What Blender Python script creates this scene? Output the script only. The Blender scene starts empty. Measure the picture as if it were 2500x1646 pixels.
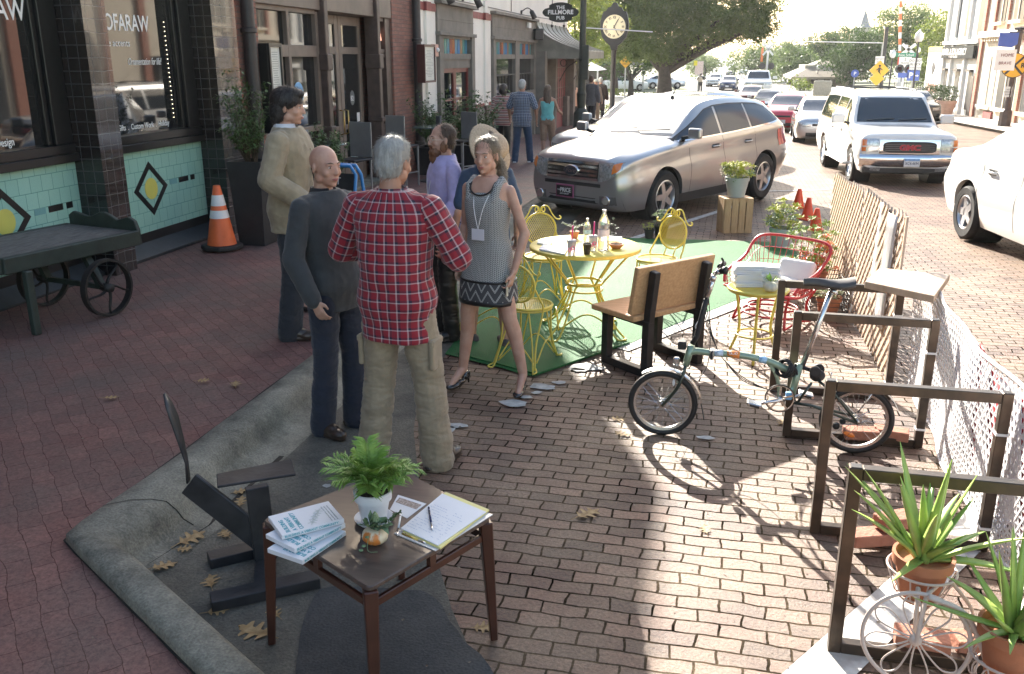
import bpy,bmesh,math,random
import numpy as np
from math import sin,cos,pi,radians,sqrt,atan2
from mathutils import Vector,Matrix,Euler,noise
S = bpy.context.scene
COL = S.collection
# ---- camera
cd = bpy.data.cameras.new('camera'); cam = bpy.data.objects.new('camera', cd); COL.objects.link(cam); S.camera = cam
CH = 2.25; FPX = 2200.0; PW,PH = 2500.0,1646.0
cd.sensor_width = 36; cd.lens = FPX/PW*36; cd.clip_start = .05; cd.clip_end = 6000
cam.location = (0,0,CH); cam.rotation_euler = (radians(90-17.25),0,radians(12.25))
# ---- sky and sun
SUN_EL = radians(26); SUN_DIR = Vector((-.385*cos(SUN_EL),.923*cos(SUN_EL),sin(SUN_EL)))   # towards the sun
W = bpy.data.worlds.new('World'); S.world = W; W.use_nodes = True
nt = W.node_tree; nt.nodes.clear()
sk = nt.nodes.new('ShaderNodeTexSky'); sk.sky_type = 'NISHITA'; sk.sun_disc = False
sk.sun_elevation = SUN_EL; sk.sun_rotation = atan2(SUN_DIR.x,SUN_DIR.y); sk.air_density = 1.2; sk.dust_density = 2.0; sk.ozone_density = .3
bg = nt.nodes.new('ShaderNodeBackground'); bg.inputs['Strength'].default_value = .088
wo = nt.nodes.new('ShaderNodeOutputWorld')
nt.links.new(sk.outputs[0],bg.inputs[0]); nt.links.new(bg.outputs[0],wo.inputs[0])
sl = bpy.data.lights.new('sun', 'SUN'); sl.energy = 5.0; sl.angle = radians(.5); sl.color = (1, .93, .82)
so = bpy.data.objects.new('sun', sl); COL.objects.link(so); so.rotation_euler = SUN_DIR.to_track_quat('Z', 'Y').to_euler()
S.view_settings.view_transform = 'Standard'; S.view_settings.look = 'None'; S.view_settings.exposure = 2.05; S.view_settings.gamma = 1
S.cycles.max_bounces = 6; S.cycles.diffuse_bounces = 3; S.cycles.glossy_bounces = 3; S.cycles.transparent_max_bounces = 12; S.cycles.transmission_bounces = 4
S.cycles.caustics_reflective = False; S.cycles.caustics_refractive = False; S.cycles.sample_clamp_indirect = 8
S.render.film_transparent = False
# ---- ground height and pixel -> ground point helpers
def zg(Y): return -.02*(min(max(Y,9.),60.)-9.)
CM = cam.rotation_euler.to_matrix()
def ray(x,y):
 return CM @ Vector(((x*1.0504-PW/2)/FPX,-(y*1.0504-PH/2)/FPX,-1))
def G(x,y,h=0.):
 d = ray(x,y); z = h
 for _ in range(60):
  t = (z-CH)/d.z; z = .5*z+.5*(zg(d.y*t)+h)
 return Vector((d.x*t,d.y*t,CH+d.z*t))
def AX(x,y,X):
 d = ray(x,y); t = X/d.x; return Vector((X,d.y*t,CH+d.z*t))
def AY(x,y,Y):
 d = ray(x,y); t = Y/d.y; return Vector((d.x*t,Y,CH+d.z*t))
def on(X,Y,h=0.): return Vector((X,Y,zg(Y)+h))
# ---- materials
MATS = {}
def M(name, col=(.5, .5, .5), r=.6, m=0., var=.12, sc=8., bump=.0, bsc=40., coat=0., spec=.5, col2=None, stretch=(1, 1, 1), trans=0., emi=None, detail=4, sss=0., coord='Object', sheen=0., alpha=1.):
 if name in MATS: return MATS[name]
 mt = bpy.data.materials.new(name); mt.use_nodes = True; MATS[name] = mt
 n = mt.node_tree; L = n.links; b = n.nodes['Principled BSDF']
 b.inputs['Roughness'].default_value = r; b.inputs['Metallic'].default_value = m
 b.inputs['Specular IOR Level'].default_value = spec; b.inputs['Coat Weight'].default_value = coat
 b.inputs['Transmission Weight'].default_value = trans; b.inputs['Coat Roughness'].default_value = .05
 if sss: b.inputs['Subsurface Weight'].default_value = sss; b.inputs['Subsurface Radius'].default_value = (.02, .008, .004)
 if sheen: b.inputs['Sheen Weight'].default_value = sheen
 if alpha < 1: b.inputs['Alpha'].default_value = alpha
 if emi: b.inputs['Emission Color'].default_value = (*emi[:3], 1); b.inputs['Emission Strength'].default_value = emi[3]
 c = (*col,1)
 if var or col2 or bump:
  tc = n.nodes.new('ShaderNodeTexCoord'); mp = n.nodes.new('ShaderNodeMapping'); mp.inputs['Scale'].default_value = stretch
  L.new(tc.outputs[coord],mp.inputs[0])
 if var or col2:
  t = n.nodes.new('ShaderNodeTexNoise'); t.inputs['Scale'].default_value = sc; t.inputs['Detail'].default_value = detail; L.new(mp.outputs[0], t.inputs[0])
  cr = n.nodes.new('ShaderNodeValToRGB'); e = cr.color_ramp.elements
  e[0].position = .3; e[1].position = .7
  c2 = col2 or tuple(min(1,v*(1+var)) for v in col); c1 = col if col2 else tuple(v*(1-var) for v in col)
  e[0].color = (*c1,1); e[1].color = (*c2,1)
  L.new(t.outputs[0], cr.inputs[0]); L.new(cr.outputs[0], b.inputs['Base Color'])
 else: b.inputs['Base Color'].default_value = c
 if bump:
  t2 = n.nodes.new('ShaderNodeTexNoise'); t2.inputs['Scale'].default_value = bsc; t2.inputs['Detail'].default_value = 3; L.new(mp.outputs[0], t2.inputs[0])
  bp = n.nodes.new('ShaderNodeBump'); bp.inputs['Strength'].default_value = min(1, bump); bp.inputs['Distance'].default_value = .01*max(1, bump)
  L.new(t2.outputs[0], bp.inputs['Height']); L.new(bp.outputs[0], b.inputs['Normal'])
 return mt
def node_mat(name):
 mt = bpy.data.materials.new(name); mt.use_nodes = True; MATS[name] = mt
 return mt, mt.node_tree, mt.node_tree.links, mt.node_tree.nodes['Principled BSDF']
def ramp(n,stops):
 cr = n.nodes.new('ShaderNodeValToRGB'); e = cr.color_ramp.elements
 while len(e) < len(stops): e.new(.5)
 for k,(p,c) in enumerate(stops): e[k].position = p; e[k].color = (*c,1)
 return cr
def bricks(name, c1, c2, mortar, bw, bh, ms=.006, axes='XY', rot=0., off=.5, rough=.8, bump=.6, dirt=(.5, .5, .5), dirt_amt=.3, dsc=.6, wobble=.012, coat=0., bias=0., patch=None, spec=.4, fa=(.55, 1.45), fs=60):
 if name in MATS: return MATS[name]
 mt,n,L,b = node_mat(name)
 tc = n.nodes.new('ShaderNodeTexCoord'); sx = n.nodes.new('ShaderNodeSeparateXYZ'); L.new(tc.outputs['Object'], sx.inputs[0])
 cx = n.nodes.new('ShaderNodeCombineXYZ')
 L.new(sx.outputs['XYZ'.index(axes[0])], cx.inputs[0]); L.new(sx.outputs['XYZ'.index(axes[1])], cx.inputs[1])
 mp = n.nodes.new('ShaderNodeMapping'); mp.inputs['Rotation'].default_value = (0, 0, rot); L.new(cx.outputs[0], mp.inputs[0])
 nz = n.nodes.new('ShaderNodeTexNoise'); nz.inputs['Scale'].default_value = 5; nz.inputs['Detail'].default_value = 3; L.new(mp.outputs[0], nz.inputs[0])
 ad = n.nodes.new('ShaderNodeMixRGB'); ad.blend_type = 'LINEAR_LIGHT'; ad.inputs[0].default_value = wobble; L.new(mp.outputs[0], ad.inputs[1]); L.new(nz.outputs['Color'], ad.inputs[2])
 br = n.nodes.new('ShaderNodeTexBrick'); L.new(ad.outputs[0], br.inputs[0]); br.offset = off
 for k, v in (('Color1', (*c1, 1)), ('Color2', (*c2, 1)), ('Mortar', (*mortar, 1))): br.inputs[k].default_value = v
 br.inputs['Scale'].default_value = 1; br.inputs['Brick Width'].default_value = bw; br.inputs['Row Height'].default_value = bh
 br.inputs['Mortar Size'].default_value = ms; br.inputs['Mortar Smooth'].default_value = .35; br.inputs['Bias'].default_value = bias
 dn = n.nodes.new('ShaderNodeTexNoise'); dn.inputs['Scale'].default_value = dsc; dn.inputs['Detail'].default_value = 8; dn.inputs['Roughness'].default_value = .65; L.new(tc.outputs['Object'], dn.inputs[0])
 dr = ramp(n,[(.38,(0,0,0)),(.68,(dirt_amt,)*3)]); L.new(dn.outputs[0],dr.inputs[0])
 mx = n.nodes.new('ShaderNodeMixRGB'); L.new(dr.outputs[0], mx.inputs[0]); L.new(br.outputs[0], mx.inputs[1]); mx.inputs[2].default_value = (*dirt, 1)
 fn = n.nodes.new('ShaderNodeTexNoise'); fn.inputs['Scale'].default_value = fs; fn.inputs['Detail'].default_value = 6; fn.inputs['Roughness'].default_value = .75; L.new(tc.outputs['Object'], fn.inputs[0])
 fr = ramp(n,[(.32,(fa[0],)*3),(.68,(fa[1],)*3)]); L.new(fn.outputs[0],fr.inputs[0])
 sp_ = n.nodes.new('ShaderNodeMapRange'); sp_.inputs['To Min'].default_value = spec; sp_.inputs['To Max'].default_value = 0; L.new(br.outputs['Fac'], sp_.inputs[0])
 m2 = n.nodes.new('ShaderNodeMixRGB'); m2.blend_type = 'MULTIPLY'; m2.inputs[0].default_value = 1; L.new(mx.outputs[0], m2.inputs[1]); L.new(fr.outputs[0], m2.inputs[2])
 L.new(m2.outputs[0], b.inputs['Base Color']); b.inputs['Roughness'].default_value = rough; b.inputs['Coat Weight'].default_value = coat; L.new(sp_.outputs[0], b.inputs['Specular IOR Level'])
 if bump:
  ma = n.nodes.new('ShaderNodeMath'); ma.operation = 'MULTIPLY_ADD'; ma.inputs[1].default_value = -.8; L.new(br.outputs['Fac'], ma.inputs[0]); L.new(fn.outputs[0], ma.inputs[2])
  bp = n.nodes.new('ShaderNodeBump'); bp.inputs['Strength'].default_value = bump; bp.inputs['Distance'].default_value = .008
  L.new(ma.outputs[0], bp.inputs['Height']); L.new(bp.outputs[0], b.inputs['Normal'])
 return mt
# ---- mesh builder
def frame(d,up=Vector((0,0,1))):
 d = Vector(d).normalized()
 if abs(d.dot(up)) > .98: up = Vector((1,0,0))
 a = up.cross(d).normalized(); return a,d.cross(a).normalized()
class MB:
 def __init__(s): s.v = []; s.f = []; s.mi = []; s.cur = 0
 def add(s,vs,fs):
  o = len(s.v); s.v += [tuple(p) for p in vs]; s.f += [tuple(i+o for i in f) for f in fs]; s.mi += [s.cur]*len(fs); return s
 def box(s,c,d,rz=0.,rot=None):
  R = rot if rot is not None else Matrix.Rotation(rz, 3, 'Z'); c = Vector(c)
  vs = [c+R@Vector((x*d[0]/2,y*d[1]/2,z*d[2]/2)) for z in (-1,1) for x,y in ((-1,-1),(1,-1),(1,1),(-1,1))]
  return s.add(vs,[(3,2,1,0),(4,5,6,7),(0,1,5,4),(1,2,6,5),(2,3,7,6),(3,0,4,7)])
 def bb(s,a,b):
  return s.box([(p+q)/2 for p,q in zip(a,b)],[abs(q-p) for p,q in zip(a,b)])
 def bar(s,p,q,w,h,up=Vector((0,0,1))):     # rectangular bar from p to q,w across,h along up
  p,q = Vector(p),Vector(q); a,b = frame(q-p,up)
  vs = [e+a*x*w/2+b*y*h/2 for e in (p,q) for x,y in ((-1,-1),(1,-1),(1,1),(-1,1))]
  return s.add(vs,[(3,2,1,0),(4,5,6,7),(0,1,5,4),(1,2,6,5),(2,3,7,6),(3,0,4,7)])
 def tube(s,pts,r,n=8,closed=False,sq=1.):
  pts = [Vector(p) for p in pts]; N = len(pts); rs = r if hasattr(r, '__len__') else [r]*N
  vs = []; pa = None
  for i,p in enumerate(pts):
   if closed: d = pts[(i+1) % N]-pts[i-1]
   else: d = pts[min(i+1,N-1)]-pts[max(i-1,0)]
   if d.length < 1e-9: d = Vector((0,0,1))
   d.normalize()
   if pa is None: a,_ = frame(d)
   else:
    a = pa-d*pa.dot(d)
    if a.length < 1e-6: a,_ = frame(d)
    a.normalize()
   pa = a; b = d.cross(a)
   vs += [p+(a*cos(2*pi*k/n)+b*sin(2*pi*k/n)*sq)*rs[i] for k in range(n)]
  fs = []
  for i in range(N if closed else N-1):
   j = (i+1) % N
   fs += [(i*n+k,i*n+(k+1) % n,j*n+(k+1) % n,j*n+k) for k in range(n)]
  if not closed: fs += [tuple(range(n))[::-1],tuple((N-1)*n+k for k in range(n))]
  return s.add(vs,fs)
 def ring(s,c,R,r,ax=(0,0,1),n=32,m=6,R2=None):
  a,b = frame(ax); c = Vector(c); R2 = R2 or R
  return s.tube([c+a*R*cos(2*pi*k/n)+b*R2*sin(2*pi*k/n) for k in range(n)],r,m,True)
 def lathe(s,prof,n=24,c=(0,0,0),ax=(0,0,1),cap=True,sq=1.):
  c = Vector(c); d = Vector(ax).normalized(); a,b = frame(d)
  vs = [c+d*z+(a*cos(2*pi*k/n)+b*sin(2*pi*k/n)*sq)*r for r,z in prof for k in range(n)]
  N = len(prof); fs = [(i*n+k,i*n+(k+1) % n,(i+1)*n+(k+1) % n,(i+1)*n+k) for i in range(N-1) for k in range(n)]
  if cap: fs += [tuple(range(n))[::-1],tuple((N-1)*n+k for k in range(n))]
  return s.add(vs,fs)
 def prism(s,poly,h,o=(0,0,0),u=(1,0,0),v=(0,1,0)):   # poly in the plane (u,v),extruded h along u x v
  o,u,v = Vector(o),Vector(u),Vector(v); w = u.cross(v).normalized()*h; n = len(poly)
  vs = [o+u*a+v*b for a,b in poly]+[o+u*a+v*b+w for a,b in poly]
  return s.add(vs,[tuple(range(n))[::-1],tuple(range(n,2*n))]+[(k,(k+1) % n,n+(k+1) % n,n+k) for k in range(n)])
 def sphere(s,c,r,n=12,m=8,rot=None):
  r = r if hasattr(r, '__len__') else (r, r, r); c = Vector(c); vs = []; fs = []
  for i in range(m+1):
   t = pi*i/m
   for k in range(n):
    p = Vector((r[0]*sin(t)*cos(2*pi*k/n),r[1]*sin(t)*sin(2*pi*k/n),r[2]*cos(t)))
    vs.append(c+(rot@p if rot is not None else p))
  for i in range(m): fs += [(i*n+k,(i+1)*n+k,(i+1)*n+(k+1) % n,i*n+(k+1) % n) for k in range(n)]
  return s.add(vs,fs)
 def grid(s,rows,close=False):
  n = len(rows[0]); vs = [p for r in rows for p in r]; fs = []
  for i in range(len(rows)-1):
   for k in range(n if close else n-1): fs.append((i*n+k,i*n+(k+1) % n,(i+1)*n+(k+1) % n,(i+1)*n+k))
  return s.add(vs,fs)
 def quad(s,a,b,c,d): return s.add([a,b,c,d],[(0,1,2,3)])
 def split(s,name,mat,parent=None,smooth=False, **k):      # every connected piece becomes an object of its own
  p = list(range(len(s.v)))
  def fd(i):
   while p[i] != i: p[i] = p[p[i]]; i = p[i]
   return i
  for f in s.f:
   for q in f[1:]: p[fd(q)] = fd(f[0])
  g = {}
  for f in s.f: g.setdefault(fd(f[0]),[]).append(f)
  for fs in g.values():
   ids = sorted({i for f in fs for i in f}); mp = {i: j for j,i in enumerate(ids)}; m = MB(); m.add([s.v[i] for i in ids],[tuple(mp[i] for i in f) for f in fs]); m.build(name,mat,parent,smooth, **k)
 def build(s,name,mat,parent=None,smooth=False,bevel=0.,bseg=1,solid=0.,xf=None):
  me = bpy.data.meshes.new(name); vs = s.v if xf is None else [tuple(xf@Vector(p)) for p in s.v]
  me.from_pydata(vs,[],s.f)
  mats = mat if isinstance(mat,(list,tuple)) else [mat]
  for m_ in mats: me.materials.append(m_)
  if len(mats) > 1: me.polygons.foreach_set('material_index', s.mi)
  if smooth:
   me.polygons.foreach_set('use_smooth', [True]*len(me.polygons))
   if smooth is not True: me.set_sharp_from_angle(angle=radians(smooth))
  me.validate(); me.update()
  o = bpy.data.objects.new(name,me); COL.objects.link(o); adopt(o,parent)
  if solid: md = o.modifiers.new('solid', 'SOLIDIFY'); md.thickness = solid; md.offset = 0
  if bevel: md = o.modifiers.new('bevel', 'BEVEL'); md.width = bevel; md.segments = bseg; md.limit_method = 'ANGLE'; md.angle_limit = radians(40)
  return o
def adopt(o,parent):
 if parent is not None:
  o.parent = parent
  if parent.parent is None: o.matrix_parent_inverse = parent.matrix_basis.inverted()
def tag(o,label,cat,group=None):
 o['label'] = label; o['category'] = cat
 if group: o['group'] = group
 return o
def thing(name,label,cat,loc=(0,0,0),rz=0.,group=None):
 o = bpy.data.objects.new(name,None); COL.objects.link(o); o.location = loc; o.rotation_euler = (0,0,rz); o.empty_display_size = .1
 return tag(o,label,cat,group)
def struct(o, kind='structure'): o['kind'] = kind; return o
def place(o,loc,rz=0.,s=1.): o.location = loc; o.rotation_euler = (0,0,rz); o.scale = (s,s,s); return o
def dup(r,loc,rz=0.,label=None,s=None):
 m = {}
 kids = [r]+list(r.children_recursive)
 for k in kids:
  c = k.copy(); COL.objects.link(c); m[k] = c
 for k in kids:
  if k.parent in m: m[k].parent = m[k.parent]; m[k].matrix_parent_inverse = k.matrix_parent_inverse
 c = m[r]; c.location = loc; c.rotation_euler = (0,0,rz)
 if s: c.scale = (s,s,s)
 if label: c['label'] = label
 return c
def to_mesh(o,name,mat,parent,smooth=False):      # freeze modifiers / curves into a plain mesh object
 dg = bpy.context.evaluated_depsgraph_get(); me = bpy.data.meshes.new_from_object(o.evaluated_get(dg)); bpy.data.objects.remove(o)
 me.name = name; me.materials.clear()
 for m_ in (mat if isinstance(mat,(list,tuple)) else [mat]): me.materials.append(m_)
 if smooth: me.polygons.foreach_set('use_smooth', [True]*len(me.polygons))
 n = bpy.data.objects.new(name,me); COL.objects.link(n); adopt(n,parent); return n
def txt(s, size, mat, parent, o, u, v, name='lettering', ext=.001, align='LEFT', bold=0., sx=1., shear=0., sp=1.):
 c = bpy.data.curves.new('t', 'FONT'); c.body = s; c.size = size; c.extrude = ext; c.align_x = align; c.offset = bold*size; c.shear = shear; c.space_character = sp; c.resolution_u = 3
 t = bpy.data.objects.new('t', c); COL.objects.link(t)
 n = to_mesh(t,name,mat,parent); u = Vector(u).normalized(); v = Vector(v).normalized(); w = u.cross(v)
 X = Matrix(((u.x*sx,v.x,w.x,o[0]),(u.y*sx,v.y,w.y,o[1]),(u.z*sx,v.z,w.z,o[2]),(0,0,0,1)))
 n.data.transform(X); return n
def poly_fill(mb,pts,h=None):    # n-gon sheet
 return mb.add(pts,[tuple(range(len(pts)))])
def rnd(a,b): return random.uniform(a,b)
def smoothpts(pts,n=6,closed=False):    # Catmull-Rom through points
 P = [Vector(p) for p in pts]; N = len(P); out = []
 for i in range(N if closed else N-1):
  p0 = P[(i-1) % N] if (closed or i > 0) else P[0]*2-P[1]; p1 = P[i]; p2 = P[(i+1) % N]
  p3 = P[(i+2) % N] if (closed or i+2 < N) else P[-1]*2-P[-2]
  for k in range(n):
   t = k/n; out.append(.5*((2*p1)+(p2-p0)*t+(2*p0-5*p1+4*p2-p3)*t*t+(3*p1-p0-3*p2+p3)*t**3))
 if not closed: out.append(P[-1])
 return out
random.seed(7)
GLASS = M('dark_shop_glass', (.012, .014, .016), .03, 0, 0, bump=.012, bsc=1.3, spec=.9)
# ================= setting: ground,street,pavements =================
YS = [-8,-4,0,2,3,4,5,6,8,10,13,16,20,25,30,40,50,60,62]
STREET = bricks('street_brick', (.062, .028, .02), (.20, .105, .07), (.010, .008, .006), .185, .09, .006, 'XY', .02, dirt=(.30, .225, .15), dirt_amt=.6, dsc=1.3, wobble=.024, rough=.55, bump=1., spec=.6)
WALK = bricks('walk_brick', (.155, .068, .058), (.225, .107, .09), (.10, .05, .043), .2, .1, .0022, 'XY', radians(45), dirt=(.12, .085, .075), dirt_amt=.95, dsc=1.3, wobble=.03, rough=.6, bump=.25)
def conc(name,c1,c2,sc=3,bump=.5,c3=(.05,.05,.055)):
 mt, n, L, b = node_mat(name); tc = n.nodes.new('ShaderNodeTexCoord')
 a = n.nodes.new('ShaderNodeTexNoise'); a.inputs['Scale'].default_value = sc; a.inputs['Detail'].default_value = 9; a.inputs['Roughness'].default_value = .7; L.new(tc.outputs['Object'], a.inputs[0])
 cr = ramp(n,[(.3,c3),(.45,c1),(.68,c2)]); L.new(a.outputs[0],cr.inputs[0])
 f = n.nodes.new('ShaderNodeTexNoise'); f.inputs['Scale'].default_value = 90; f.inputs['Detail'].default_value = 4; L.new(tc.outputs['Object'], f.inputs[0])
 fr = ramp(n,[(.3,(.7,)*3),(.7,(1.25,)*3)]); L.new(f.outputs[0],fr.inputs[0])
 m2 = n.nodes.new('ShaderNodeMixRGB'); m2.blend_type = 'MULTIPLY'; m2.inputs[0].default_value = 1; L.new(cr.outputs[0], m2.inputs[1]); L.new(fr.outputs[0], m2.inputs[2])
 L.new(m2.outputs[0], b.inputs['Base Color']); b.inputs['Roughness'].default_value = .85
 bp = n.nodes.new('ShaderNodeBump'); bp.inputs['Strength'].default_value = bump; bp.inputs['Distance'].default_value = .006; L.new(f.outputs[0], bp.inputs['Height']); L.new(bp.outputs[0], b.inputs['Normal'])
 return mt
CURB = conc('old_concrete', (.17, .162, .13), (.29, .275, .22), 3.6, .9, (.075, .07, .058))
GUTTER = conc('gutter_concrete', (.10, .094, .077), (.185, .172, .138), 1.5, .9, (.038, .035, .03)); TAR = conc('tar_patch_mat', (.045, .047, .049), (.078, .078, .076), 2, .7, (.028, .03, .033))
PAVE = conc('pale_pavement', (.36, .34, .31), (.5, .47, .43), 1, .2, (.3, .28, .26))
ASPH = conc('asphalt', (.16, .155, .15), (.24, .235, .225), 1, .2, (.12, .12, .12))
DIRT = M('far_ground', (.09, .12, .05), .9, var=0, col2=(.26, .25, .17), sc=.05)
def sheet(name,rows,mat,h=0.,smooth=False):   # rows: (Y,[x...]) every x gets ground height + h
 mb = MB(); mb.grid([[(x,y,zg(y)+h) for x in xs] for y,xs in rows]); o = mb.build(name,mat,None,smooth); return struct(o)
far_y = [-60,-8,3,60,150,400,1500]
sheet('ground', [(y, [-1500, -60, 60, 1500]) for y in far_y], DIRT, -.04)
sheet('brick_street', [(y, [-3.2, 11.5]) for y in YS], STREET)
sheet('far_road', [(y, [-2.8, 11.]) for y in (62, 90, 150, 300, 700, 1450)], ASPH, .004)
C2E = G(450,1563,.14); C2I = G(618,1563,.19); I0 = G(280,1262,.19)
def outer_x(Y): return -2.77 if Y >= 3.13 else -2.77+(3.13-Y)*(C2E.x+2.77)/(3.13-C2E.y)
sheet('brick_sidewalk', [(y, [-9, outer_x(y)]) for y in [-8, -3, 0, 2, 2.7, 3.13, 4, 5, 7, 10, 14, 18, 22, 26, 30, 35, 40, 45]], WALK, .14)
sheet('plaza_pavement', [(y, [-40, -2.6]) for y in (45, 52, 60, 75, 90)], PAVE, .03)
sheet('far_pavement', [(y, [11., 34]) for y in (-8, 3, 20, 40, 60, 80, 110)], PAVE, .13)
mb = MB()
mb.grid([[(11.3, y, zg(y)-.02), (11.3, y, zg(y)+.134), (11.5, y, zg(y)+.134)] for y in (-8, 3, 20, 40, 60, 110)]); struct(mb.build('far_curb', PAVE))
# rolled curb: swept along the sidewalk edge,round the notch corner and off to the lower right
path = [((-2.77,y),(-2.4,y)) for y in (45,35,27,22,18)]
path += [((-2.77,y),(-2.38,y)) for y in np.arange(16,3.6,-.35)]
d2 = Vector((C2E.x+2.77,C2E.y-3.13))
corner = [((-2.77,3.4),(-2.37,3.6)),((-2.772,3.25),(I0.x-.02,I0.y+.10)),((-2.76,3.13),(I0.x,I0.y))]
path += corner
for t in np.linspace(.12,2.2,26):
 a = Vector((-2.77,3.13))+d2*t; e = Vector((C2I.x-I0.x,C2I.y-I0.y)); b_ = Vector((I0.x,I0.y))+e*t
 path.append((tuple(a),tuple(b_)))
prof = [(-.02,.0),(0,.135),(.03,.165),(.3,.176),(.46,.168),(.54,.14),(.60,.07),(.66,.035),(.80,.016),(1.,.010),(1.15,.007)]
rows = []
prof2 = [(-.02,.0),(0,.15),(.03,.19),(.3,.205),(.6,.205),(.86,.20),(1.0,.18),(1.06,.10),(1.10,.03),(1.3,.014),(1.5,.008)]
for pi_,(a,b_) in enumerate(path):
 r = []; wk = max(0,min(1,(pi_-(len(path)-31))/5))
 for (t,z),(t2,z2) in zip(prof,prof2):
  t = t+(t2-t)*wk; z = z+(z2-z)*wk
  x = a[0]+(b_[0]-a[0])*t; y = a[1]+(b_[1]-a[1])*t
  nz = noise.noise(Vector((x*3,y*3,0)))*.012+noise.noise(Vector((x*14,y*14,5)))*.004
  if 0 < t < 1: z += nz
  r.append((x,y,zg(y)+z))
 rows.append(r)
mb = MB(); mb.grid(rows); struct(mb.build('curb', CURB, None, True))
GRIME_SHADE = conc('joint_dirt_shade', (.018, .016, .013), (.035, .03, .024), 9, .8, (.01, .009, .008))
jm = MB()
for k in range(8,len(rows)-20,11):
 u = (Vector(rows[k+1][3])-Vector(rows[k][3])).normalized()*.0035; jm.grid([[tuple(Vector(p)-u+Vector((0,0,.0025))) for p in rows[k][:9]],[tuple(Vector(p)+u+Vector((0,0,.0025))) for p in rows[k][:9]]])
struct(jm.build('curb_joints', GRIME_SHADE))
g1,g2 = MB(),MB()  # dark strips along the curb edges: dirt, plus painted-in shade of the raised band
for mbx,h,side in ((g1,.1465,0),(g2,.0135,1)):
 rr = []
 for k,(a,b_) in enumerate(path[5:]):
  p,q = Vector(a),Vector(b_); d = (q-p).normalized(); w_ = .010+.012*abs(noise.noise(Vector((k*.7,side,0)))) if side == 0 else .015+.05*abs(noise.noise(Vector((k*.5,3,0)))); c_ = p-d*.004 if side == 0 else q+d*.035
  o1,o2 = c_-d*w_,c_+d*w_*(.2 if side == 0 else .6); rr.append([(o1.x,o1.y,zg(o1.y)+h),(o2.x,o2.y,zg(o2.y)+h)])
 mbx.grid(rr if side == 0 else rr[-32:]); struct(mbx.build('joint_dirt_shade', GRIME_SHADE))
# concrete gutter and the wedge of concrete in the corner of the stall
mb = MB()
gx = [(45,-1.95),(20,-1.95),(12,-1.95),(8,-1.95),(5.8,-1.94),(5,-1.72),(4.2,-1.42),(3.6,-1.15),(3.2,-.96),(2.82,-.74),(2.2,-.45),(1.4,-.1)]
rows = []
for y,x1 in gx:
 x0 = -2.6 if y >= 3.0 else -2.6+(3.0-y)*1.25
 rows.append([(x0+(x1-x0)*t,y,zg(y)+.005) for t in (0,.25,.5,.75,1)])
mb.grid(rows); struct(mb.build('gutter', GUTTER))
q = [G(*v) for v in ((735, 1385), (830, 1368), (930, 1375), (1000, 1385), (1060, 1470), (1150, 1610), (780, 1660), (690, 1560))]; mb = MB(); mb.add([(v.x+rnd(-.01, .01), v.y, v.z+.009) for v in smoothpts(q, 5, True)], [tuple(range(40))]); struct(mb.build('tar_patch', TAR))
# painted stall lines
PAINT = M('road_paint', (.62, .62, .6), .7, var=0, col2=(.36, .33, .31), sc=14, bump=.3, bsc=60)
def stripe(name,a,b_,w):
 d = (b_-a); d.z = 0; n_ = Vector((-d.y,d.x,0)).normalized()*w/2; N = 8; rows = []
 for i in range(N+1):
  p = a+d*i/N; rows.append([(q.x,q.y,zg(q.y)+.008) for q in (p-n_,p+n_)])
 struct(MB().grid(rows).build(name,PAINT))
a, b_ = G(1480, 553), G(1775, 459); stripe('stall_line', a+(a-b_)*.55, b_, .11)
a, b_ = G(1470, 803), G(1700, 714); stripe('stall_line', a-(b_-a)*.1, b_+(b_-a)*.5, .15)
a, b_ = G(1915, 1560), G(2240, 1255); stripe('stall_line', a+(a-b_)*.2, b_+(b_-a)*1.2, .2)
a, b_ = G(1735/1.05, 467/1.05+3), G(1790, 445); stripe('stall_line', a, b_+(b_-a)*1., .1)
PATCH = M('paint_spill', (.42, .42, .4), .8, var=.25, sc=20)
mb = MB()
for x,y,sx,sy in [(1193,940,.1,.045),(1222,926,.05,.02),(1262,902,.12,.04),(1302,892,.06,.025),(1365,856,.17,.06),(1345,862,.06,.03),(1055,992,.09,.035),(1040,1002,.05,.04),(1248,915,.04,.02),(760,1133,.03,.015),(1640,1020,.06,.02)]:
 p = G(x,y); k = 11
 mb.add([(p.x+sx*cos(2*pi*i/k)*rnd(.6,1.15),p.y+sy*1.6*sin(2*pi*i/k)*rnd(.6,1.15),zg(p.y)+.0095) for i in range(k)],[tuple(range(k))])
struct(mb.build('paint_spill', PATCH))
# fine debris: tiny chips and leaf crumbs scattered over the paving
mb = MB()
for i in range(520):
 if rnd(0,1) < .5: x,y = rnd(-6,-2.8),rnd(1.5,12); z = .144
 else: x,y = rnd(-2.2,1.2),rnd(2,9); z = .011
 if x < outer_x(y): z = .144
 elif x < -2.2 or y < 3.6 and x < -1.2: continue
 s_ = rnd(.003,.012); t = rnd(0,6.3)
 mb.add([(x+s_*cos(t+k)*rnd(.5,1.3),y+s_*sin(t+k)*rnd(.4,1),zg(y)+z+.001*k) for k in (0,1.6,3.1,4.7)],[(0,1,2,3)])
struct(mb.build('ground_litter', M('litter', (.3, .26, .2), .9, var=0, col2=(.12, .08, .05), sc=60)), 'stuff')
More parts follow.
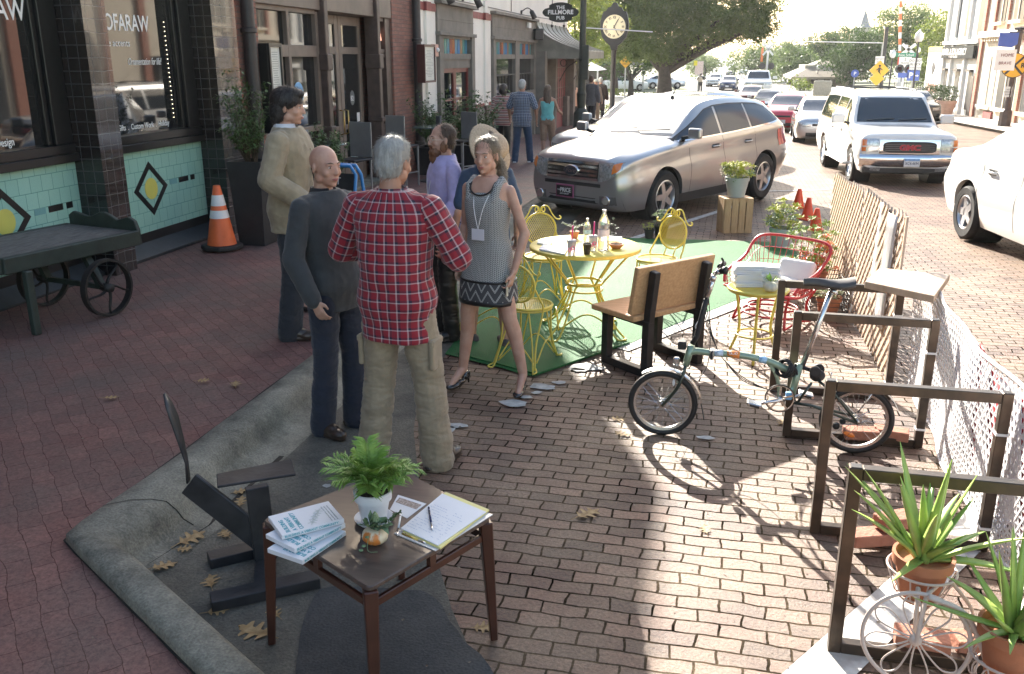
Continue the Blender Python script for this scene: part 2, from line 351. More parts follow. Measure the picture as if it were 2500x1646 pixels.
# ================= left side: tiled shop,brick front,stucco pub =================
XF = -6.1
BLACKTILE = bricks('black_tile', (.012, .011, .012), (.02, .014, .014), (.10, .10, .10), .118, .118, .004, 'XZ', 0, 0., rough=.12, bump=.25, dirt=(.04, .03, .03), dirt_amt=.2, wobble=.004, coat=.6, fa=(.9, 1.1))
BLACKTILE_Y = bricks('black_tile_front', (.011, .010, .011), (.03, .018, .017), (.13, .13, .13), .118, .118, .004, 'YZ', 0, 0., rough=.07, bump=.5, dirt=(.03, .03, .03), dirt_amt=.2, wobble=.02, coat=1., fa=(.9, 1.1))
GREEN = bricks('green_tile', (.29, .53, .45), (.32, .57, .485), (.09, .24, .2), .15, .15, .003, 'YZ', 0, .5, rough=.3, bump=.1, dirt=(.24, .45, .38), dirt_amt=.3, wobble=.002, fa=(.95, 1.05))
BRICK = bricks('red_wall_brick', (.24, .10, .075), (.33, .155, .115), (.20, .16, .14), .21, .072, .008, 'YZ', 0, .5, dirt=(.15, .1, .09), dirt_amt=.5, dsc=2.)
BRICKX = bricks('red_wall_brick_side', (.24, .10, .075), (.33, .155, .115), (.20, .16, .14), .21, .072, .008, 'XZ', 0, .5, dirt=(.15, .1, .09), dirt_amt=.5, dsc=2.)
BLACKP = M('black_gloss_paint', (.012, .013, .014), .28, var=.2)
NAVY = M('dark_sill_paint', (.02, .024, .028), .45, var=.3, bump=.15)
WOOD = M('taupe_wood_paint', (.17, .13, .105), .55, var=.18, sc=3, bump=.15, bsc=25)
TRIM = M('dark_brown_trim', (.075, .05, .042), .5, var=.3, sc=6, bump=.3)
STUC = M('cream_stucco', (.83, .80, .73), .9, var=.07, sc=1.2, bump=.6, bsc=30)
REDT = M('oxblood_trim', (.23, .05, .045), .6, var=.2)
GREYW = M('grey_brown_wood', (.17, .155, .135), .7, var=.22, sc=3, bump=.3, bsc=22)
WHITEP = M('white_vinyl', (.8, .8, .8), .5, var=0)
CREAM = M('letter_cream', (.86, .87, .85), .5, var=0)
YELT = M('yellow_tile', (.62, .58, .13), .35, var=.05)
TEAL = M('teal_tile', (.16, .36, .36), .35, var=.08)
ROOFM = M('flat_roof', (.2, .19, .18), .9)
# --- tiled shop
shop = thing('tiled_shop', 'black and mint green tiled shop front with white lettering on its windows', 'shop', (XF, 2, 0))
mb = MB(); mb.bb((-16, -6, -.4), (-6.35, 11.2, 7.92)); mb.bb((-6.36, -6, 2.95), (-6.05, 10.7, 7.92)); mb.bb((-6.36, -6, -.3), (-6.1, 10.4, .28)); mb.build('wall', BRICK, shop)
def pillar(y0,y1,par):
 m = MB(); m.bb((-6.3, y0, -.25), (-5.8, y1, 3.4)); o = m.build('pillar', [BLACKTILE, BLACKTILE_Y], par)
 o.data.polygons.foreach_set('material_index', [1 if abs(p.normal.x) > .5 else 0 for p in o.data.polygons])
for y0,y1 in ((3.1,3.5),(5.5,5.85),(7.85,8.2),(10.16,10.72)): pillar(y0,y1,shop)
for (y0,y1,mid) in ((3.5,5.5,None),(5.85,7.85,6.83),(8.2,10.16,9.045)):
 MB().bb((-6.2, y0, .38), (-6.1, y1, 1.28)).build('tile_panel', GREEN, shop)
 MB().bb((-6.2, y0, .28), (-6.09, y1, .38)).build('plinth', BLACKP, shop)
 m = MB(); m.prism([(-6.15, .28), (-6.09, .28), (-5.93, .16), (-5.93, .13), (-6.15, .13)], -(y1-y0), (0, y0, 0), (1, 0, 0), (0, 0, 1)); m.build('sloping_sill', NAVY, shop)
 m = MB(); m.bb((-6.15, y0, -.15), (-5.96, y1, .128)); m.build('brick_base', bricks('base_brick', (.33, .19, .14), (.42, .27, .2), (.2, .17, .14), .3, .08, .01, 'YZ', 0, dirt=(.4, .33, .27), dirt_amt=.5, dsc=3), shop)
 fr = MB(); fr.bb((-6.2,y0,1.28),(-6.03,y1,1.36)); fr.bb((-6.2,y0,1.36),(-6.06,y1,1.45)); fr.bb((-6.2,y0,1.45),(-6.1,y0+.1,2.95)); fr.bb((-6.2,y1-.24,1.45),(-6.08,y1,2.95)); fr.bb((-6.2,y1-.3,1.45),(-6.12,y1-.24,2.95))
 w_ = fr.build('window', BLACKP, shop, bevel=.006)
 MB().bb((-6.22, y0+.1, 1.45), (-6.16, y1-.3, 2.95)).build('pane', GLASS, w_)
 if mid:
  hw,hh,t = .32,.30,.06
  m = MB()
  P_ = [(mid,.845+hh),(mid+hw,.845),(mid,.845-hh),(mid-hw,.845)]; Q_ = [(mid,.845+hh-t*1.35),(mid+hw-t*1.45,.845),(mid,.845-hh+t*1.35),(mid-hw+t*1.45,.845)]
  for k in range(4):
   j = (k+1) % 4; m.prism([P_[k],P_[j],Q_[j],Q_[k]],.004,(-6.1,0,0),(0,1,0),(0,0,1))
  m.build('diamond', BLACKP, shop)
  MB().prism([(mid+.118*cos(a), .845+.118*sin(a)) for a in np.linspace(0, 2*pi, 32, endpoint=False)], .005, (-6.1, 0, 0), (0, 1, 0), (0, 0, 1)).build('tile_disc', YELT, shop)
  m = MB(); m.bb((-6.11, mid+.37, .84), (-6.097, mid+.52, .9)); m.bb((-6.11, mid-.58, .84), (-6.097, mid-.42, .9)); m.split('accent_tile', TEAL, shop)
  m = MB(); m.bb((-6.11, mid+.56, .84), (-6.097, mid+.76, .9)); m.bb((-6.11, mid+.81, .84), (-6.097, mid+.9, .9)); m.split('accent_tile', BLACKP, shop)
GX = -6.157; U_,V_ = (0,1,0),(0,0,1)
def wl(s, y, z, size, **k): txt(s, size, k.pop('m', CREAM), shop, (GX, y, z), U_, V_, **k)
wl('FOOFARAW', 8.42, 2.52, .235, sx=.78, bold=.012)
wl('FOOFARAW', 6.36, 2.57, .25, sx=.85, bold=.012)
wl('home accents', 8.5, 2.36, .1); wl('floral', 6.72, 2.37, .11)
wl('Ornamentation for life!', 8.98, 2.17, .105, shear=.4, sx=.62); wl('Ornamentation for life!', 6.25, 2.17, .13, shear=.4, sx=.66)
wl('Antiques  .  Gifts  .  Custom Work  .  Holiday', 8.33, 1.5, .085, sx=.82, bold=.008)
wl('Antiques  .  Interior Design', 6.25, 1.49, .1, sx=.82, bold=.008)
m = MB()
for k in range(22): m.sphere((GX+.004,9.73,1.58+k*.05),.005,6,4)
m.split('bulb', M('bulb', (.8, .75, .6), .4, var=0, emi=(1, .85, .6, 1.5)), shop)
# --- brick shop front with timber doors
bs = thing('brick_shop', 'red brick shop front with tall brown timber windows and double glass doors', 'shop', (XF, 12, 0))
mb = MB(); mb.bb((-16, 11.21, -.5), (-6.5, 18.88, 7.6)); mb.bb((-6.51, 10.73, 3.35), (-6.12, 18.88, 7.6)); mb.bb((-6.5, 10.73, -.4), (-6.1, 11.86, 3.35)); mb.bb((-6.5, 17.3, -.4), (-6.1, 18.7, 3.35)); mb.build('wall', BRICK, bs)
m = MB(); m.bb((-6.3, 11.86, 2.95), (-6.11, 17.3, 3.35)); m.bb((-6.3, 11.86, -.3), (-6.12, 14.0, .45)); m.build('fascia', WOOD, bs, bevel=.01)
m = MB(); m.bb((-6.3, 16.5, -.3), (-6.13, 17.3, .95)); m.bb((-6.3, 17.0, .95), (-6.14, 17.3, 2.95)); m.build('side_panel', TRIM, bs)
def win(par,y0,y1,z0,z1,cols,rows_,mat,fw=.07,x=-6.16,d=.08):
 fr = MB()
 ys = [y0+(y1-y0)*k/cols for k in range(cols+1)]
 for y in ys: fr.bb((x-d,y-fw/2,z0),(x,y+fw/2,z1))
 for z in [z0]+rows_+[z1]: fr.bb((x-d,y0+fw/2,z-fw/2),(x-.003,y1-fw/2,z+fw/2))
 w_ = fr.build('window', mat, par, bevel=.006); MB().bb((x-d-.02, y0, z0), (x-d+.01, y1, z1)).build('pane', GLASS, w_); return w_
win(bs,11.92,13.95,.5,2.93,2,[1.17,2.3,2.38],WOOD,.09)
win(bs,16.58,17.1,.98,2.92,1,[2.28,2.36],TRIM,.07)
for y in (14.06,16.42):
 m = MB(); m.bb((-6.3, y-.07, -.25), (-6.04, y+.07, 3.4)); m.bb((-6.3, y-.1, 2.05), (-6.01, y+.1, 2.3)); m.bb((-6.3, y-.1, 1.1), (-6.01, y+.1, 1.18)); m.bb((-6.3, y-.1, -.2), (-6.0, y+.1, .35)); m.build('cast_post', TRIM, bs, bevel=.012)
for y0,y1 in ((14.2,15.25),(15.27,16.3)):
 m = MB(); m.bb((-6.42,y0,.02),(-6.36,y0+.14,2.93)); m.bb((-6.42,y1-.14,.02),(-6.36,y1,2.93))
 for z0,z1 in ((.02,.38),(1.02,1.1),(2.3,2.42),(2.78,2.93)): m.bb((-6.42,y0+.14,z0),(-6.363,y1-.14,z1))
 d_ = m.build('door', WOOD, bs, bevel=.006); MB().bb((-6.41, y0+.12, .3), (-6.385, y1-.12, 2.8)).build('pane', GLASS, d_)
 hy = y1-.09 if y0 < 15 else y0+.09
 MB().tube([(-6.36, hy, .95), (-6.29, hy, .97), (-6.29, hy, 1.35), (-6.36, hy, 1.37)], .014, 8).build('handle', M('brass', (.45, .32, .12), .3, 1., var=.1), d_, True)
m = MB(); m.bb((-6.5, 14.13, 2.94), (-6.3, 16.35, 3.36)); m.build('door_head', WOOD, bs)
m = MB(); m.bb((-6.5, 14.1, -.3), (-6.0, 16.9, .07)); m.build('door_step', CURB, bs, bevel=.01)
STICK = M('window_sticker', (.2, .45, .75), .5, var=.1)
MB().prism([(13.28+.17*cos(a), 1.72+.17*sin(a)) for a in np.linspace(0, 2*pi, 24, endpoint=False)], .002, (-6.228, 0, 0), (0, 1, 0), (0, 0, 1)).build('window_sticker', STICK, bs)
txt('82', .17, WHITEP, bs, (-6.224, 13.17, 1.66), U_, V_)
m = MB(); m.prism([(15.82+.11*cos(a), 1.55+.13*sin(a)) for a in np.linspace(0, 2*pi, 24, endpoint=False)], .002, (-6.384, 0, 0), (0, 1, 0), (0, 0, 1)); m.build('window_sticker', M('faint_sticker', (.12, .13, .13), .5, var=0), bs)
txt('82', .13, CREAM, bs, (-6.38, 15.74, 1.5), U_, V_)
m = MB(); m.prism([(16.98+.07*cos(a), 2.12+.09*sin(a)) for a in np.linspace(0, 2*pi, 20, endpoint=False)], .002, (-6.228, 0, 0), (0, 1, 0), (0, 0, 1)); m.build('window_sticker', CREAM, bs)
m = MB(); m.bb((-6.13, 16.7, .35), (-6.115, 17.0, .82)); pm = m.build('window_poster', M('poster_blue', (.42, .48, .62), .6, var=.4, sc=25), bs)
for k in range(6): MB().bb((-6.114, 16.73, .42+k*.065), (-6.112, 16.97, .45+k*.065)).build('poster_line', M('poster_ink', (.05, .07, .2), .6, var=0), pm)
MB().bb((-6.384, 16.0, 1.12), (-6.38, 16.13, 1.28)).build('door_notice', WHITEP, bs)
MB().bb((-6.384, 15.6, .42), (-6.38, 15.95, .85)).build('door_notice', M('notice_green', (.45, .55, .5), .6, var=.3, sc=30), bs)
neon = M('neon_tube', (.8, .5, .4), .4, var=0, emi=(1, .45, .3, .8))
MB().tube(smoothpts([(-6.225, 16.68, 2.5), (-6.225, 16.75, 2.72), (-6.225, 16.85, 2.5), (-6.225, 16.93, 2.74), (-6.225, 17.0, 2.55)], 4), .008, 6).build('neon_sign', neon, bs)
# drain pipes
PIPE = M('pipe_paint', (.035, .032, .033), .5, var=.2)
for y, lab, x in ((11.42, 'dark iron pipe running down the brick between tiled pillar and menu box', -6.0), (18.5, 'dark iron pipe at the corner where red brick meets the cream pub wall', -6.0)):
 m = MB(); m.tube([(x,y,-.1),(x,y,3.4)],.085,16);
 for z in (.5,2.55): m.lathe([(.085,z),(.105,z+.01),(.105,z+.06),(.085,z+.07)],16,(x,y,0))
 tag(m.build('drain_pipe', PIPE, None, 40), lab, 'pipe')
# wall mounted menu boxes
def menu_box(y0,y1,z0,z1,lab,fr,x=-6.1,dep=.14):
 t = thing('menu_box', lab, 'menu board', (x, y0, z0))
 m = MB(); m.bb((x, y0, z0), (x+dep, y1, z1)); m.build('case', fr, t, bevel=.01)
 m = MB(); m.bb((x+dep, y0, z0), (x+dep+.03, y0+.04, z1)); m.bb((x+dep, y1-.04, z0), (x+dep+.03, y1, z1)); m.bb((x+dep, y0+.04, z0), (x+dep+.028, y1-.04, z0+.04)); m.bb((x+dep, y0+.04, z1-.05), (x+dep+.028, y1-.04, z1)); m.build('case_frame', fr, t)
 p = MB().bb((x+dep, y0+.04, z0+.04), (x+dep+.006, y1-.04, z1-.05)).build('menu_sheet', M('menu_paper', (.62, .64, .6), .4, var=.06), t)
 m = MB(); z = z1-.12
 while z > z0+.12:
  w_ = rnd(.4,.9)*(y1-y0-.14)/2; c_ = (y0+y1)/2; m.bb((x+dep+.006,c_-w_,z),(x+dep+.0075,c_+w_,z+.008)); z -= .03
 m.build('print_lines', M('print_grey', (.25, .26, .25), .6, var=0), p)
menu_box(11.62, 12.0, 1.25, 2.43, 'tall narrow menu case with long white menu beside the tiled pillar', BLACKP, -6.0)
menu_box(18.2, 18.95, 1.75, 2.5, 'small maroon menu case on the corner pipe beside the pub wall', M('maroon_case', (.06, .015, .015), .4, var=.1), -5.92)
# --- stucco pub
pb = thing('pub_building', 'cream stucco pub with oxblood band, grey timber bays and coloured glass', 'pub', (XF, 19, -.3))
mb = MB(); mb.bb((-16, 18.9, -.8), (-6.2, 38.8, 6.1)); mb.build('wall', STUC, pb)
def seg(y0,y1):   # stucco bay segment with dado
 mb = MB(); mb.bb((-6.2, y0, 1.06), (-6.1, y1, 6.1)); mb.build('wall', STUC, pb)
 MB().bb((-6.2, y0, .98), (-6.08, y1, 1.06)).build('dado_rail', REDT, pb)
 m = MB(); z = -.6
 while z < .96: m.prism([(-6.2,z),(-6.06,z),(-6.09,z+.17),(-6.2,z+.17)],-(y1-y0),(0,y0,0),(1,0,0),(0,0,1)); z += .175
 m.build('clapboard', GREYW, pb)
 MB().bb((-6.1, y0, 3.2), (-6.08, y1, 3.36)).build('band', REDT, pb)
seg(18.9,20.15); seg(23.35,25.35)
mb = MB(); mb.bb((-6.2, 20.15, 3.4), (-6.1, 23.35, 6.1)); mb.bb((-6.2, 25.35, 3.4), (-6.1, 38.8, 6.1)); mb.bb((-6.25, 38.3, -.6), (-6.1, 38.8, 3.4)); mb.build('wall', STUC, pb)
for y in (19.3,24.5):
 m = MB(); m.bb((-6.1, y, 1.0), (-6.04, y+.28, 6.1)); m.build('pilaster', STUC, pb); MB().bb((-6.1, y-.02, 3.19), (-6.02, y+.3, 3.37)).build('band', REDT, pb); MB().bb((-6.1, y-.02, -.6), (-6.02, y+.3, 1.0)).build('pilaster_foot', TRIM, pb)
stain_cols = [(.05,.2,.5),(.45,.15,.07),(.08,.25,.38),(.35,.22,.14),(.12,.28,.45),(.3,.06,.05),(.1,.3,.3)]
STAIN = [M('stained_glass_%d' % k, c, .15, var=.1, spec=.8) for k, c in enumerate(stain_cols)]
def bay(y0,y1,wins,door=None):
 m = MB(); m.bb((-6.2,y0,2.78),(-6.06,y1,3.38)); m.bb((-6.2,y0-.05,2.72),(-5.98,y1+.05,2.8)); m.bb((-6.2,y0-.08,3.38),(-5.93,y1+.08,3.46)); m.bb((-6.06,y0,3.05),(-6.05,y1,3.07))
 m.bb((-6.2, y0, -.6), (-6.02, y0+.3, 2.72)); m.bb((-6.2, y1-.3, -.6), (-6.02, y1, 2.72)); m.build('timber_surround', GREYW, pb, bevel=.008)
 ys = wins
 for k,(a,b_) in enumerate(ys):
  m = MB(); m.bb((-6.2,a,2.2),(-6.05,b_,2.33)); m.bb((-6.2,a,2.66),(-6.06,b_,2.72))
  if k: m.bb((-6.2,ys[k-1][1],-.6),(-6.03,a,2.72))
  tw = m.build('transom_window', GREYW, pb)
  n_ = max(6,int((b_-a)/.22));
  for q in range(7):
   mm = MB()
   for j in range(q,n_,7): mm.bb((-6.2,a+(b_-a)*j/n_,2.33),(-6.14,a+(b_-a)*(j+.88)/n_,2.66))
   if mm.v: mm.split('coloured_pane', STAIN[(q*3) % 7], tw)
bay(20.18,23.3,[(20.48,23.0)])
m = MB(); m.bb((-6.2, 20.48, 2.0), (-6.08, 23.0, 2.2)); m.build('transom_bar', GREYW, pb)
for a,b_ in ((20.5,21.74),(21.76,23.)):
 d_ = MB()
 for y in (a,b_-.1): d_.bb((-6.19,y,-.1),(-6.13,y+.1,2.0))
 for z0,z1 in ((-.1,.6),(1.9,2.0),(1.25,1.31)): d_.bb((-6.19,a+.1,z0),(-6.135,b_-.1,z1))
 dd = d_.build('pub_door', M('red_brown_door', (.17, .035, .03), .4, var=.15), pb); MB().bb((-6.18, a+.05, .5), (-6.165, b_-.05, 1.95)).build('pane', GLASS, dd)
bay(25.38,31.6,[(25.7,28.3),(28.9,31.3)])
for a,b_ in ((25.7,28.3),(28.9,31.3)):
 w_ = MB(); w_.bb((-6.2,a,1.1),(-6.0,b_,1.2)); w_.bb((-6.2,a,-.6),(-6.08,b_,1.1)); w_.bb((-6.08,a+.2,.1),(-6.06,a+1.2,.9)); w_.bb((-6.08,b_-1.2,.1),(-6.06,b_-.2,.9))
 w_ = w_.build('window', GREYW, pb, bevel=.01); MB().bb((-6.2, a, 1.2), (-6.15, b_, 2.2)).build('pane', GLASS, w_)
m = MB()
for k in range(13):
 y = 25.8+k*.45
 if not 28.2 < y < 28.95: m.tube([(-6.08,y,1.2),(-6.08,y,1.75)],.014,5)
m.tube([(-6.08, 25.7, 1.75), (-6.08, 28.3, 1.75)], .02, 5); m.tube([(-6.08, 28.9, 1.75), (-6.08, 31.3, 1.75)], .02, 5); m.split('window_rail', PIPE, pb)
# porch below the metal awning
m = MB(); m.bb((-6.2, 31.6, -.8), (-5.7, 32.0, 2.45)); m.bb((-6.2, 33.8, -.8), (-5.7, 34.1, 2.45)); m.bb((-6.2, 37.6, -.8), (-5.6, 38.1, 2.45)); m.bb((-6.2, 37.0, -.8), (-5.75, 37.6, .75)); m.bb((-6.2, 34.1, -.8), (-5.8, 34.5, .75)); m.split('porch_post', GREYW, pb, bevel=.01)
m = MB(); m.bb((-6.2, 34.1, -.5), (-5.95, 37.6, 2.4)); m.build('red_lattice_door', M('red_door', (.2, .03, .035), .5, var=.2), pb)
m = MB()
for k in range(8): m.tube([(-5.93,34.2+k*.47,.3),(-5.93,34.2+k*.47,2.4)],.012,5)
for k in range(6): m.tube([(-5.93,34.15,.35+k*.38),(-5.93,37.55,.35+k*.38)],.012,5)
m.build('door_bars', WOOD, pb)
AWN = M('weathered_zinc', (.20, .19, .165), .45, .3, var=.25, sc=3, bump=.1)
rows = []
ys = list(np.linspace(31.9,38.6,15))
for y in ys:
 rr = []
 for t in np.linspace(0,1,9):
  z = 3.4-.93*t; x = -6.08+ (t**2.2)*1.45+.08*t
  if y < 32: pass
  rr.append((x,y,z))
 rows.append(rr)
mb = MB(); mb.grid(rows)
mb.grid([[(p[0],31.9,p[2]) for p in rows[0]],[(-6.08,31.9,p[2]) for p in rows[0]]]); mb.grid([[(p[0],38.6,p[2]) for p in rows[0]],[(-6.08,38.6,p[2]) for p in rows[0]]])
mb.bb((-6.08, 31.88, 2.2), (-4.53, 31.95, 2.47)); mb.bb((-4.6, 31.95, 2.2), (-4.53, 38.6, 2.47)); mb.bb((-6.08, 38.55, 2.2), (-4.6, 38.62, 2.47)); aw = mb.build('awning', AWN, pb)
m = MB()
for y in ys[::2]: m.tube([(p[0]+.01,y,p[2]+.01) for p in rows[0]],.018,5)
m.split('standing_seam', AWN, aw)
# iron brackets
m = MB()
for y in (34.0,37.6): m.tube(smoothpts([(-5.6,y,1.4),(-5.3,y,1.9),(-4.8,y,2.2)],5),.02,6); m.ring((-5.45,y,2.05),.12,.014,(0,1,0),16)
m.split('bracket', PIPE, aw)
# wall lamps,alarm box,wires
for y, z, lab in ((19.9, 3.55, 'black spotlight on the pub wall above the first grey bay'), (22.4, 3.6, 'tube shaped black spotlight above the first grey bay'), (29.4, 3.6, 'black gooseneck lamp over the second grey bay')):
 t = thing('wall_lamp', lab, 'lamp', (-6.1, y, z), group='black lamps along the pub wall')
 MB().lathe([(.06, 0), (.06, .04), (.02, .05)], 10, (-6.1, y, z), (1, 0, 0)).build('base', PIPE, t)
 MB().tube(smoothpts([(-6.1, y, z), (-5.9, y, z+.12), (-5.75, y, z+.05)], 4), .018, 6).build('arm', PIPE, t)
 MB().lathe([(.03, 0), (.07, .05), (.085, .28), (.08, .285)], 12, (-5.78, y, z+.06), (.4, .2, -.85)).build('shade', PIPE, t, True)
t = thing('alarm_box', 'small salmon coloured alarm box on the cream wall', 'alarm', (-6.1, 20.02, 2.32))
MB().bb((-6.1, 19.72, 2.26), (-6.0, 20.02, 2.52)).build('case', M('salmon', (.55, .3, .24), .5), t, bevel=.01); MB().sphere((-5.99, 19.9, 2.4), .05).build('strobe', WHITEP, t)
t = thing('loudspeaker', 'black loudspeaker fixed to the pub wall beside the metal awning', 'loudspeaker', (-6.05, 31.2, 3.05)); MB().box((-5.9, 31.3, 2.98), (.3, .42, .36), .4).build('cabinet', PIPE, t, bevel=.03)
t = thing('junction_box', 'small pale electrical box on the grey header beside awning', 'box', (-6.05, 30.2, 3.2)); MB().bb((-6.05, 30.1, 3.15), (-5.97, 30.5, 3.32)).build('cover', CREAM, t, bevel=.01)
m = MB(); m.tube([(-6.08, 18.9, 3.52), (-6.06, 23, 3.53), (-6.06, 30, 3.53), (-5.9, 38.6, 3.6)], .012, 5); m.tube([(-6.08, 27.5, 6.0), (-6.08, 27.5, 4.4), (-6.08, 27.9, 4.2), (-6.08, 27.9, 3.55)], .014, 5); tag(m.build('conduit', WOOD), 'thin pale electrical conduit running along the cream pub wall', 'conduit')
# hanging pub sign
sp = AY(1303,29,31.0)
t = thing('pub_sign', 'black scalloped hanging sign with white lettering outside the pub', 'sign', sp)
SB = M('sign_black', (.03, .033, .032), .95, var=.1, spec=.1)
pts = []
for a in np.linspace(0,2*pi,64,endpoint=False):
 x = .40*cos(a); z = .31*sin(a)
 x = max(-.38,min(.38,x*1.35)) if abs(sin(a)) > .35 else x*1.0
 if abs(z) < .13: x = math.copysign(.6*(1-(z/.13)**2*.18),cos(a))
 pts.append((x,z))
MB().prism(pts, .05, sp+Vector((0, .025, 0)), (1, 0, 0), (0, 0, 1)).build('board', SB, t)
for s_, z, sz in (('THE', .1, .15), ('FILLMORE', -.055, .185), ('PUB', -.22, .15)): txt(s_, sz, WHITEP, t, sp+Vector((0, -.03, z)), (1, 0, 0), (0, 0, 1), align='CENTER', bold=.02 if s_ != 'FILLMORE' else .03, sp=1.05)
m = MB(); m.tube([(sp.x-.28,31,sp.z+.25),(sp.x-.28,31,sp.z+.62)],.014,5); m.tube([(sp.x+.28,31,sp.z+.25),(sp.x+.28,31,sp.z+.62)],.014,5); m.tube([(-6.1,31,sp.z+.63),(sp.x+.6,31,sp.z+.63)],.025,6)
for dx in (-.28,.12): m.tube([(sp.x+dx,31,sp.z-.28),(sp.x+dx,31,sp.z-.5)],.012,5); m.sphere((sp.x+dx,31,sp.z-.42),.045)
m.build('bracket', PIPE, t)
# ================= cars =================
from mathutils.bvhtree import BVHTree
TYRE = M('tyre_rubber', (.02, .02, .021), .85, var=.3, sc=30, bump=.3, bsc=60)
ALLOY = M('alloy_rim', (.55, .56, .58), .3, .9, var=.1)
CHROME = M('chrome', (.75, .75, .76), .08, 1., var=0)
CGLASS = M('car_glass', (.02, .028, .035), .03, 0, 0, spec=1., coat=.5)
BLKPL = M('black_plastic', (.022, .023, .025), .5, var=.2, sc=20)
LAMPG = M('clear_lamp', (.42, .43, .44), .12, .5, var=.5, sc=30, coat=1.)
AMBER = M('amber_lens', (.75, .2, .03), .15, var=.1, coat=1.)
REDL = M('red_lens', (.45, .02, .02), .15, var=.1, coat=1.)
PLATE = M('number_plate', (.7, .72, .74), .4, var=.1)
def paint(name,c,m=.4,r=.3): return M(name,c,r,m,var=.04,sc=2,coat=1.)
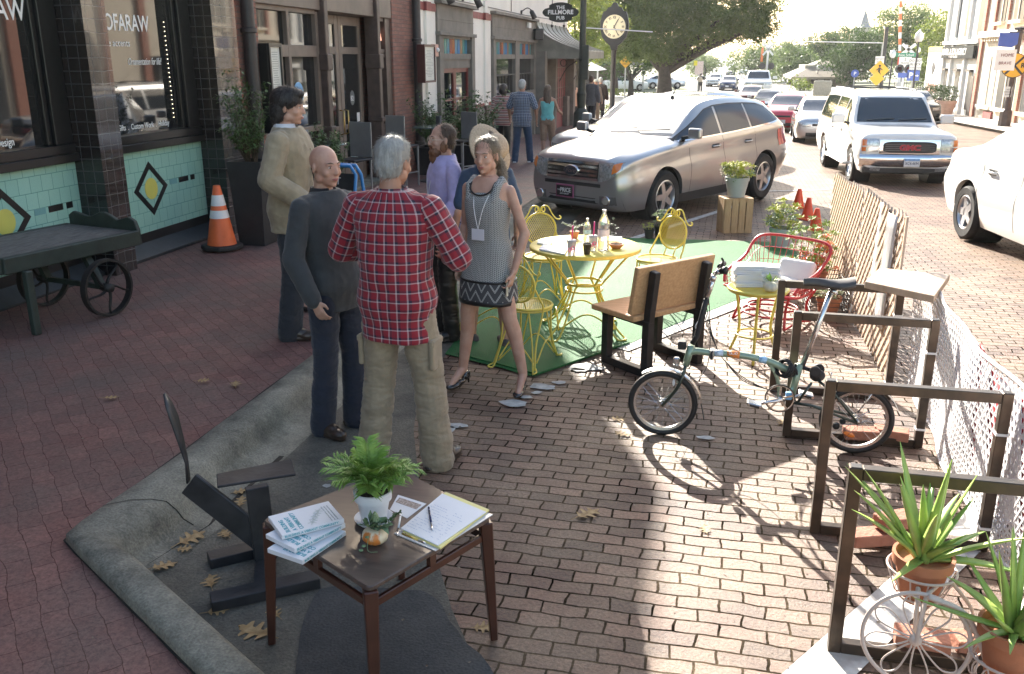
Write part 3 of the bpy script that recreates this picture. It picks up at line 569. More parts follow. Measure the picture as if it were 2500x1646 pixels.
# stations: x,zb,ws,zs,wm,zm,wb,zbelt,wr,zr,zt
ST = {
 'suv': dict(wb=2.82, ax=1.40, R=.375, tr=.83, st=[
  (2.38,.40,.50,.46,.62,.56,.58,.68,.42,.74,.76),(2.33,.28,.74,.38,.80,.56,.76,.84,.60,.92,.94),(2.12,.22,.86,.32,.92,.60,.87,.95,.70,1.02,1.05),
  (1.75,.22,.90,.30,.96,.64,.90,1.01,.72,1.08,1.11),(1.35,.22,.91,.30,.965,.66,.90,1.05,.73,1.12,1.15),(1.0,.22,.91,.30,.965,.68,.89,1.08,.73,1.15,1.18),(.62,.22,.91,.30,.965,.70,.885,1.10,.71,1.36,1.40),
  (.22,.22,.91,.30,.965,.70,.885,1.11,.66,1.56,1.61),(-.3,.22,.91,.30,.965,.70,.885,1.12,.64,1.62,1.685),(-1.0,.22,.91,.30,.965,.70,.885,1.15,.63,1.61,1.68),(-1.7,.22,.91,.32,.965,.72,.88,1.19,.61,1.54,1.61),
  (-2.0,.26,.88,.36,.95,.74,.86,1.20,.60,1.45,1.52),(-2.22,.32,.82,.42,.90,.76,.80,1.16,.58,1.26,1.30),(-2.34,.36,.76,.46,.84,.72,.76,.98,.56,1.06,1.08),(-2.38,.42,.62,.50,.72,.66,.66,.84,.46,.90,.92)],
  glass=[[(.98,1.135,1.145),(.5,1.15,1.36),(.12,1.16,1.52),(-.12,1.165,1.56)],[(-.18,1.165,1.565),(-.6,1.18,1.575),(-1.02,1.2,1.56)],[(-1.07,1.2,1.56),(-1.5,1.225,1.53),(-1.75,1.24,1.47),(-1.98,1.265,1.29)]],
  doors=[.78,-.16,-1.12],ws_=[(1.19,.68),(1.3,.68),(1.45,.635),(1.58,.56)],rs_=[(1.5,.5),(1.35,.55),(1.18,.62)]),
 'bigsuv': dict(wb=3.3, ax=1.80, R=.385, tr=.86, st=[
  (2.72,.46,.76,.50,.86,.58,.84,.74,.70,.80,.82),(2.68,.36,.86,.44,.95,.62,.93,.96,.84,1.02,1.04),(2.5,.30,.93,.42,.99,.70,.96,1.05,.84,1.12,1.15),
  (2.0,.30,.95,.42,1.0,.74,.97,1.09,.84,1.16,1.20),(1.6,.30,.95,.42,1.0,.76,.965,1.12,.84,1.19,1.23),(1.3,.30,.95,.42,1.0,.78,.96,1.14,.84,1.22,1.26),(1.0,.30,.95,.42,1.0,.78,.955,1.16,.82,1.48,1.53),
  (.66,.30,.95,.42,1.0,.78,.95,1.17,.77,1.76,1.82),(.1,.30,.95,.42,1.0,.78,.95,1.17,.75,1.82,1.90),(-1.0,.30,.95,.42,1.0,.78,.95,1.17,.75,1.83,1.91),(-2.2,.30,.95,.42,1.0,.78,.95,1.17,.75,1.82,1.90),
  (-2.55,.34,.94,.44,.99,.78,.94,1.17,.75,1.74,1.82),(-2.70,.38,.92,.46,.97,.78,.92,1.15,.76,1.4,1.46),(-2.76,.42,.88,.5,.94,.74,.88,1.0,.76,1.06,1.1)],
  glass=[[(1.14,1.2,1.22),(.8,1.21,1.55),(.55,1.22,1.70),(.3,1.22,1.74)],[(.22,1.22,1.74),(-.3,1.22,1.75),(-.78,1.22,1.75)],[(-.88,1.22,1.75),(-1.6,1.23,1.75),(-2.4,1.25,1.72)]],
  doors=[1.25,.26,-.82],ws_=[(1.27,.80),(1.4,.78),(1.6,.73),(1.78,.66)],rs_=[(1.74,.6),(1.5,.66),(1.24,.7)]),
 'sedan': dict(wb=2.68, ax=1.36, R=.315, tr=.76, st=[
  (2.28,.34,.50,.40,.62,.50,.58,.62,.42,.66,.67),(2.22,.24,.72,.32,.78,.48,.74,.72,.58,.78,.80),(1.95,.19,.82,.27,.87,.50,.82,.81,.66,.87,.90),
  (1.45,.18,.84,.26,.89,.54,.84,.88,.68,.94,.97),(1.05,.18,.84,.26,.89,.56,.83,.92,.68,.97,1.0),(.68,.18,.84,.26,.89,.58,.82,.94,.66,1.10,1.14),(.2,.18,.84,.26,.89,.58,.815,.95,.60,1.33,1.37),
  (-.3,.18,.84,.26,.89,.58,.81,.96,.57,1.395,1.445),(-.9,.18,.84,.26,.89,.58,.81,.97,.56,1.37,1.42),(-1.35,.18,.84,.27,.89,.60,.81,.98,.56,1.22,1.27),(-1.7,.20,.83,.30,.88,.62,.80,.985,.60,1.05,1.09),
  (-2.05,.24,.80,.34,.85,.62,.77,.96,.60,1.0,1.03),(-2.22,.30,.72,.40,.79,.60,.72,.86,.56,.93,.95),(-2.28,.38,.58,.46,.66,.58,.60,.74,.42,.79,.80)],
  glass=[[(.86,.975,.98),(.5,.985,1.16),(.2,.99,1.28),(-.1,.99,1.335)],[(-.16,.99,1.34),(-.6,1.0,1.345),(-.95,1.005,1.31),(-1.18,1.01,1.23),(-1.42,1.02,1.08)]],
  doors=[.74,-.13,-1.05],ws_=[(1.03,.63),(1.15,.62),(1.25,.58),(1.35,.5)],rs_=[(1.30,.48),(1.18,.54),(1.08,.58)]),
 'pickup': dict(wb=3.5, ax=1.75, R=.40, tr=.86, st=[
  (2.75,.46,.76,.52,.88,.62,.86,.86,.74,.94,.96),(2.70,.36,.88,.46,.96,.66,.94,1.08,.84,1.14,1.16),(2.4,.34,.93,.46,.99,.74,.97,1.16,.84,1.22,1.25),(1.6,.34,.94,.46,1.0,.78,.97,1.2,.84,1.27,1.31),(1.2,.34,.94,.46,1.0,.8,.96,1.22,.82,1.3,1.34),(.85,.34,.94,.46,1.0,.8,.95,1.24,.78,1.6,1.64),(.5,.34,.94,.46,1.0,.8,.95,1.25,.74,1.84,1.9),(-.2,.34,.94,.46,1.0,.8,.95,1.25,.74,1.86,1.92),(-.75,.34,.94,.46,1.0,.8,.95,1.25,.74,1.8,1.86),(-.9,.34,.94,.46,1.0,.8,.95,1.25,.80,1.3,1.32),(-2.6,.36,.94,.48,1.0,.8,.95,1.25,.86,1.27,1.27),(-2.72,.4,.9,.5,.96,.8,.92,1.2,.84,1.23,1.24)],
  glass=[[(1.0,1.29,1.31),(.7,1.3,1.6),(.45,1.3,1.75),(.2,1.3,1.78)],[(.12,1.3,1.78),(-.3,1.3,1.78),(-.65,1.3,1.76)]],
  doors=[1.0,.16,-.7],ws_=[(1.36,.76),(1.5,.74),(1.7,.7),(1.85,.64)],rs_=[(1.75,.55),(1.4,.6)])}
def cat(p0,p1,p2,p3,t): return .5*((2*p1)+(p2-p0)*t+(2*p0-5*p1+4*p2-p3)*t*t+(3*p1-p0-3*p2+p3)*t**3)
def car_grid(st,nu=5,nv=4):
 A = []
 for x,zb,ws,zs,wm,zm,wb,zl,wr,zr,zt in st:
  A.append([(x,0,zb),(x,ws*.85,zb),(x,ws,zs),(x,wm,zm),(x,wm*.35+wb*.65,zm*.42+zl*.58),(x,wb,zl),(x,wr,zr),(x,wr*.82,zr+(zt-zr)*.55),(x,wr*.4,zr+(zt-zr)*.93),(x,0,zt)])
 A = np.array(A,float); n = len(A); rows = []
 for i in range(n-1):
  for k in range(nu):
   rows.append(cat(A[max(i-1,0)],A[i],A[i+1],A[min(i+2,n-1)],k/nu))
 rows.append(A[-1]); R = np.array(rows); out = []
 m = R.shape[1]
 for j in range(m-1):
  a,b,c,d = R[:,max(j-1,0)],R[:,j],R[:,j+1],R[:,min(j+2,m-1)]
  for k in range(nv): out.append(cat(a,b,c,d,k/nv))
 out.append(R[:,-1]); return np.array(out).transpose(1,0,2)
def wheel_parts(R,w,spokes,lod=24,rimmat=None,rr=.66):
 t = MB().lathe([(R*rr,-w/2),(R*.9,-w/2-.006),(R*.985,-w/2+.03),(R,-w/2+.06),(R,w/2-.06),(R*.985,w/2-.03),(R*.9,w/2+.006),(R*rr,w/2),(R*rr,-w/2)],lod,(0,0,0),(0,1,0),False)
 r = MB(); r.lathe([(R*rr,-w/2),(R*rr,w/2-.01),(R*rr-.02,w/2),(R*rr-.035,w/2-.02),(R*rr-.035,-w/2)],lod,(0,0,0),(0,1,0),False)
 r.lathe([(.001,w/2-.02),(.065,w/2-.02),(.075,w/2-.05),(.08,-w/4)],16,(0,0,0),(0,1,0))
 for k in range(spokes):
  a = 2*pi*k/spokes; c,s_ = cos(a),sin(a)
  pp = [(.05,-.045),(R*rr-.02,-.035 if spokes > 4 else -.05),(R*rr-.02,.035 if spokes > 4 else .05),(.05,.045)]
  r.prism([(x*c-y*s_,x*s_+y*c) for x,y in pp],.03,(0,w/2-.015,0),(1,0,0),(0,0,1))
 d = MB().lathe([(.001,w/2-.07),(R*rr-.03,w/2-.07)],lod,(0,0,0),(0,1,0),False)
 return t,r,d
WC = {}
def add_wheels(root,sp,spokes,lod,rim):
 key = (sp['R'], spokes, lod, rim.name)
 for sx in (1,-1):
  for sy in (1,-1):
   x = sp['ax'] if sx > 0 else sp['ax']-sp['wb']; loc = Matrix.Translation((x, sy*sp['tr'], sp['R']))@Matrix.Rotation(0 if sy > 0 else pi, 4, 'Z')
   if key not in WC:
    t, r, d = wheel_parts(sp['R'], .235, spokes, lod)
    tm = t.build('wheel', TYRE, None, 50); rm = r.build('rim', rim, tm, 50); dm = d.build('brake_disc', BLKPL, tm)
    WC[key] = (tm.data,rm.data,dm.data)
    for o in (tm,rm,dm): bpy.data.objects.remove(o)
   t = bpy.data.objects.new('wheel', WC[key][0]); COL.objects.link(t); t.parent = root; t.matrix_local = loc
   for nm, dd in (('rim', WC[key][1]), ('brake_disc', WC[key][2])):
    o = bpy.data.objects.new(nm,dd); COL.objects.link(o); o.parent = t
class Deck:      # projects flat outlines onto the body surface
 def __init__(s,bvh): s.b = bvh
 def hit(s,o,d):
  r = s.b.ray_cast(Vector(o),Vector(d).normalized()); return r
 def strip(s, cols, axis, off=.004, n=3, m=4, mb=None):    # cols: [(a, lo, hi)], axis: '+y','-y','+x','-x'; (a, z) or z rows
  mb = mb or MB(); rows = []
  C = []
  for i in range(len(cols)-1):
   for k in range(n): t = k/n; C.append([cols[i][q]*(1-t)+cols[i+1][q]*t for q in range(3)])
  C.append(list(cols[-1]))
  sg = 1 if axis[0] == '+' else -1
  for a,lo,hi in C:
   r = []
   for k in range(m+1):
    z = lo+(hi-lo)*k/m
    if axis[1] == 'y': o, d = (a, sg*3, z), (0, -sg, 0)
    else: o,d = (sg*4,a,z),(-sg,0,0)
    h = s.hit(o,d)
    if h[0] is None: p = r[-1] if r else Vector(o)*.3
    else: p = h[0]+h[1]*off
    r.append(p)
   rows.append(r)
  return mb.grid(rows)
 def rowstrip(s,rows_,axis,off=.004,n=3,m=6,mb=None):   # rows: [(z,halfwidth)]
  mb = mb or MB(); R = []; Z = []
  for i in range(len(rows_)-1):
   for k in range(n): t = k/n; Z.append((rows_[i][0]*(1-t)+rows_[i+1][0]*t,rows_[i][1]*(1-t)+rows_[i+1][1]*t))
  Z.append(rows_[-1]); sg = 1 if axis[0] == '+' else -1
  for z,w in Z:
   r = []
   for k in range(-m,m+1):
    h = s.hit((sg*4,w*k/m,z),(-sg,0,0)); r.append(h[0]+h[1]*off if h[0] else (r[-1] if r else Vector((sg*2,w*k/m,z))))
   R.append(r)
  return mb.grid(R)
def make_car(kind, name, label, pm, detail=2, spokes=5, lod=28, rim=ALLOY, tint=None, extra=None, group=None, cat_='car'):
 sp = ST[kind]; tint = tint or CGLASS
 root = thing(name,label,cat_,group=group)
 g = car_grid(sp['st'], 5 if detail > 1 else 3, 4 if detail > 1 else 2)
 nr,nc = g.shape[:2]
 full = [[tuple(p) for p in r]+[(p[0],-p[1],p[2]) for p in r[-2:0:-1]] for r in g]
 mb = MB(); mb.grid(full,True); mb.f = [f[::-1] for f in mb.f]; n = len(full[0]); mb.f.append(tuple(range(n))); mb.f.append(tuple((nr-1)*n+k for k in range(n))[::-1]); mb.mi += [0,0]
 tmp = mb.build('body', pm, None, True)
 bm = bmesh.new(); bm.from_mesh(tmp.data); bmesh.ops.recalc_face_normals(bm,faces=bm.faces); bm.to_mesh(tmp.data)
 D = Deck(BVHTree.FromBMesh(bm)); bm.free()
 cut = MB()
 for x in (sp['ax'], sp['ax']-sp['wb']):
  for sy in (1, -1): cut.lathe([(sp['R']+.055, -.3), (sp['R']+.055, .3)], 36, (x, sy*(sp['tr']+.02), sp['R']+.01), (0, 1, 0))
 cu = cut.build('cut', BLKPL)
 md = tmp.modifiers.new('b', 'BOOLEAN'); md.object = cu; md.operation = 'DIFFERENCE'; md.solver = 'FAST'
 body = to_mesh(tmp, 'body', pm, root, True); body.data.set_sharp_from_angle(angle=radians(35)); bpy.data.objects.remove(cu)
 m = MB()
 for x in (sp['ax'], sp['ax']-sp['wb']):
  for sy in (1, -1): m.lathe([(sp['R']+.052, -.28), (sp['R']+.052, .05)], 24, (x, sy*(sp['tr']+.02), sp['R']+.01), (0, sy, 0), False); m.lathe([(.001, -.27), (sp['R']+.052, -.27)], 24, (x, sy*(sp['tr']+.02), sp['R']+.01), (0, sy, 0), False)
 m.split('wheel_well', BLKPL, root)
 add_wheels(root,sp,spokes,lod,rim)
 sd = ('+y', '-y')
 for a in sd:
  for cols in sp['glass']:
   w_ = D.strip(cols, a, .004).build('side_window', tint, root, True)
  if detail > 1:
   m = MB(); D.strip([(c[0], c[1]-.022, c[1]-.002) for q in sp['glass'] for c in q], a, .007, 3, 1, m); m.build('window_trim', CHROME, root, True)
   m = MB(); D.strip([(sp['glass'][0][0][0]+.05, sp['glass'][0][0][1]-.01, sp['glass'][0][0][2]+.02)]+[(c[0], c[2]-.002, c[2]+.016) for q in sp['glass'] for c in q], a, .006, 3, 1, m); m.build('window_seal', BLKPL, root, True)
  for x in sp['doors']:
   m = MB(); top = .06+sp['glass'][0][0][1] if x > .4 else sp['glass'][0][0][1]
   D.strip([(x-.005, sp['st'][5][3]+.03, top), (x+.005, sp['st'][5][3]+.03, top)], a, .0015, 1, 14, m); m.build('door_gap', BLKPL, root)
  if detail > 1:
   for x in sp['doors'][1:]:
    z = sp['glass'][0][0][1]-.14
    m = MB(); D.strip([(x+.12, z-.03, z+.03), (x+.32, z-.03, z+.03)], a, .002, 2, 2, m); hb = m.build('handle_recess', BLKPL, root)
    h = D.hit((x+.22, 3 if a == '+y' else -3, z), (0, -1 if a == '+y' else 1, 0))[0]; s_ = 1 if a == '+y' else -1
    MB().tube([(x+.1, h.y+s_*.005, z), (x+.13, h.y+s_*.03, z), (x+.3, h.y+s_*.03, z), (x+.33, h.y+s_*.005, z)], .013, 6).build('handle', pm, root, True)
  # mirror
  s_ = 1 if a == '+y' else -1; x0 = sp['glass'][0][0][0]-.12; z0 = sp['glass'][0][0][1]+.05; wb = sp['st'][5][6]
  m = MB(); m.bar((x0, s_*(wb-.06), z0-.02), (x0-.02, s_*(wb+.1), z0+.01), .1, .05); mo = m.build('mirror_arm', BLKPL, root, bevel=.01)
  k_ = 1.35 if kind in ('bigsuv', 'pickup') else 1.
  MB().box((x0+.02, s_*(wb+.06+.11*k_), z0+.06*k_), (.10, .21*k_, .15*k_)).build('mirror', pm, root, bevel=.035, bseg=3)
 D.rowstrip(sp['ws_'], '+x', .004, 3).build('windscreen', GLARE_GLASS if pm.name.startswith('silver_beige') else CGLASS, root, True)
 D.rowstrip(sp['rs_'], '-x', .004, 3).build('rear_window', tint, root, True)
 if detail > 1:
  z, w = sp['ws_'][0]
  for y0 in (.1*w,-.75*w):
   pts = [D.hit((4,y0+t*.75*w,z+.03+.04*t),(-1,0,0)) for t in (0,.5,1)]
   MB().tube([p[0]+p[1]*.02 for p in pts if p[0]], .009, 5).build('wiper', BLKPL, root)
 if extra: extra(root,D,sp,pm)
 return root
def lamps_simple(root,D,sp,pm):
 st = sp['st']; z0, z1 = st[1][7]-.16, st[1][7]-.02; w = st[1][6]
 for s_ in (1,-1):
  D.strip([(s_*(w*.52), z0+.02, z1), (s_*(w*.98), z0+.04, z1+.03)], '+x', .006, 4, 3).build('headlight', LAMPG, root, True)
  D.strip([(s_*(w*.6), z0, z1), (s_*(w*.98), z0, z1)], '-x', .006, 4, 3).build('tail_light', REDL, root, True)
 D.strip([(-w*.45, z0+.05, z1-.02), (w*.45, z0+.05, z1-.02)], '+x', .006, 4, 2).build('grille', BLKPL, root)
 D.strip([(-w*.7, st[1][1]+.04, st[1][1]+.16), (w*.7, st[1][1]+.04, st[1][1]+.16)], '+x', .006, 4, 2).build('bumper_intake', BLKPL, root)
 p = D.hit((4,0,st[1][1]+.2),(-1,0,0))[0]
 if p: MB().box((p.x+.012, 0, st[1][1]+.2), (.012, .31, .15)).build('number_plate', PLATE, root)
def fr_text(root,D,s_,size,z,mat,y=0,x=None,sx=1.,bold=0.02,sh=0):
 px = x if x is not None else D.hit((4,y,z),(-1,0,0))[0].x+.01
 return txt(s_, size, mat, root, (px, y, z), (0, 1, 0), (0, 0, 1), align='CENTER', sx=sx, bold=bold, shear=sh)
def suv_front(root,D,sp,pm):
 gr = D.strip([(-.47, .66, .90), (.47, .66, .90)], '+x', .004, 8, 5).build('grille', M('grille_dark', (.05, .05, .055), .3, .6, var=.1), root, True)
 for z in (.68, .735, .79, .845, .895): D.strip([(-.47, z-.014, z+.016), (.47, z-.014, z+.016)], '+x', .018, 8, 1).build('grille_bar', CHROME, gr, True)
 p = D.hit((4,0,.785),(-1,0,0))[0]
 m = MB(); m.lathe([(.001, .03), (.12, .03), (.14, .02), (.145, 0)], 24, p+Vector((.015, 0, 0)), (1, 0, 0), sq=.55); e = m.build('badge', CHROME, gr, True)
 m = MB(); m.lathe([(.001, .034), (.118, .034)], 24, p+Vector((.015, 0, 0)), (1, 0, 0), sq=.55); m.build('badge_field', M('badge_blue', (.05, .06, .09), .3, var=0), gr)
 txt('Ford', .085, CHROME, gr, (p.x+.05, 0, .758), (0, 1, 0), (0, 0, 1), align='CENTER', shear=.4, sx=1.15)
 D.strip([(-.52, .575, .625), (.52, .575, .625)], '+x', .005, 8, 2).build('bumper_intake', BLKPL, root)
 for s_ in (1,-1):
  hl = D.strip([(s_*.49, .64, .90), (s_*.62, .68, .92), (s_*.74, .76, .93), (s_*.82, .84, .935)], '+x', .008, 4, 4).build('headlight', LAMPG, root, True)
  D.strip([(s_*.70, .77, .90), (s_*.77, .81, .92), (s_*.80, .84, .925)], '+x', .013, 4, 3).build('indicator', AMBER, hl, True)
  p = D.hit((4,s_*.62,.40),(-1,0,0))[0]
  f_ = MB().lathe([(.07, 0), (.07, .03), (.05, .03)], 16, p, (1, 0, 0)).build('fog_light', CHROME, root, True); MB().lathe([(.001, .025), (.05, .025)], 16, p, (1, 0, 0)).build('fog_lens', LAMPG, f_)
  D.strip([(s_*.5, .34, .46), (s_*.76, .34, .46)], '+x', .003, 4, 2).build('fog_surround', CHROME if False else M('satin_grey', (.2, .2, .2), .4, .5), root)
  D.strip([(-1.85, .85, 1.12), (-2.05, .86, 1.13), (-2.2, .88, 1.1)], '+y' if s_ > 0 else '-y', .006, 4, 3).build('tail_light', REDL, root, True)
  D.strip([(1.05, .24, .38), (-1.0, .24, .38)], '+y' if s_ > 0 else '-y', .004, 8, 2).build('sill_cladding', BLKPL, root, True)
 D.strip([(-.82, .27, .42), (.82, .27, .42)], '+x', .002, 8, 2).build('lower_bumper', BLKPL, root, True)
 p = D.hit((4,-.12,.49),(-1,0,0))[0]; px = p.x+.02
 pl = MB().box((px, -.12, .48), (.014, .34, .19)).build('front_plate', M('plate_frame', (.35, .08, .2), .4, var=0), root, bevel=.006); MB().box((px+.008, -.12, .48), (.006, .30, .15)).build('plate_face', M('plate_black', (.012, .01, .012), .3, var=0), pl)
 txt('PRICE', .085, WHITEP, pl, (px+.013, -.1, .465), (0, 1, 0), (0, 0, 1), align='CENTER', bold=.02, sx=.92); txt('THE', .03, WHITEP, pl, (px+.013, -.255, .48), (0, 1, 0), (0, 0, 1)); txt('AUTO GROUP', .026, WHITEP, pl, (px+.013, -.12, .43), (0, 1, 0), (0, 0, 1), align='CENTER')
 h = D.hit((-.05, 0, 4), (0, 0, -1))[0]; m = MB(); m.lathe([(.04, 0), (.02, .04)], 10, h); m.tube([h+Vector((0, 0, .03)), h+Vector((-.12, 0, .2))], .006, 5); m.build('aerial', BLKPL, root)
def gmc_front(root,D,sp,pm):
 x = 2.72
 D.strip([(-.60, .72, 1.0), (.60, .72, 1.0)], '+x', .012, 8, 4).build('grille_surround', CHROME, root, True)
 pts = []
 for a in np.linspace(0,2*pi,40,endpoint=False): pts.append((math.copysign(abs(cos(a))**.35,cos(a))*.53,.855+math.copysign(abs(sin(a))**.45,sin(a))*.115))
 p = D.hit((4,0,.87),(-1,0,0))[0]
 g_ = MB().prism(pts, .03, (p.x+.0, 0, 0), (0, 1, 0), (0, 0, 1)).build('grille', BLKPL, root)
 txt('GMC', .15, M('emblem_red', (.45, .05, .07), .3, .2, var=0), g_, (p.x+.045, 0, .80), (0, 1, 0), (0, 0, 1), align='CENTER', bold=.05, sx=1.25, ext=.012)
 for z in (.79, .83, .87, .91): MB().box((p.x+.034, 0, z), (.01, .98, .008)).build('grille_bar', M('satin_grey', (.2, .2, .2), .4, .5), g_)
 for s_ in (1,-1):
  hl = D.strip([(s_*.62, .88, 1.02), (s_*.80, .88, 1.02), (s_*.93, .88, 1.01)], '+x', .01, 4, 4).build('headlight', LAMPG, root, True)
  D.strip([(s_*.86, .88, 1.0), (s_*.935, .88, 1.0)], '+x', .016, 3, 3).build('indicator', AMBER, hl, True)
  il = D.strip([(s_*.62, .76, .86), (s_*.94, .76, .86)], '+x', .01, 4, 3).build('sidelight', LAMPG, root, True); D.strip([(s_*.87, .77, .85), (s_*.94, .77, .85)], '+x', .015, 3, 2).build('indicator', AMBER, il, True)
  MB().bar((1.6, s_*1.0, .40), (-.9, s_*1.0, .40), .2, .06).build('running_board', pm, root, bevel=.02)
  MB().tube([D.hit((x_, s_*.68, 4), (0, 0, -1))[0]+Vector((0, 0, .05)) for x_ in (.1, -.6, -1.4, -2.1)], .02, 6).build('roof_rail', BLKPL, root)
  D.strip([(s_*.55, .37, .44), (s_*.75, .37, .44)], '+x', .03, 3, 2).build('fog_light', LAMPG, root)
  D.strip([(s_*.97*.5+.0, 1.2, 1.7), (s_*.82, 1.2, 1.7)], '-x', .01, 3, 3).build('tail_light', REDL, root)
 for xx in (-.4, -1.7): MB().tube([D.hit((xx, y, 4), (0, 0, -1))[0]+Vector((0, 0, .06)) for y in (-.66, -.3, 0, .3, .66)], .016, 6).build('rack_bar', BLKPL, root)
 rows = []
 for y in np.linspace(-.98,.98,15):
  xx = 2.80-.10*abs(y)**3; rows.append([(xx-.12,y,.72),(xx,y,.70),(xx+.02,y,.62),(xx+.01,y,.52),(xx-.06,y,.45)])
 bp = MB().grid(rows); bp.build('chrome_bumper', CHROME, root, True)
 MB().bb((2.45, -.9, .30), (2.72, .9, .45)).build('lower_valance', BLKPL, root, bevel=.03)
 pl = MB().box((2.84, .05, .55), (.014, .32, .17)).build('number_plate', PLATE, root, bevel=.004); txt('XC4-4694', .085, M('plate_ink', (.03, .04, .1), .4, var=0), pl, (2.85, .05, .51), (0, 1, 0), (0, 0, 1), align='CENTER', sx=.75);
 MB().box((2.849, .05, .61), (.004, .3, .045)).build('plate_band', M('plate_sky', (.25, .42, .7), .4, var=.3, sc=40), pl)
def put(o,x,y,ang,s=1.,h=0.): o.location = (x,y,zg(y)+h); o.rotation_euler = (0,0,ang); o.scale = (s,s,s); return o
SILV = paint('silver_beige_paint', (.43, .44, .455), .8, .32); WHT = paint('white_paint', (.78, .78, .76), 0, .3); SIL2 = paint('silver_paint', (.5, .52, .54), .7, .3)
RED = paint('red_paint', (.55, .02, .05), .0, .3); DKBL = paint('navy_paint', (.03, .05, .12), .3); MAR = paint('maroon_paint', (.12, .03, .03), .3); BLK = paint('black_paint', (.015, .015, .017), .2); GRY = paint('graphite_paint', (.09, .1, .11), .5)
GLARE_GLASS = M('glare_windscreen', (.16, .18, .19), .42, 0, .1, sc=5, spec=1., coat=.6)  # grey base lightens the suv windscreen, painting in the sun's glare
TINT = M('blue_grey_tint', (.045, .06, .085), .12, 0, 0, spec=.35)
suv = put(make_car('suv', 'parked_suv', 'silver beige suv parked nose to kerb behind the yellow table', SILV, 2, 5, 40, ALLOY, TINT, suv_front, cat_='suv'), -.69, 15.55, -2.125, 1.04)
suv.rotation_euler[1] = .015
gmc = put(make_car('bigsuv', 'white_suv', 'large white suv with chrome bumper and black grille driving towards the camera', WHT, 2, 5, 36, ALLOY, CGLASS, gmc_front, cat_='suv'), 3.66, 21.9, -1.505, .945)
put(make_car('sedan', 'white_car', 'white car cut off by the right edge beside the lattice fence', WHT, 2, 5, 40, ALLOY, CGLASS, lamps_simple), 4.5, 11.5, -1.42, 1.12)
sd = make_car('suv', 'parked_crossover', 'pale silver crossover parked directly behind the silver beige suv', SIL2, 1, 5, 20, ALLOY, TINT, lamps_simple); put(sd, -1.15, 19.3, -2.1, 1.03)
put(make_car('suv', 'parked_crossover', 'pale blue grey suv whose roof shows above the two parked silver cars', paint('pale_blue_paint', (.4, .45, .52), .6), 1, 5, 20, ALLOY, TINT, lamps_simple), -.75, 23.2, -2.08, 1.02)
put(make_car('sedan', 'silver_car', 'silver sedan half hidden behind the large white suv', SIL2, 1, 5, 24, ALLOY, CGLASS, lamps_simple), 3.6, 33.5, -1.62)
put(make_car('sedan', 'red_car', 'bright red coupe waiting in the queue of cars', RED, 1, 5, 24, ALLOY, CGLASS, lamps_simple), 3.05, 40.2, -1.75)
put(make_car('sedan', 'silver_car', 'silver grey car with dark mirrors behind the red coupe', SIL2, 1, 5, 16, ALLOY, CGLASS, lamps_simple), 2.95, 53, -1.7)
put(make_car('sedan', 'maroon_car', 'maroon car between the white pickup and the red coupe', MAR, 1, 5, 16, ALLOY, CGLASS, lamps_simple), 2.5, 66, -1.7)
put(make_car('pickup', 'pickup_truck', 'white pickup truck with wide black mirrors in the queue', WHT, 1, 5, 16, ALLOY, CGLASS, lamps_simple, cat_='pickup'), 3.6, 83, -1.62, 1.15)
put(make_car('sedan', 'blue_car', 'dark blue sedan left of the white pickup', DKBL, 1, 5, 12, ALLOY, CGLASS, lamps_simple), 1.4, 100, -1.66)
put(make_car('sedan', 'white_car', 'small white sedan at the left end of the far queue', WHT, 1, 5, 12, ALLOY, CGLASS, lamps_simple), .0, 112, -1.7)
put(make_car('sedan', 'black_car', 'glossy black car parked beside the potted topiary', BLK, 1, 5, 16, ALLOY, CGLASS, lamps_simple), 10.2, 51.5, -1.57)
far_specs = [(5.2, 190, WHT, 'white car on the far road, nearest of the distant traffic'), (2.6, 175, GRY, 'grey car on the far road just past the queue'), (6.6, 230, GRY, 'grey car far down the sunlit road near the trees'), (3.4, 260, WHT, 'white speck of a car in the middle of the far road'), (8, 150, BLK, 'dark van shaped car right of the far road'), (4.6, 330, SIL2, 'silver speck of a car furthest down the road')]
for x,y,pm_,lb in far_specs:
 put(make_car('sedan', 'distant_car', lb, pm_, 1, 5, 10, ALLOY, CGLASS, lamps_simple, group='cars far down the road'), x, y, -1.58)
for x, y, ang, pm_, lb in ((-9, 96, .3, WHT, 'white car parked behind the big tree trunk'), (-5.5, 104, .2, SIL2, 'silver car parked right of the big tree trunk')):
 put(make_car('sedan', 'parked_car', lb, pm_, 1, 5, 10, ALLOY, CGLASS, lamps_simple), x, y, ang)
# ================= people =================
SKIN = M('skin_fair', (.46, .25, .18), .5, var=0, col2=(.56, .34, .25), sc=16, sss=.12, bump=.1, bsc=120); SKIN2 = M('skin_tanned', (.40, .21, .14), .5, var=.1, sc=12, sss=.1)
LIPS = M('lips', (.42, .15, .13), .4, var=0); EYEW = M('eye_white', (.6, .58, .55), .2, var=0); IRIS = M('iris', (.03, .03, .035), .15, var=0)
def hairm(name,c,c2): return M(name,c,.45,var=0,col2=c2,sc=60,stretch=(1,1,.12),bump=.8,bsc=90,detail=5)
H_BLACK = hairm('black_hair', (.012, .01, .01), (.03, .024, .022)); H_GREY = hairm('silver_hair', (.30, .30, .29), (.52, .52, .5)); H_BLOND = hairm('ash_blonde_hair', (.10, .07, .042), (.22, .165, .105)); H_BROWN = hairm('brown_hair', (.06, .035, .022), (.12, .075, .05)); H_BEARD = hairm('ginger_beard', (.12, .05, .022), (.22, .10, .05))
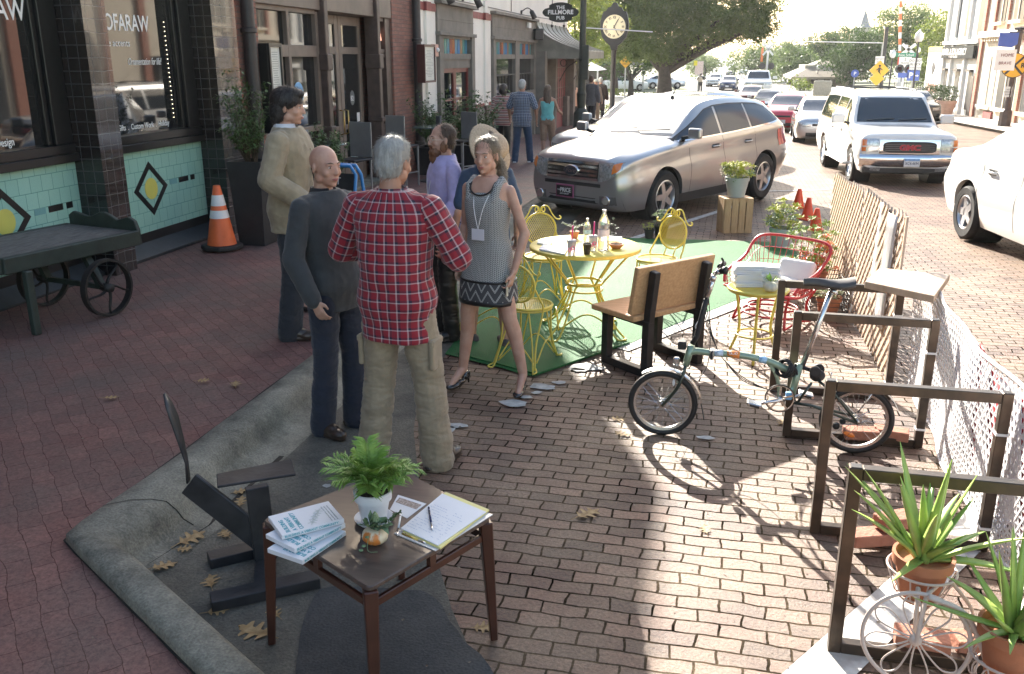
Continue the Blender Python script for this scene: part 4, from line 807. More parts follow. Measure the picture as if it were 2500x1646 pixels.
def capsule(mb,p,q,r0,r1,n=14,sq=1.):
 p,q = Vector(p),Vector(q); d = q-p; L = d.length or 1e-6; d = d/L
 pts = []; rs = []
 for t in (-.98,-.8,-.5): pts.append(p+d*r0*t); rs.append(r0*sqrt(1-t*t))
 for t in (0,.25,.5,.75,1): pts.append(p+d*L*t); rs.append(r0+(r1-r0)*t)
 for t in (.5,.8,.98): pts.append(q+d*r1*t); rs.append(r1*sqrt(1-t*t))
 mb.tube(pts,rs,n,sq=sq)
def loft(mb,rings,n=24,p=2.3):     # rings (x,y,z,rx,ry)
 vs = []
 for x,y,z,rx,ry in rings:
  for k in range(n):
   a = 2*pi*k/n; c,s_ = cos(a),sin(a); vs.append((x+math.copysign(abs(c)**(2/p),c)*rx,y+math.copysign(abs(s_)**(2/p),s_)*ry,z))
 N = len(rings); fs = [(i*n+k,i*n+(k+1) % n,(i+1)*n+(k+1) % n,(i+1)*n+k) for i in range(N-1) for k in range(n)]
 fs += [tuple(range(n))[::-1],tuple((N-1)*n+k for k in range(n))]; mb.add(vs,fs)
def spl(rows,k=4):
 r = [Vector(a).to_tuple() if False else a for a in rows]; out = []
 n = len(r)
 for i in range(n-1):
  for j in range(k):
   t = j/k; out.append(tuple(cat(r[max(i-1,0)][q],r[i][q],r[i+1][q],r[min(i+2,n-1)][q],t) for q in range(5)))
 out.append(r[-1]); return out
def remesh(mb,name,mat,parent,vox,sm=3,wr=0.,wfreq=(9,9,5),fn=None):
 o = mb.build('tmp', mat[0] if isinstance(mat, list) else mat)
 m = o.modifiers.new('r', 'REMESH'); m.mode = 'VOXEL'; m.voxel_size = vox; m.use_smooth_shade = True
 if sm: m = o.modifiers.new('s', 'SMOOTH'); m.iterations = sm; m.factor = .5
 n = to_mesh(o,name,mat,parent,True)
 if wr:
  me = n.data; N = len(me.vertices); co = np.empty(N*3); me.vertices.foreach_get('co', co); co = co.reshape(-1, 3); no = np.empty(N*3); me.vertices.foreach_get('normal', no); no = no.reshape(-1, 3)
  f = Vector(wfreq)
  d = np.array([noise.noise(Vector((x*f.x,y*f.y,z*f.z)))+.55*(1-2*abs(noise.noise(Vector((x*f.x*2.1+7,y*f.y*2.1,z*f.z*2.6))))) for x,y,z in co])
  me.vertices.foreach_set('co', (co+no*(d*wr)[:, None]).ravel()); me.update()
 return n
def bone_uv(o,bones):     # bones: (p,q,radius): cylinder mapping to the nearest bone
 me = o.data; uv = me.uv_layers.new(name='UVMap').data; B = []
 for p,q,r in bones:
  p,q = Vector(p),Vector(q); d = (q-p); L = d.length; d.normalize(); a,b = frame(d,Vector((0,1,0)) if abs(d.z) > .3 else Vector((0,0,1))); B.append((p,d,L,a,b,r))
 P0 = np.array([b[0] for b in B]); D0 = np.array([b[1] for b in B]); L0 = np.array([b[2] for b in B]); R0 = np.array([b[5] for b in B])
 for f in me.polygons:
  c = np.array(f.center); w = c-P0; t = np.clip((w*D0).sum(1),0,L0); dist = np.linalg.norm(w-D0*t[:,None],axis=1)/R0; i = int(dist.argmin())
  p,d,L,a,b,r = B[i]; ref = None
  for li in f.loop_indices:
   w_ = me.vertices[me.loops[li].vertex_index].co-p; an = atan2(w_.dot(b),w_.dot(a))
   if ref is None: ref = an
   if an-ref > pi: an -= 2*pi
   if an-ref < -pi: an += 2*pi
   uv[li].uv = (an*r+1,w_.dot(d)+1)
def plaid(name,pu,base,stops_u,stops_v=None,r=.8,k=.5):
 mt, n, L, b = node_mat(name); uv = n.nodes.new('ShaderNodeUVMap'); s_ = n.nodes.new('ShaderNodeSeparateXYZ'); L.new(uv.outputs[0], s_.inputs[0]); cols = []
 for ch,st in ((0,stops_u),(1,stops_v or stops_u)):
  if st is None: continue
  d = n.nodes.new('ShaderNodeMath'); d.operation = 'DIVIDE'; d.inputs[1].default_value = pu; L.new(s_.outputs[ch], d.inputs[0])
  f = n.nodes.new('ShaderNodeMath'); f.operation = 'FRACT'; L.new(d.outputs[0], f.inputs[0]); cr = ramp(n, st); cr.color_ramp.interpolation = 'CONSTANT'; L.new(f.outputs[0], cr.inputs[0]); cols.append(cr.outputs[0])
 mx = n.nodes.new('ShaderNodeMixRGB'); mx.inputs[0].default_value = k; L.new(cols[0], mx.inputs[1]); L.new(cols[-1], mx.inputs[2]); L.new(mx.outputs[0], b.inputs['Base Color']); b.inputs['Roughness'].default_value = r; b.inputs['Sheen Weight'].default_value = .2
 return mt
def hand(mb, w, d, side, curl=.5, s=1., inward=None):     # wrist, direction, side sign, palm facing 'inward'
 d = Vector(d).normalized(); inn = Vector(inward) if inward else Vector((-side,0,0)); inn = (inn-d*inn.dot(d)).normalized(); ac = d.cross(inn).normalized()
 if inn.cross(d).dot(Vector((0,1,0))) < 0: pass
 fwd = ac if ac.y > 0 else -ac     # across the palm,towards the thumb (front of the body)
 w = Vector(w)
 for t in (-.024,-.008,.008,.024): capsule(mb,w+fwd*t*.8*s,w+d*.088*s+fwd*t*s,.0145*s,.013*s,8)
 L = [.062,.074,.078,.070]
 for i,t in enumerate((-.0315,-.0105,.0105,.0315)):
  b = w+d*.088*s+fwd*t*s; a = curl*(1.15-.08*i); l = L[i]*s
  m1 = b+(d*cos(a*.5)+inn*sin(a*.5))*l*.45; m2 = m1+(d*cos(a*1.5)+inn*sin(a*1.5))*l*.32; m3 = m2+(d*cos(a*2.3)+inn*sin(a*2.3))*l*.25
  mb.tube([b-d*.01,b,m1,m2,m3],[.0085*s,.0088*s,.008*s,.0072*s,.005*s],8)
 b = w+d*.03*s+fwd*.028*s; m1 = b+(d*.7+fwd*.55+inn*.35).normalized()*.04*s; m2 = m1+(d*.95+inn*.3).normalized()*.032*s
 mb.tube([w+d*.01*s+fwd*.012*s,b,m1,m2],[.014*s,.0135*s,.0105*s,.007*s],8)
def head_frame(pos, yaw, pitch, tilt=0., s=1.): return Matrix.Translation(pos)@Matrix.Rotation(yaw, 4, 'Z')@Matrix.Rotation(pitch, 4, 'X')@Matrix.Rotation(tilt, 4, 'Y')@Matrix.Scale(s, 4)
def hx(mb,X,fn):
 n0 = len(mb.v); fn(mb); mb.v[n0:] = [tuple(X@Vector(p)) for p in mb.v[n0:]]
def head_shape(mb,fem=0.):
 k = 1-.07*fem
 mb.sphere((0,-.016,.034),(.075,.094,.088),20,14); mb.sphere((0,.022,-.005),(.066*k,.074,.085),20,14); mb.sphere((0,.03,-.05),(.056*k,.058,.062),18,12)
 mb.sphere((0,.04,-.082),(.040*k,.04,.030),14,10); mb.sphere((0,.068,-.098),(.019*k,.016,.014),10,8)
 capsule(mb,(0,.088,.012),(0,.106,-.028),.0085,.0115,10); mb.sphere((0,.101,-.034),(.016,.011,.008),10,8)
 capsule(mb,(-.042*k,.072,.024),(.042*k,.072,.024),.011,.011,10); capsule(mb,(-.022,.084,.026),(.022,.084,.026),.010,.010,8)
 for s_ in (1,-1):
  mb.sphere((s_*.040*k,.056,-.028),(.024,.026,.022),12,8); mb.sphere((s_*.05*k,.0,-.06),(.02,.035,.03),10,8)
  mb.sphere((s_*.077, -.012, -.006), (.009, .017, .030), 10, 8, Matrix.Rotation(-s_*.35, 3, 'Z')); mb.sphere((s_*.031, .073, .003), (.017, .012, .011), 10, 8)
 mb.sphere((0,.082,-.060),(.026,.012,.016),12,8)
 capsule(mb,(0,-.02,-.05),(0,-.035,-.17),.054*k,.058*k,16)
def face_parts(root,X,brow,lips=True):
 for s_ in (1,-1):
  m = MB(); hx(m, X, lambda q: q.sphere((s_*.031, .0765, .004), (.0125, .0095, .0075), 12, 8)); e = m.build('eye', EYEW, root, True)
  m = MB(); hx(m, X, lambda q: q.sphere((s_*.031+.001, .0835, .004), (.0058, .004, .0058), 10, 6)); m.build('iris', IRIS, e, True)
  m = MB(); hx(m, X, lambda q: (q.tube([(s_*.018, .087, .012), (s_*.031, .089, .0145), (s_*.045, .081, .011)], [.001, .0016, .001], 6))); m.build('eyelid', IRIS, root, True)
  m = MB(); hx(m, X, lambda q: q.tube([(s_*.013, .091, .026), (s_*.03, .089, .032), (s_*.050, .073, .027)], [.0028, .0034, .0015], 6)); m.build('eyebrow', brow, root, True)
 if lips:
  m = MB(); hx(m, X, lambda q: (q.tube([(-.024, .086, -.0625), (-.010, .0945, -.060), (0, .0945, -.0615), (.010, .0945, -.060), (.024, .086, -.0625)], [.001, .0042, .004, .0042, .001], 8), q.tube([(-.021, .087, -.0645), (0, .094, -.0685), (.021, .087, -.0645)], [.001, .0048, .001], 8))); m.build('lips', LIPS, root, True)
def hair_part(root,X,mat,style,vox=.006):
 m = MB()
 def cap_(q):
  if style == 'short': q.sphere((0, -.024, .048), (.086, .098, .088), 20, 14); q.sphere((0, -.05, .0), (.079, .068, .085), 18, 12); q.sphere((0, .03, .085), (.062, .052, .035), 14, 10)
  if style == 'receding': q.sphere((0, -.034, .044), (.083, .088, .082), 20, 14); q.sphere((0, -.052, -.005), (.077, .062, .075), 18, 12)
  if style == 'full': q.sphere((0, -.02, .055), (.095, .112, .092), 20, 14); q.sphere((0, -.06, -.01), (.088, .075, .105), 18, 12); q.sphere((0, .055, .098), (.06, .05, .032), 14, 10); q.sphere((0, -.085, -.075), (.07, .04, .055), 14, 10); q.sphere((0, .02, .10), (.075, .06, .04), 14, 10)
  if style in ('tied', 'long'): q.sphere((0, -.030, .044), (.082, .096, .087), 20, 14); q.sphere((0, -.06, -.01), (.07, .062, .07), 16, 12)
  if style == 'tied':
   q.sphere((-.02,-.115,-.005),(.03,.03,.03),12,8)
   q.tube(smoothpts([(-.02,-.12,-.01),(-.05,-.13,-.08),(-.085,-.08,-.17),(-.11,.0,-.26),(-.12,.03,-.34)],5),[.02+.02*sin(pi*min(1,t/20+.15)) for t in range(21)],12,sq=.8)
  if style == 'long': q.tube(smoothpts([(0, -.05, .04), (0, -.085, -.08), (.01, -.10, -.22), (.02, -.10, -.36), (.03, -.10, -.44)], 5), [.085, .09, .095, .096, .096, .097, .098, .1, .1, .1, .1, .1, .098, .095, .09, .085, .08, .075, .07, .05, .02], 16, sq=.5)
  if style == 'bob': q.sphere((0, -.02, .045), (.10, .108, .10), 20, 14); q.sphere((0, -.05, -.03), (.1, .085, .1), 18, 12)
 hx(m, X, cap_); o = remesh(m, 'hair', mat, root, vox, 2, .004, (38, 38, 22))
 if vox > .008: return o
 me = o.data; q = MB(); q.v = [tuple(v.co) for v in me.vertices]; q.f = [tuple(f.vertices) for f in me.polygons]; rs = random.Random(5); nv_ = len(q.v); dn = X.to_3x3()@Vector((0,-.45,-1)).normalized()
 for _ in range(3800):
  v = me.vertices[rs.randrange(nv_)]; n_ = v.normal; d = (dn-n_*dn.dot(n_))+Vector((rs.gauss(0,.25),rs.gauss(0,.25),rs.gauss(0,.25))); d.normalize(); w_ = d.cross(n_).normalized()*.0011; l = rs.uniform(.014,.034); a = v.co+n_*.0005; b_ = a+d*l*.5+n_*.0035; c = a+d*l+n_*rs.uniform(-.001,.005); q.add([a-w_,a+w_,b_+w_,c,b_-w_],[(0,1,2,4),(4,2,3)])
 bpy.data.objects.remove(o); return q.build('hair', mat, root, True)
def shoe(root,X,mat,kind,s=1.):
 m = MB(); k = .001
 if kind == 'pump':
  def f(q):
   loft(q,[(0,-.055,.07,.022,.028),(0,-.05,.085,.026,.03),(0,-.05,.10,.024,.028)],14,2)
   q.sphere((0,.09,.022),(.038,.07,.022),14,8); q.sphere((0,.03,.035),(.030,.07,.022),14,8); q.sphere((0,-.04,.065),(.028,.04,.028),12,8); capsule(q,(0,-.065,.06),(0,-.07,.006),.014,.006,8)
  hx(m, X, f); return remesh(m, 'shoe', mat, root, .005, 1)
 def f(q):
  q.sphere((0,.11,.035),(.047,.075,.032),14,8); q.sphere((0,.04,.045),(.045,.09,.045),14,8); q.sphere((0,-.045,.05),(.038,.048,.05),12,8)
  if kind == 'boot' : capsule(q, (0, -.03, .05), (0, -.03, .1), .042, .045, 12)
  if kind == 'flat': q.v = [(x, y, z*.62) for x, y, z in q.v]
  loft(q,[(0,.035,.004,.044,.145),(0,.035,.02,.046,.148)],20,2.4)
 hx(m, X, f); o = remesh(m, 'shoe', mat, root, .006, 1)
 if kind == 'sneaker':
  m = MB(); hx(m, X, lambda q: loft(q, [(0, .035, .0, .049, .152), (0, .035, .028, .050, .153)], 20, 2.4)); m.build('sole', WHITEP, o, True)
 return o
def late(o): o.matrix_parent_inverse.identity(); return o
def person(label,loc,rz,H=1.75,P=None,skin=SKIN,top=None,legs=None,shoes=None,hair=None,head=(0,0,0),fem=0,bulk=1.,vox=.0065,far=False,group=None,belly=0.,brow=H_BROWN):
 s = H/1.75; P = P or {}; V = Vector
 d = dict(lf=(-.11,0),rf=(.11,0),lft=.15,rft=-.15,hip=(0,0),le=(-.25,-.03,1.14),re=(.25,-.03,1.14),lw=(-.27,.05,.90),rw=(.27,.05,.90),lean=(0,0),lk=None,rk=None,curl=.6,ltw=0,lheel=0.,twist=0.)
 d.update(P); sw = .185*bulk*(1-.12*fem); hw = .092
 hp = V((d['hip'][0], d['hip'][1], .93)); ch = V((hp.x+d['lean'][0], hp.y+d['lean'][1], 1.36)); nk = ch+V((d['lean'][0]*.3, d['lean'][1]*.3-.01, .12)); hd = nk+V((head[3] if len(head) > 3 else 0, .03+d['lean'][1]*.3, .15))
 heel = .06 if shoes and shoes[1] == 'pump' else 0
 J = dict(lh=hp+V((-hw, 0, -.03)), rh=hp+V((hw, 0, -.03)), la=V((*d['lf'], .085+heel)), ra=V((*d['rf'], .085+heel)), ls=ch+V((-sw, -.01, .048)), rs=ch+V((sw, -.01, .048)), le=V(d['le']), re=V(d['re']), lw=V(d['lw']), rw=V(d['rw']))
 for a in 'lr':
  m = (J[a+'h']+J[a+'a'])/2; kk = d[a+'k']; J[a+'k'] = m+V((0, .03, .01)) if kk is None else V(kk)
 J = {k: v*s for k,v in J.items()}; hp,ch,nk,hd = hp*s,ch*s,nk*s,hd*s
 X = head_frame(hd,head[0],head[1],head[2],s*.98)
 b = MB()
 def torso(mb,g=0.,zlo=.84,zhi=1.5,flare=0.,sh=1.):
  R = [(.84,.135,.095),(.93,.165-.0*fem,.112),(1.0,.158,.11),(1.08,.142*(1-.08*fem),.102+belly*.05),(1.20,.150*(1-.08*fem),.112+belly*.04),(1.30,.165*(1-.05*fem),.118),(1.38,.172*(1-.08*fem),.105),(1.435,.155*sh,.085),(1.475,.10,.07),(1.50,.062,.06)]
  out = []
  for z,rx,ry in R:
   if z < zlo-.001 or z > zhi+.001: continue
   t = (z-.93)/.43; c = hp.lerp(ch,max(0,min(1.1,t)))/s; out.append((c.x*s,(c.y+ (.0 if z > 1.1 else -.005))*s,z*s,(rx*bulk+g+(flare*(1.1-z) if z < 1.1 else 0))*s,(ry*bulk+g+(flare*(1.1-z) if z < 1.1 else 0))*s))
  if zlo < .84: out.insert(0,(hp.x,hp.y,zlo*s,out[0][3]+flare*.1,out[0][4]+flare*.1))
  loft(mb,spl(out,3))
  return out
 torso(b)
 for a in 'lr':
  capsule(b, J[a+'h'], J[a+'k'], .083*s, .054*s); mid = J[a+'k'].lerp(J[a+'a'], .3)+V((0, -.018*s, 0)); capsule(b, J[a+'k'], mid, .052*s, .052*s); capsule(b, mid, J[a+'a'], .051*s, .034*s)
  ft = d[a+'ft']; fd = V((sin(-ft) if a == 'r' else -sin(ft), cos(ft), 0)); fd.normalize()
  capsule(b, J[a+'a']-V((0, 0, .02*s)), J[a+'a']+fd*.13*s-V((0, 0, (.05+heel)*s)), .034*s, .022*s, 10)
  capsule(b, J[a+'s'], J[a+'e'], (.046-.008*fem)*s*bulk, (.036-.004*fem)*s); capsule(b, J[a+'e'], J[a+'e'].lerp(J[a+'w'], .35), .037*s, (.038-.006*fem)*s); capsule(b, J[a+'e'].lerp(J[a+'w'], .35), J[a+'w'], (.038-.006*fem)*s, .023*s)
  hand(b, J[a+'w'], J[a+'w']-J[a+'e'], 1 if a == 'r' else -1, d['curl'], s*.96, d.get(a+'in'))
  capsule(b, nk-V((0, .01, .02))*s, J[a+'s'].lerp(nk, .35), .045*s, .042*s, 10)
 hx(b,X,lambda q: head_shape(q,fem))
 root = remesh(b, 'person', skin, None, vox if far else .0058, 3 if not far else 2)
 tag(root, label, 'person', group)
 if not far: face_parts(root,X,brow)
 elif not far: pass
 def leggings(mat, name='trousers', g=.012, end=0., flare=0., pock=False, wr=.006, uv=False):
  m = MB(); torso(m,.009,.84,1.0)
  for a in 'lr':
   A, K, T = J[a+'h'], J[a+'k'], J[a+'a'].copy(); T = K.lerp(T, 1-end) if end else T+V((0, 0, -.045*s))
   capsule(m,A,K,(.086+g)*s,(.062+g)*s,18); capsule(m,K,T,(.062+g)*s,(.052+g+flare)*s,18)
  o = remesh(m,name,mat,root,vox,4,wr,(8,8,15))
  return o
 def shirt(mat, name='shirt', g=.013, hem=.84, sleeve=1., wr=.005, uv=False, zhi=1.5, flare=0., up=True, sh=1.):
  m = MB(); torso(m,g,hem,zhi,flare,sh)
  for a in 'lr':
   A, E, W_ = J[a+'s'], J[a+'e'], J[a+'w']
   if sleeve > 0:
    capsule(m,A,A.lerp(E,min(1,sleeve*2)),(.047*bulk+g*.8)*s,(.044+g)*s,16)
    if sleeve > .5: capsule(m,E,E.lerp(W_,(sleeve-.5)*2),(.044+g)*s,(.032+g)*s,16)
    if up: capsule(m,nk-V((0,.01,.035))*s,A.lerp(nk,.2),(.05)*s,(.05+g*.6)*s,12)
  o = remesh(m,name,mat,root,vox,3,wr,(7,7,6))
  if uv: bone_uv(o, [(hp-V((0, 0, .3)), ch, .17), (J['ls'], J['le'], .06), (J['rs'], J['re'], .06), (J['le'], J['lw'], .055), (J['re'], J['rw'], .055)])
  return o
 def collar(mat,par,r=.062,dz=0):
  m = MB(); c = nk+V((0,-.004,-.005+dz))*s
  rows = [[c+V((cos(a)*rr,sin(a)*rr*1.02+dy,z))*s for a in np.linspace(pi/2+.35,pi*2.5-.35,28)] for rr,z,dy in ((r,-.01,0),(r+.002,.035,0),(r+.010,.038,0),(r+.022,-.005,0),(r+.02,-.012,0))]
  m.grid(rows); return m.build('collar', mat, par, True, solid=.003)
 ctx = dict(J=J,hp=hp,ch=ch,nk=nk,hd=hd,X=X,s=s,root=root,shirt=shirt,leggings=leggings,collar=collar,torso=torso,d=d)
 if top: top(ctx)
 if legs: legs(ctx)
 if shoes:
  for a in 'lr':
   ft = d[a+'ft']*(1 if a == 'l' else 1); A = J[a+'a']; shoe(root, Matrix.Translation((A.x, A.y+.02*s, 0))@Matrix.Rotation(ft, 4, 'Z')@Matrix.Scale(s, 4), shoes[0], shoes[1])
 if hair: hair_part(root,X,hair[0],hair[1],.006 if not far else .01)
 root.location = loc; root.rotation_euler = (0,0,rz); return ctx
def lanyard(c,x=0,card=True,z=1.12,yo=.135,cardrot=0.):
 s, ch = c['s'], c['ch']; r = c['root']; pts = [(-.075, -.02, 1.47), (-.06, .085, 1.40), (-.035, yo-.005, 1.3), (x, yo, z+.05), (x, yo, z+.04), (x+.005, yo, z+.05), (.035, yo-.005, 1.3), (.06, .085, 1.40), (.075, -.02, 1.47)]
 dy = c['hp'].y; m = MB(); m.tube([Vector(p)*s+Vector((c['hp'].x*.5, dy*.7+ (c['ch'].y-c['hp'].y)*.6, 0)) for p in smoothpts(pts, 3)], .0028, 5); l = m.build('lanyard', WHITEP, r, True)
 if card: MB().box(Vector((x+c['hp'].x*.5, yo+.004+dy*.7+(c['ch'].y-c['hp'].y)*.6, z))*1*1.0, (.095*s, .003, .075*s)).build('name_badge', M('badge_card', (.72, .72, .78), .4, var=.03), l)
def dirz(dx,dy): return atan2(dy,dx)-pi/2
# outfits
FAB = dict(var=.14,sc=14,bump=.25,bsc=180,sheen=.2)
BLAZ = M('tan_linen', (.31, .25, .165), .85, **FAB); DKTR = M('dark_slate_trousers', (.018, .022, .03), .85, **FAB); CHAR = M('charcoal_knit', (.042, .046, .05), .9, **FAB); DENIM = M('dark_denim', (.014, .02, .038), .85, **FAB); DENIM2 = M('blue_denim', (.035, .065, .12), .85, **FAB)
KHAKI = M('khaki_cotton', (.29, .23, .155), .88, **FAB); LAV = M('lavender_shirt', (.44, .38, .62), .8, **FAB); BRSH = M('brown_leather', (.045, .03, .022), .35, var=.2, coat=.2); BKSH = M('black_patent', (.01, .01, .011), .12, var=0, coat=.8); BKLE = M('black_leather', (.015, .014, .014), .3, var=.1)
wt,nv,rd = (.52,.42,.43),(.012,.012,.035),(.27,.008,.022)
PLAID = plaid('red_plaid', .052, None, [(0, rd), (.40, wt), (.54, nv), (.80, rd)], [(0, rd), (.44, wt), (.56, nv), (.78, rd)], k=.5)
PLAIDB = plaid('navy_plaid', .07, None, [(0, (.03, .05, .11)), (.35, (.45, .5, .6)), (.5, (.02, .03, .06)), (.8, (.25, .3, .38))])
# bald man
def top_bald(c):
 o = c['shirt'](CHAR, 'shirt', .017, .80, 1., .006); c['collar'](M('black_collar', (.012, .012, .014), .7), o); lanyard(c, .0, False, 1.12, .135)
 for a in 'lr': W_, E = c['J'][a+'w'], c['J'][a+'e']; m = MB(); m.tube([W_.lerp(E, .04), W_.lerp(E, .2)], .036*c['s'], 16); m.build('cuff', CHAR, o, True)
person('bald man in charcoal shirt and dark jeans standing in the gutter by the kerb', (-2.17, 4.9, .008), dirz(.93, -.36), 1.76, dict(lf=(-.12, .02), rf=(.10, -.05), lft=.2, rft=-.1, re=(.27, -.02, 1.13), rw=(.25, .10, .91), le=(-.26, .0, 1.14), lw=(-.22, .16, .97), lean=(0, -.02), hip=(0, .02)), top=top_bald, legs=lambda c: c['leggings'](DENIM, 'jeans', .012, 0, .012), shoes=(BRSH, 'boot'), head=(-.12, -.02, 0), bulk=1.04)
# plaid man from behind
def top_plaid(c):
 o = c['shirt'](PLAID, 'shirt', .024, .73, .78, .008, True, flare=.05); col = c['collar'](PLAID, o, .066); bone_uv(col, [(c['nk']-Vector((0, 0, .2)), c['nk']+Vector((0, 0, .2)), .07)])
 m = MB(); s = c['s']; m.tube([(-.17*s, -.115*s+c['ch'].y, 1.335*s), (0, -.155*s+c['ch'].y, 1.33*s), (.17*s, -.115*s+c['ch'].y, 1.335*s)], .003, 5); m.build('yoke_seam', M('seam_red', (.25, .03, .05), .8), o)
def legs_cargo(c):
 o = c['leggings'](KHAKI, 'cargo_trousers', .022, 0, .014, wr=.008)
 for a, sx in (('r', 1), ('l', -1)):
  p = c['J'][a+'h'].lerp(c['J'][a+'k'], .62); m = MB(); m.box(p+Vector((sx*.085, -.02, 0)), (.03, .13, .17)); pk = m.build('cargo_pocket', KHAKI, o, bevel=.012, bseg=2); MB().box(p+Vector((sx*.087, -.02, .07)), (.034, .138, .045)).build('pocket_flap', KHAKI, pk, bevel=.01)
cp = person('grey haired man seen from behind in a red plaid shirt and khaki cargo trousers', (-1.62, 4.52, .008), dirz(.12, 1), 1.84, dict(lf=(-.17, -.03), rf=(.19, .03), lft=.25, rft=-.3, le=(-.33, .03, 1.17), lw=(-.17, .27, 1.13), re=(.33, .03, 1.17), rw=(.17, .27, 1.13), lin=(1, 0, .3), rin=(-1, 0, .3)), top=top_plaid, legs=legs_cargo, shoes=(BRSH, 'boot'), hair=(H_GREY, 'short'), head=(-.15, -.12, 0), bulk=1.12, belly=.5, skin=SKIN2)
# blazer man
def top_blazer(c):
 c['shirt'](M('white_shirt', (.68, .68, .72), .8, **FAB), 'shirt', .008, .84, .3, .002); o = c['shirt'](BLAZ, 'blazer', .034, .79, .94, .008, flare=.06); col = c['collar'](BLAZ, o, .084, -.03); s = c['s']; MB().box((.205*s, .03*s, .93*s), (.03, .14, .05)).build('pocket_flap', BLAZ, o, bevel=.006); MB().tube([(.02, .155*s, 1.36*s), (.03, .185*s, 1.1*s), (.04, .19*s, .82*s)], .006, 6).build('front_edge', BLAZ, o)
 c['collar'](M('white_shirt', (.68, .68, .72), .8), c['root'], .066, .012)
 m = MB(); m.tube([(-.07*s, .0, 1.47*s), (-.06*s, .13*s, 1.36*s), (-.03*s, .165*s, 1.2*s), (0, .172*s, 1.06*s), (.03*s, .165*s, 1.2*s), (.06*s, .13*s, 1.36*s), (.07*s, .0, 1.47*s)], .005, 5); l = m.build('lanyard', BKLE, c['root']); MB().box((0, .185*s, 1.0*s), (.1, .01, .13)).build('name_badge', WHITEP, l)
person('dark haired man in a tan blazer and dark trousers facing right on the sidewalk', (-3.07, 6.32, .145), dirz(.98, .12), 1.88, dict(lf=(-.1, .16), rf=(.1, -.06), lft=.05, rft=-.05, re=(.29, -.05, 1.17), rw=(.22, .16, 1.02), le=(-.28, -.03, 1.17), lw=(-.2, .18, 1.03), rk=None), top=top_blazer, legs=lambda c: c['leggings'](DKTR, 'trousers', .018, 0, .016), shoes=(BRSH, 'shoe'), hair=(H_BLACK, 'full'), head=(.05, -.05, 0), bulk=1.08)
SKIRT = M('grey_tweed', (.09, .10, .11), .9, var=.6, sc=160)
def dressy(mat, hem, name='skirt', zt=1.1, g=.02):
 def f(c):
  s = c['s']; m = MB(); loft(m, spl([(c['hp'].x, c['hp'].y, hem*s, .195*s, .165*s), (c['hp'].x, c['hp'].y, .8*s, .185*s, .145*s), (c['hp'].x, c['hp'].y, .95*s, (.165+g)*s, (.115+g)*s), (c['hp'].x, c['hp'].y, zt*s, (.145+g)*s, (.1+g)*s)], 4)); return remesh(m, name, mat, c['root'], .009, 2, .008, (14, 14, 3))
 return f
person('woman in a grey tweed skirt almost hidden behind the man in the tan blazer', (-3.43, 7.12, .145), dirz(.95, -.1), 1.5, dict(lf=(-.1, .3), rf=(.1, .0), hip=(0, .1)), fem=1, top=lambda c: c['shirt'](BKLE, 'top', .012, .84, 1.), legs=dressy(SKIRT, .55), shoes=(BKLE, 'flat'), hair=(H_BROWN, 'short'))
# woman in patterned dress
def dress_mat():
 mt, n, L, b = node_mat('patterned_knit'); uv = n.nodes.new('ShaderNodeUVMap'); s_ = n.nodes.new('ShaderNodeSeparateXYZ'); L.new(uv.outputs[0], s_.inputs[0])
 def mth(op,a,b_=None,c=None):
  m = n.nodes.new('ShaderNodeMath'); m.operation = op
  for i,v in enumerate((a,b_,c)):
   if v is None: continue
   if isinstance(v,(int,float)): m.inputs[i].default_value = v
   else: L.new(v,m.inputs[i])
  return m.outputs[0]
 zz = mth('PINGPONG', s_.outputs[0], .012); v = mth('ADD', s_.outputs[1], zz); st = mth('FRACT', mth('DIVIDE', v, .013)); k1 = mth('GREATER_THAN', st, .5)
 k2 = mth('GREATER_THAN', mth('FRACT', mth('DIVIDE', s_.outputs[0], .012)), .32); k = mth('MULTIPLY', k1, k2)
 mx = n.nodes.new('ShaderNodeMixRGB'); L.new(k, mx.inputs[0]); mx.inputs[1].default_value = (.42, .42, .40, 1); mx.inputs[2].default_value = (.03, .03, .035, 1); L.new(mx.outputs[0], b.inputs['Base Color']); b.inputs['Roughness'].default_value = .85; return mt
def band_mat():
 mt, n, L, b = node_mat('zigzag_knit'); uv = n.nodes.new('ShaderNodeUVMap'); s_ = n.nodes.new('ShaderNodeSeparateXYZ'); L.new(uv.outputs[0], s_.inputs[0])
 pp = n.nodes.new('ShaderNodeMath'); pp.operation = 'PINGPONG'; L.new(s_.outputs[0], pp.inputs[0]); pp.inputs[1].default_value = .045
 ad = n.nodes.new('ShaderNodeMath'); ad.operation = 'MULTIPLY_ADD'; L.new(pp.outputs[0], ad.inputs[0]); ad.inputs[1].default_value = 1.7; L.new(s_.outputs[1], ad.inputs[2])
 dv = n.nodes.new('ShaderNodeMath'); dv.operation = 'DIVIDE'; L.new(ad.outputs[0], dv.inputs[0]); dv.inputs[1].default_value = .075; fr = n.nodes.new('ShaderNodeMath'); fr.operation = 'FRACT'; L.new(dv.outputs[0], fr.inputs[0])
 cr = ramp(n, [(0, (.06, .06, .065)), (.35, (.5, .5, .48)), (.43, (.03, .03, .03)), (.5, (.5, .5, .48)), (.58, (.06, .06, .065))]); cr.color_ramp.interpolation = 'CONSTANT'; L.new(fr.outputs[0], cr.inputs[0]); L.new(cr.outputs[0], b.inputs['Base Color']); b.inputs['Roughness'].default_value = .85; return mt
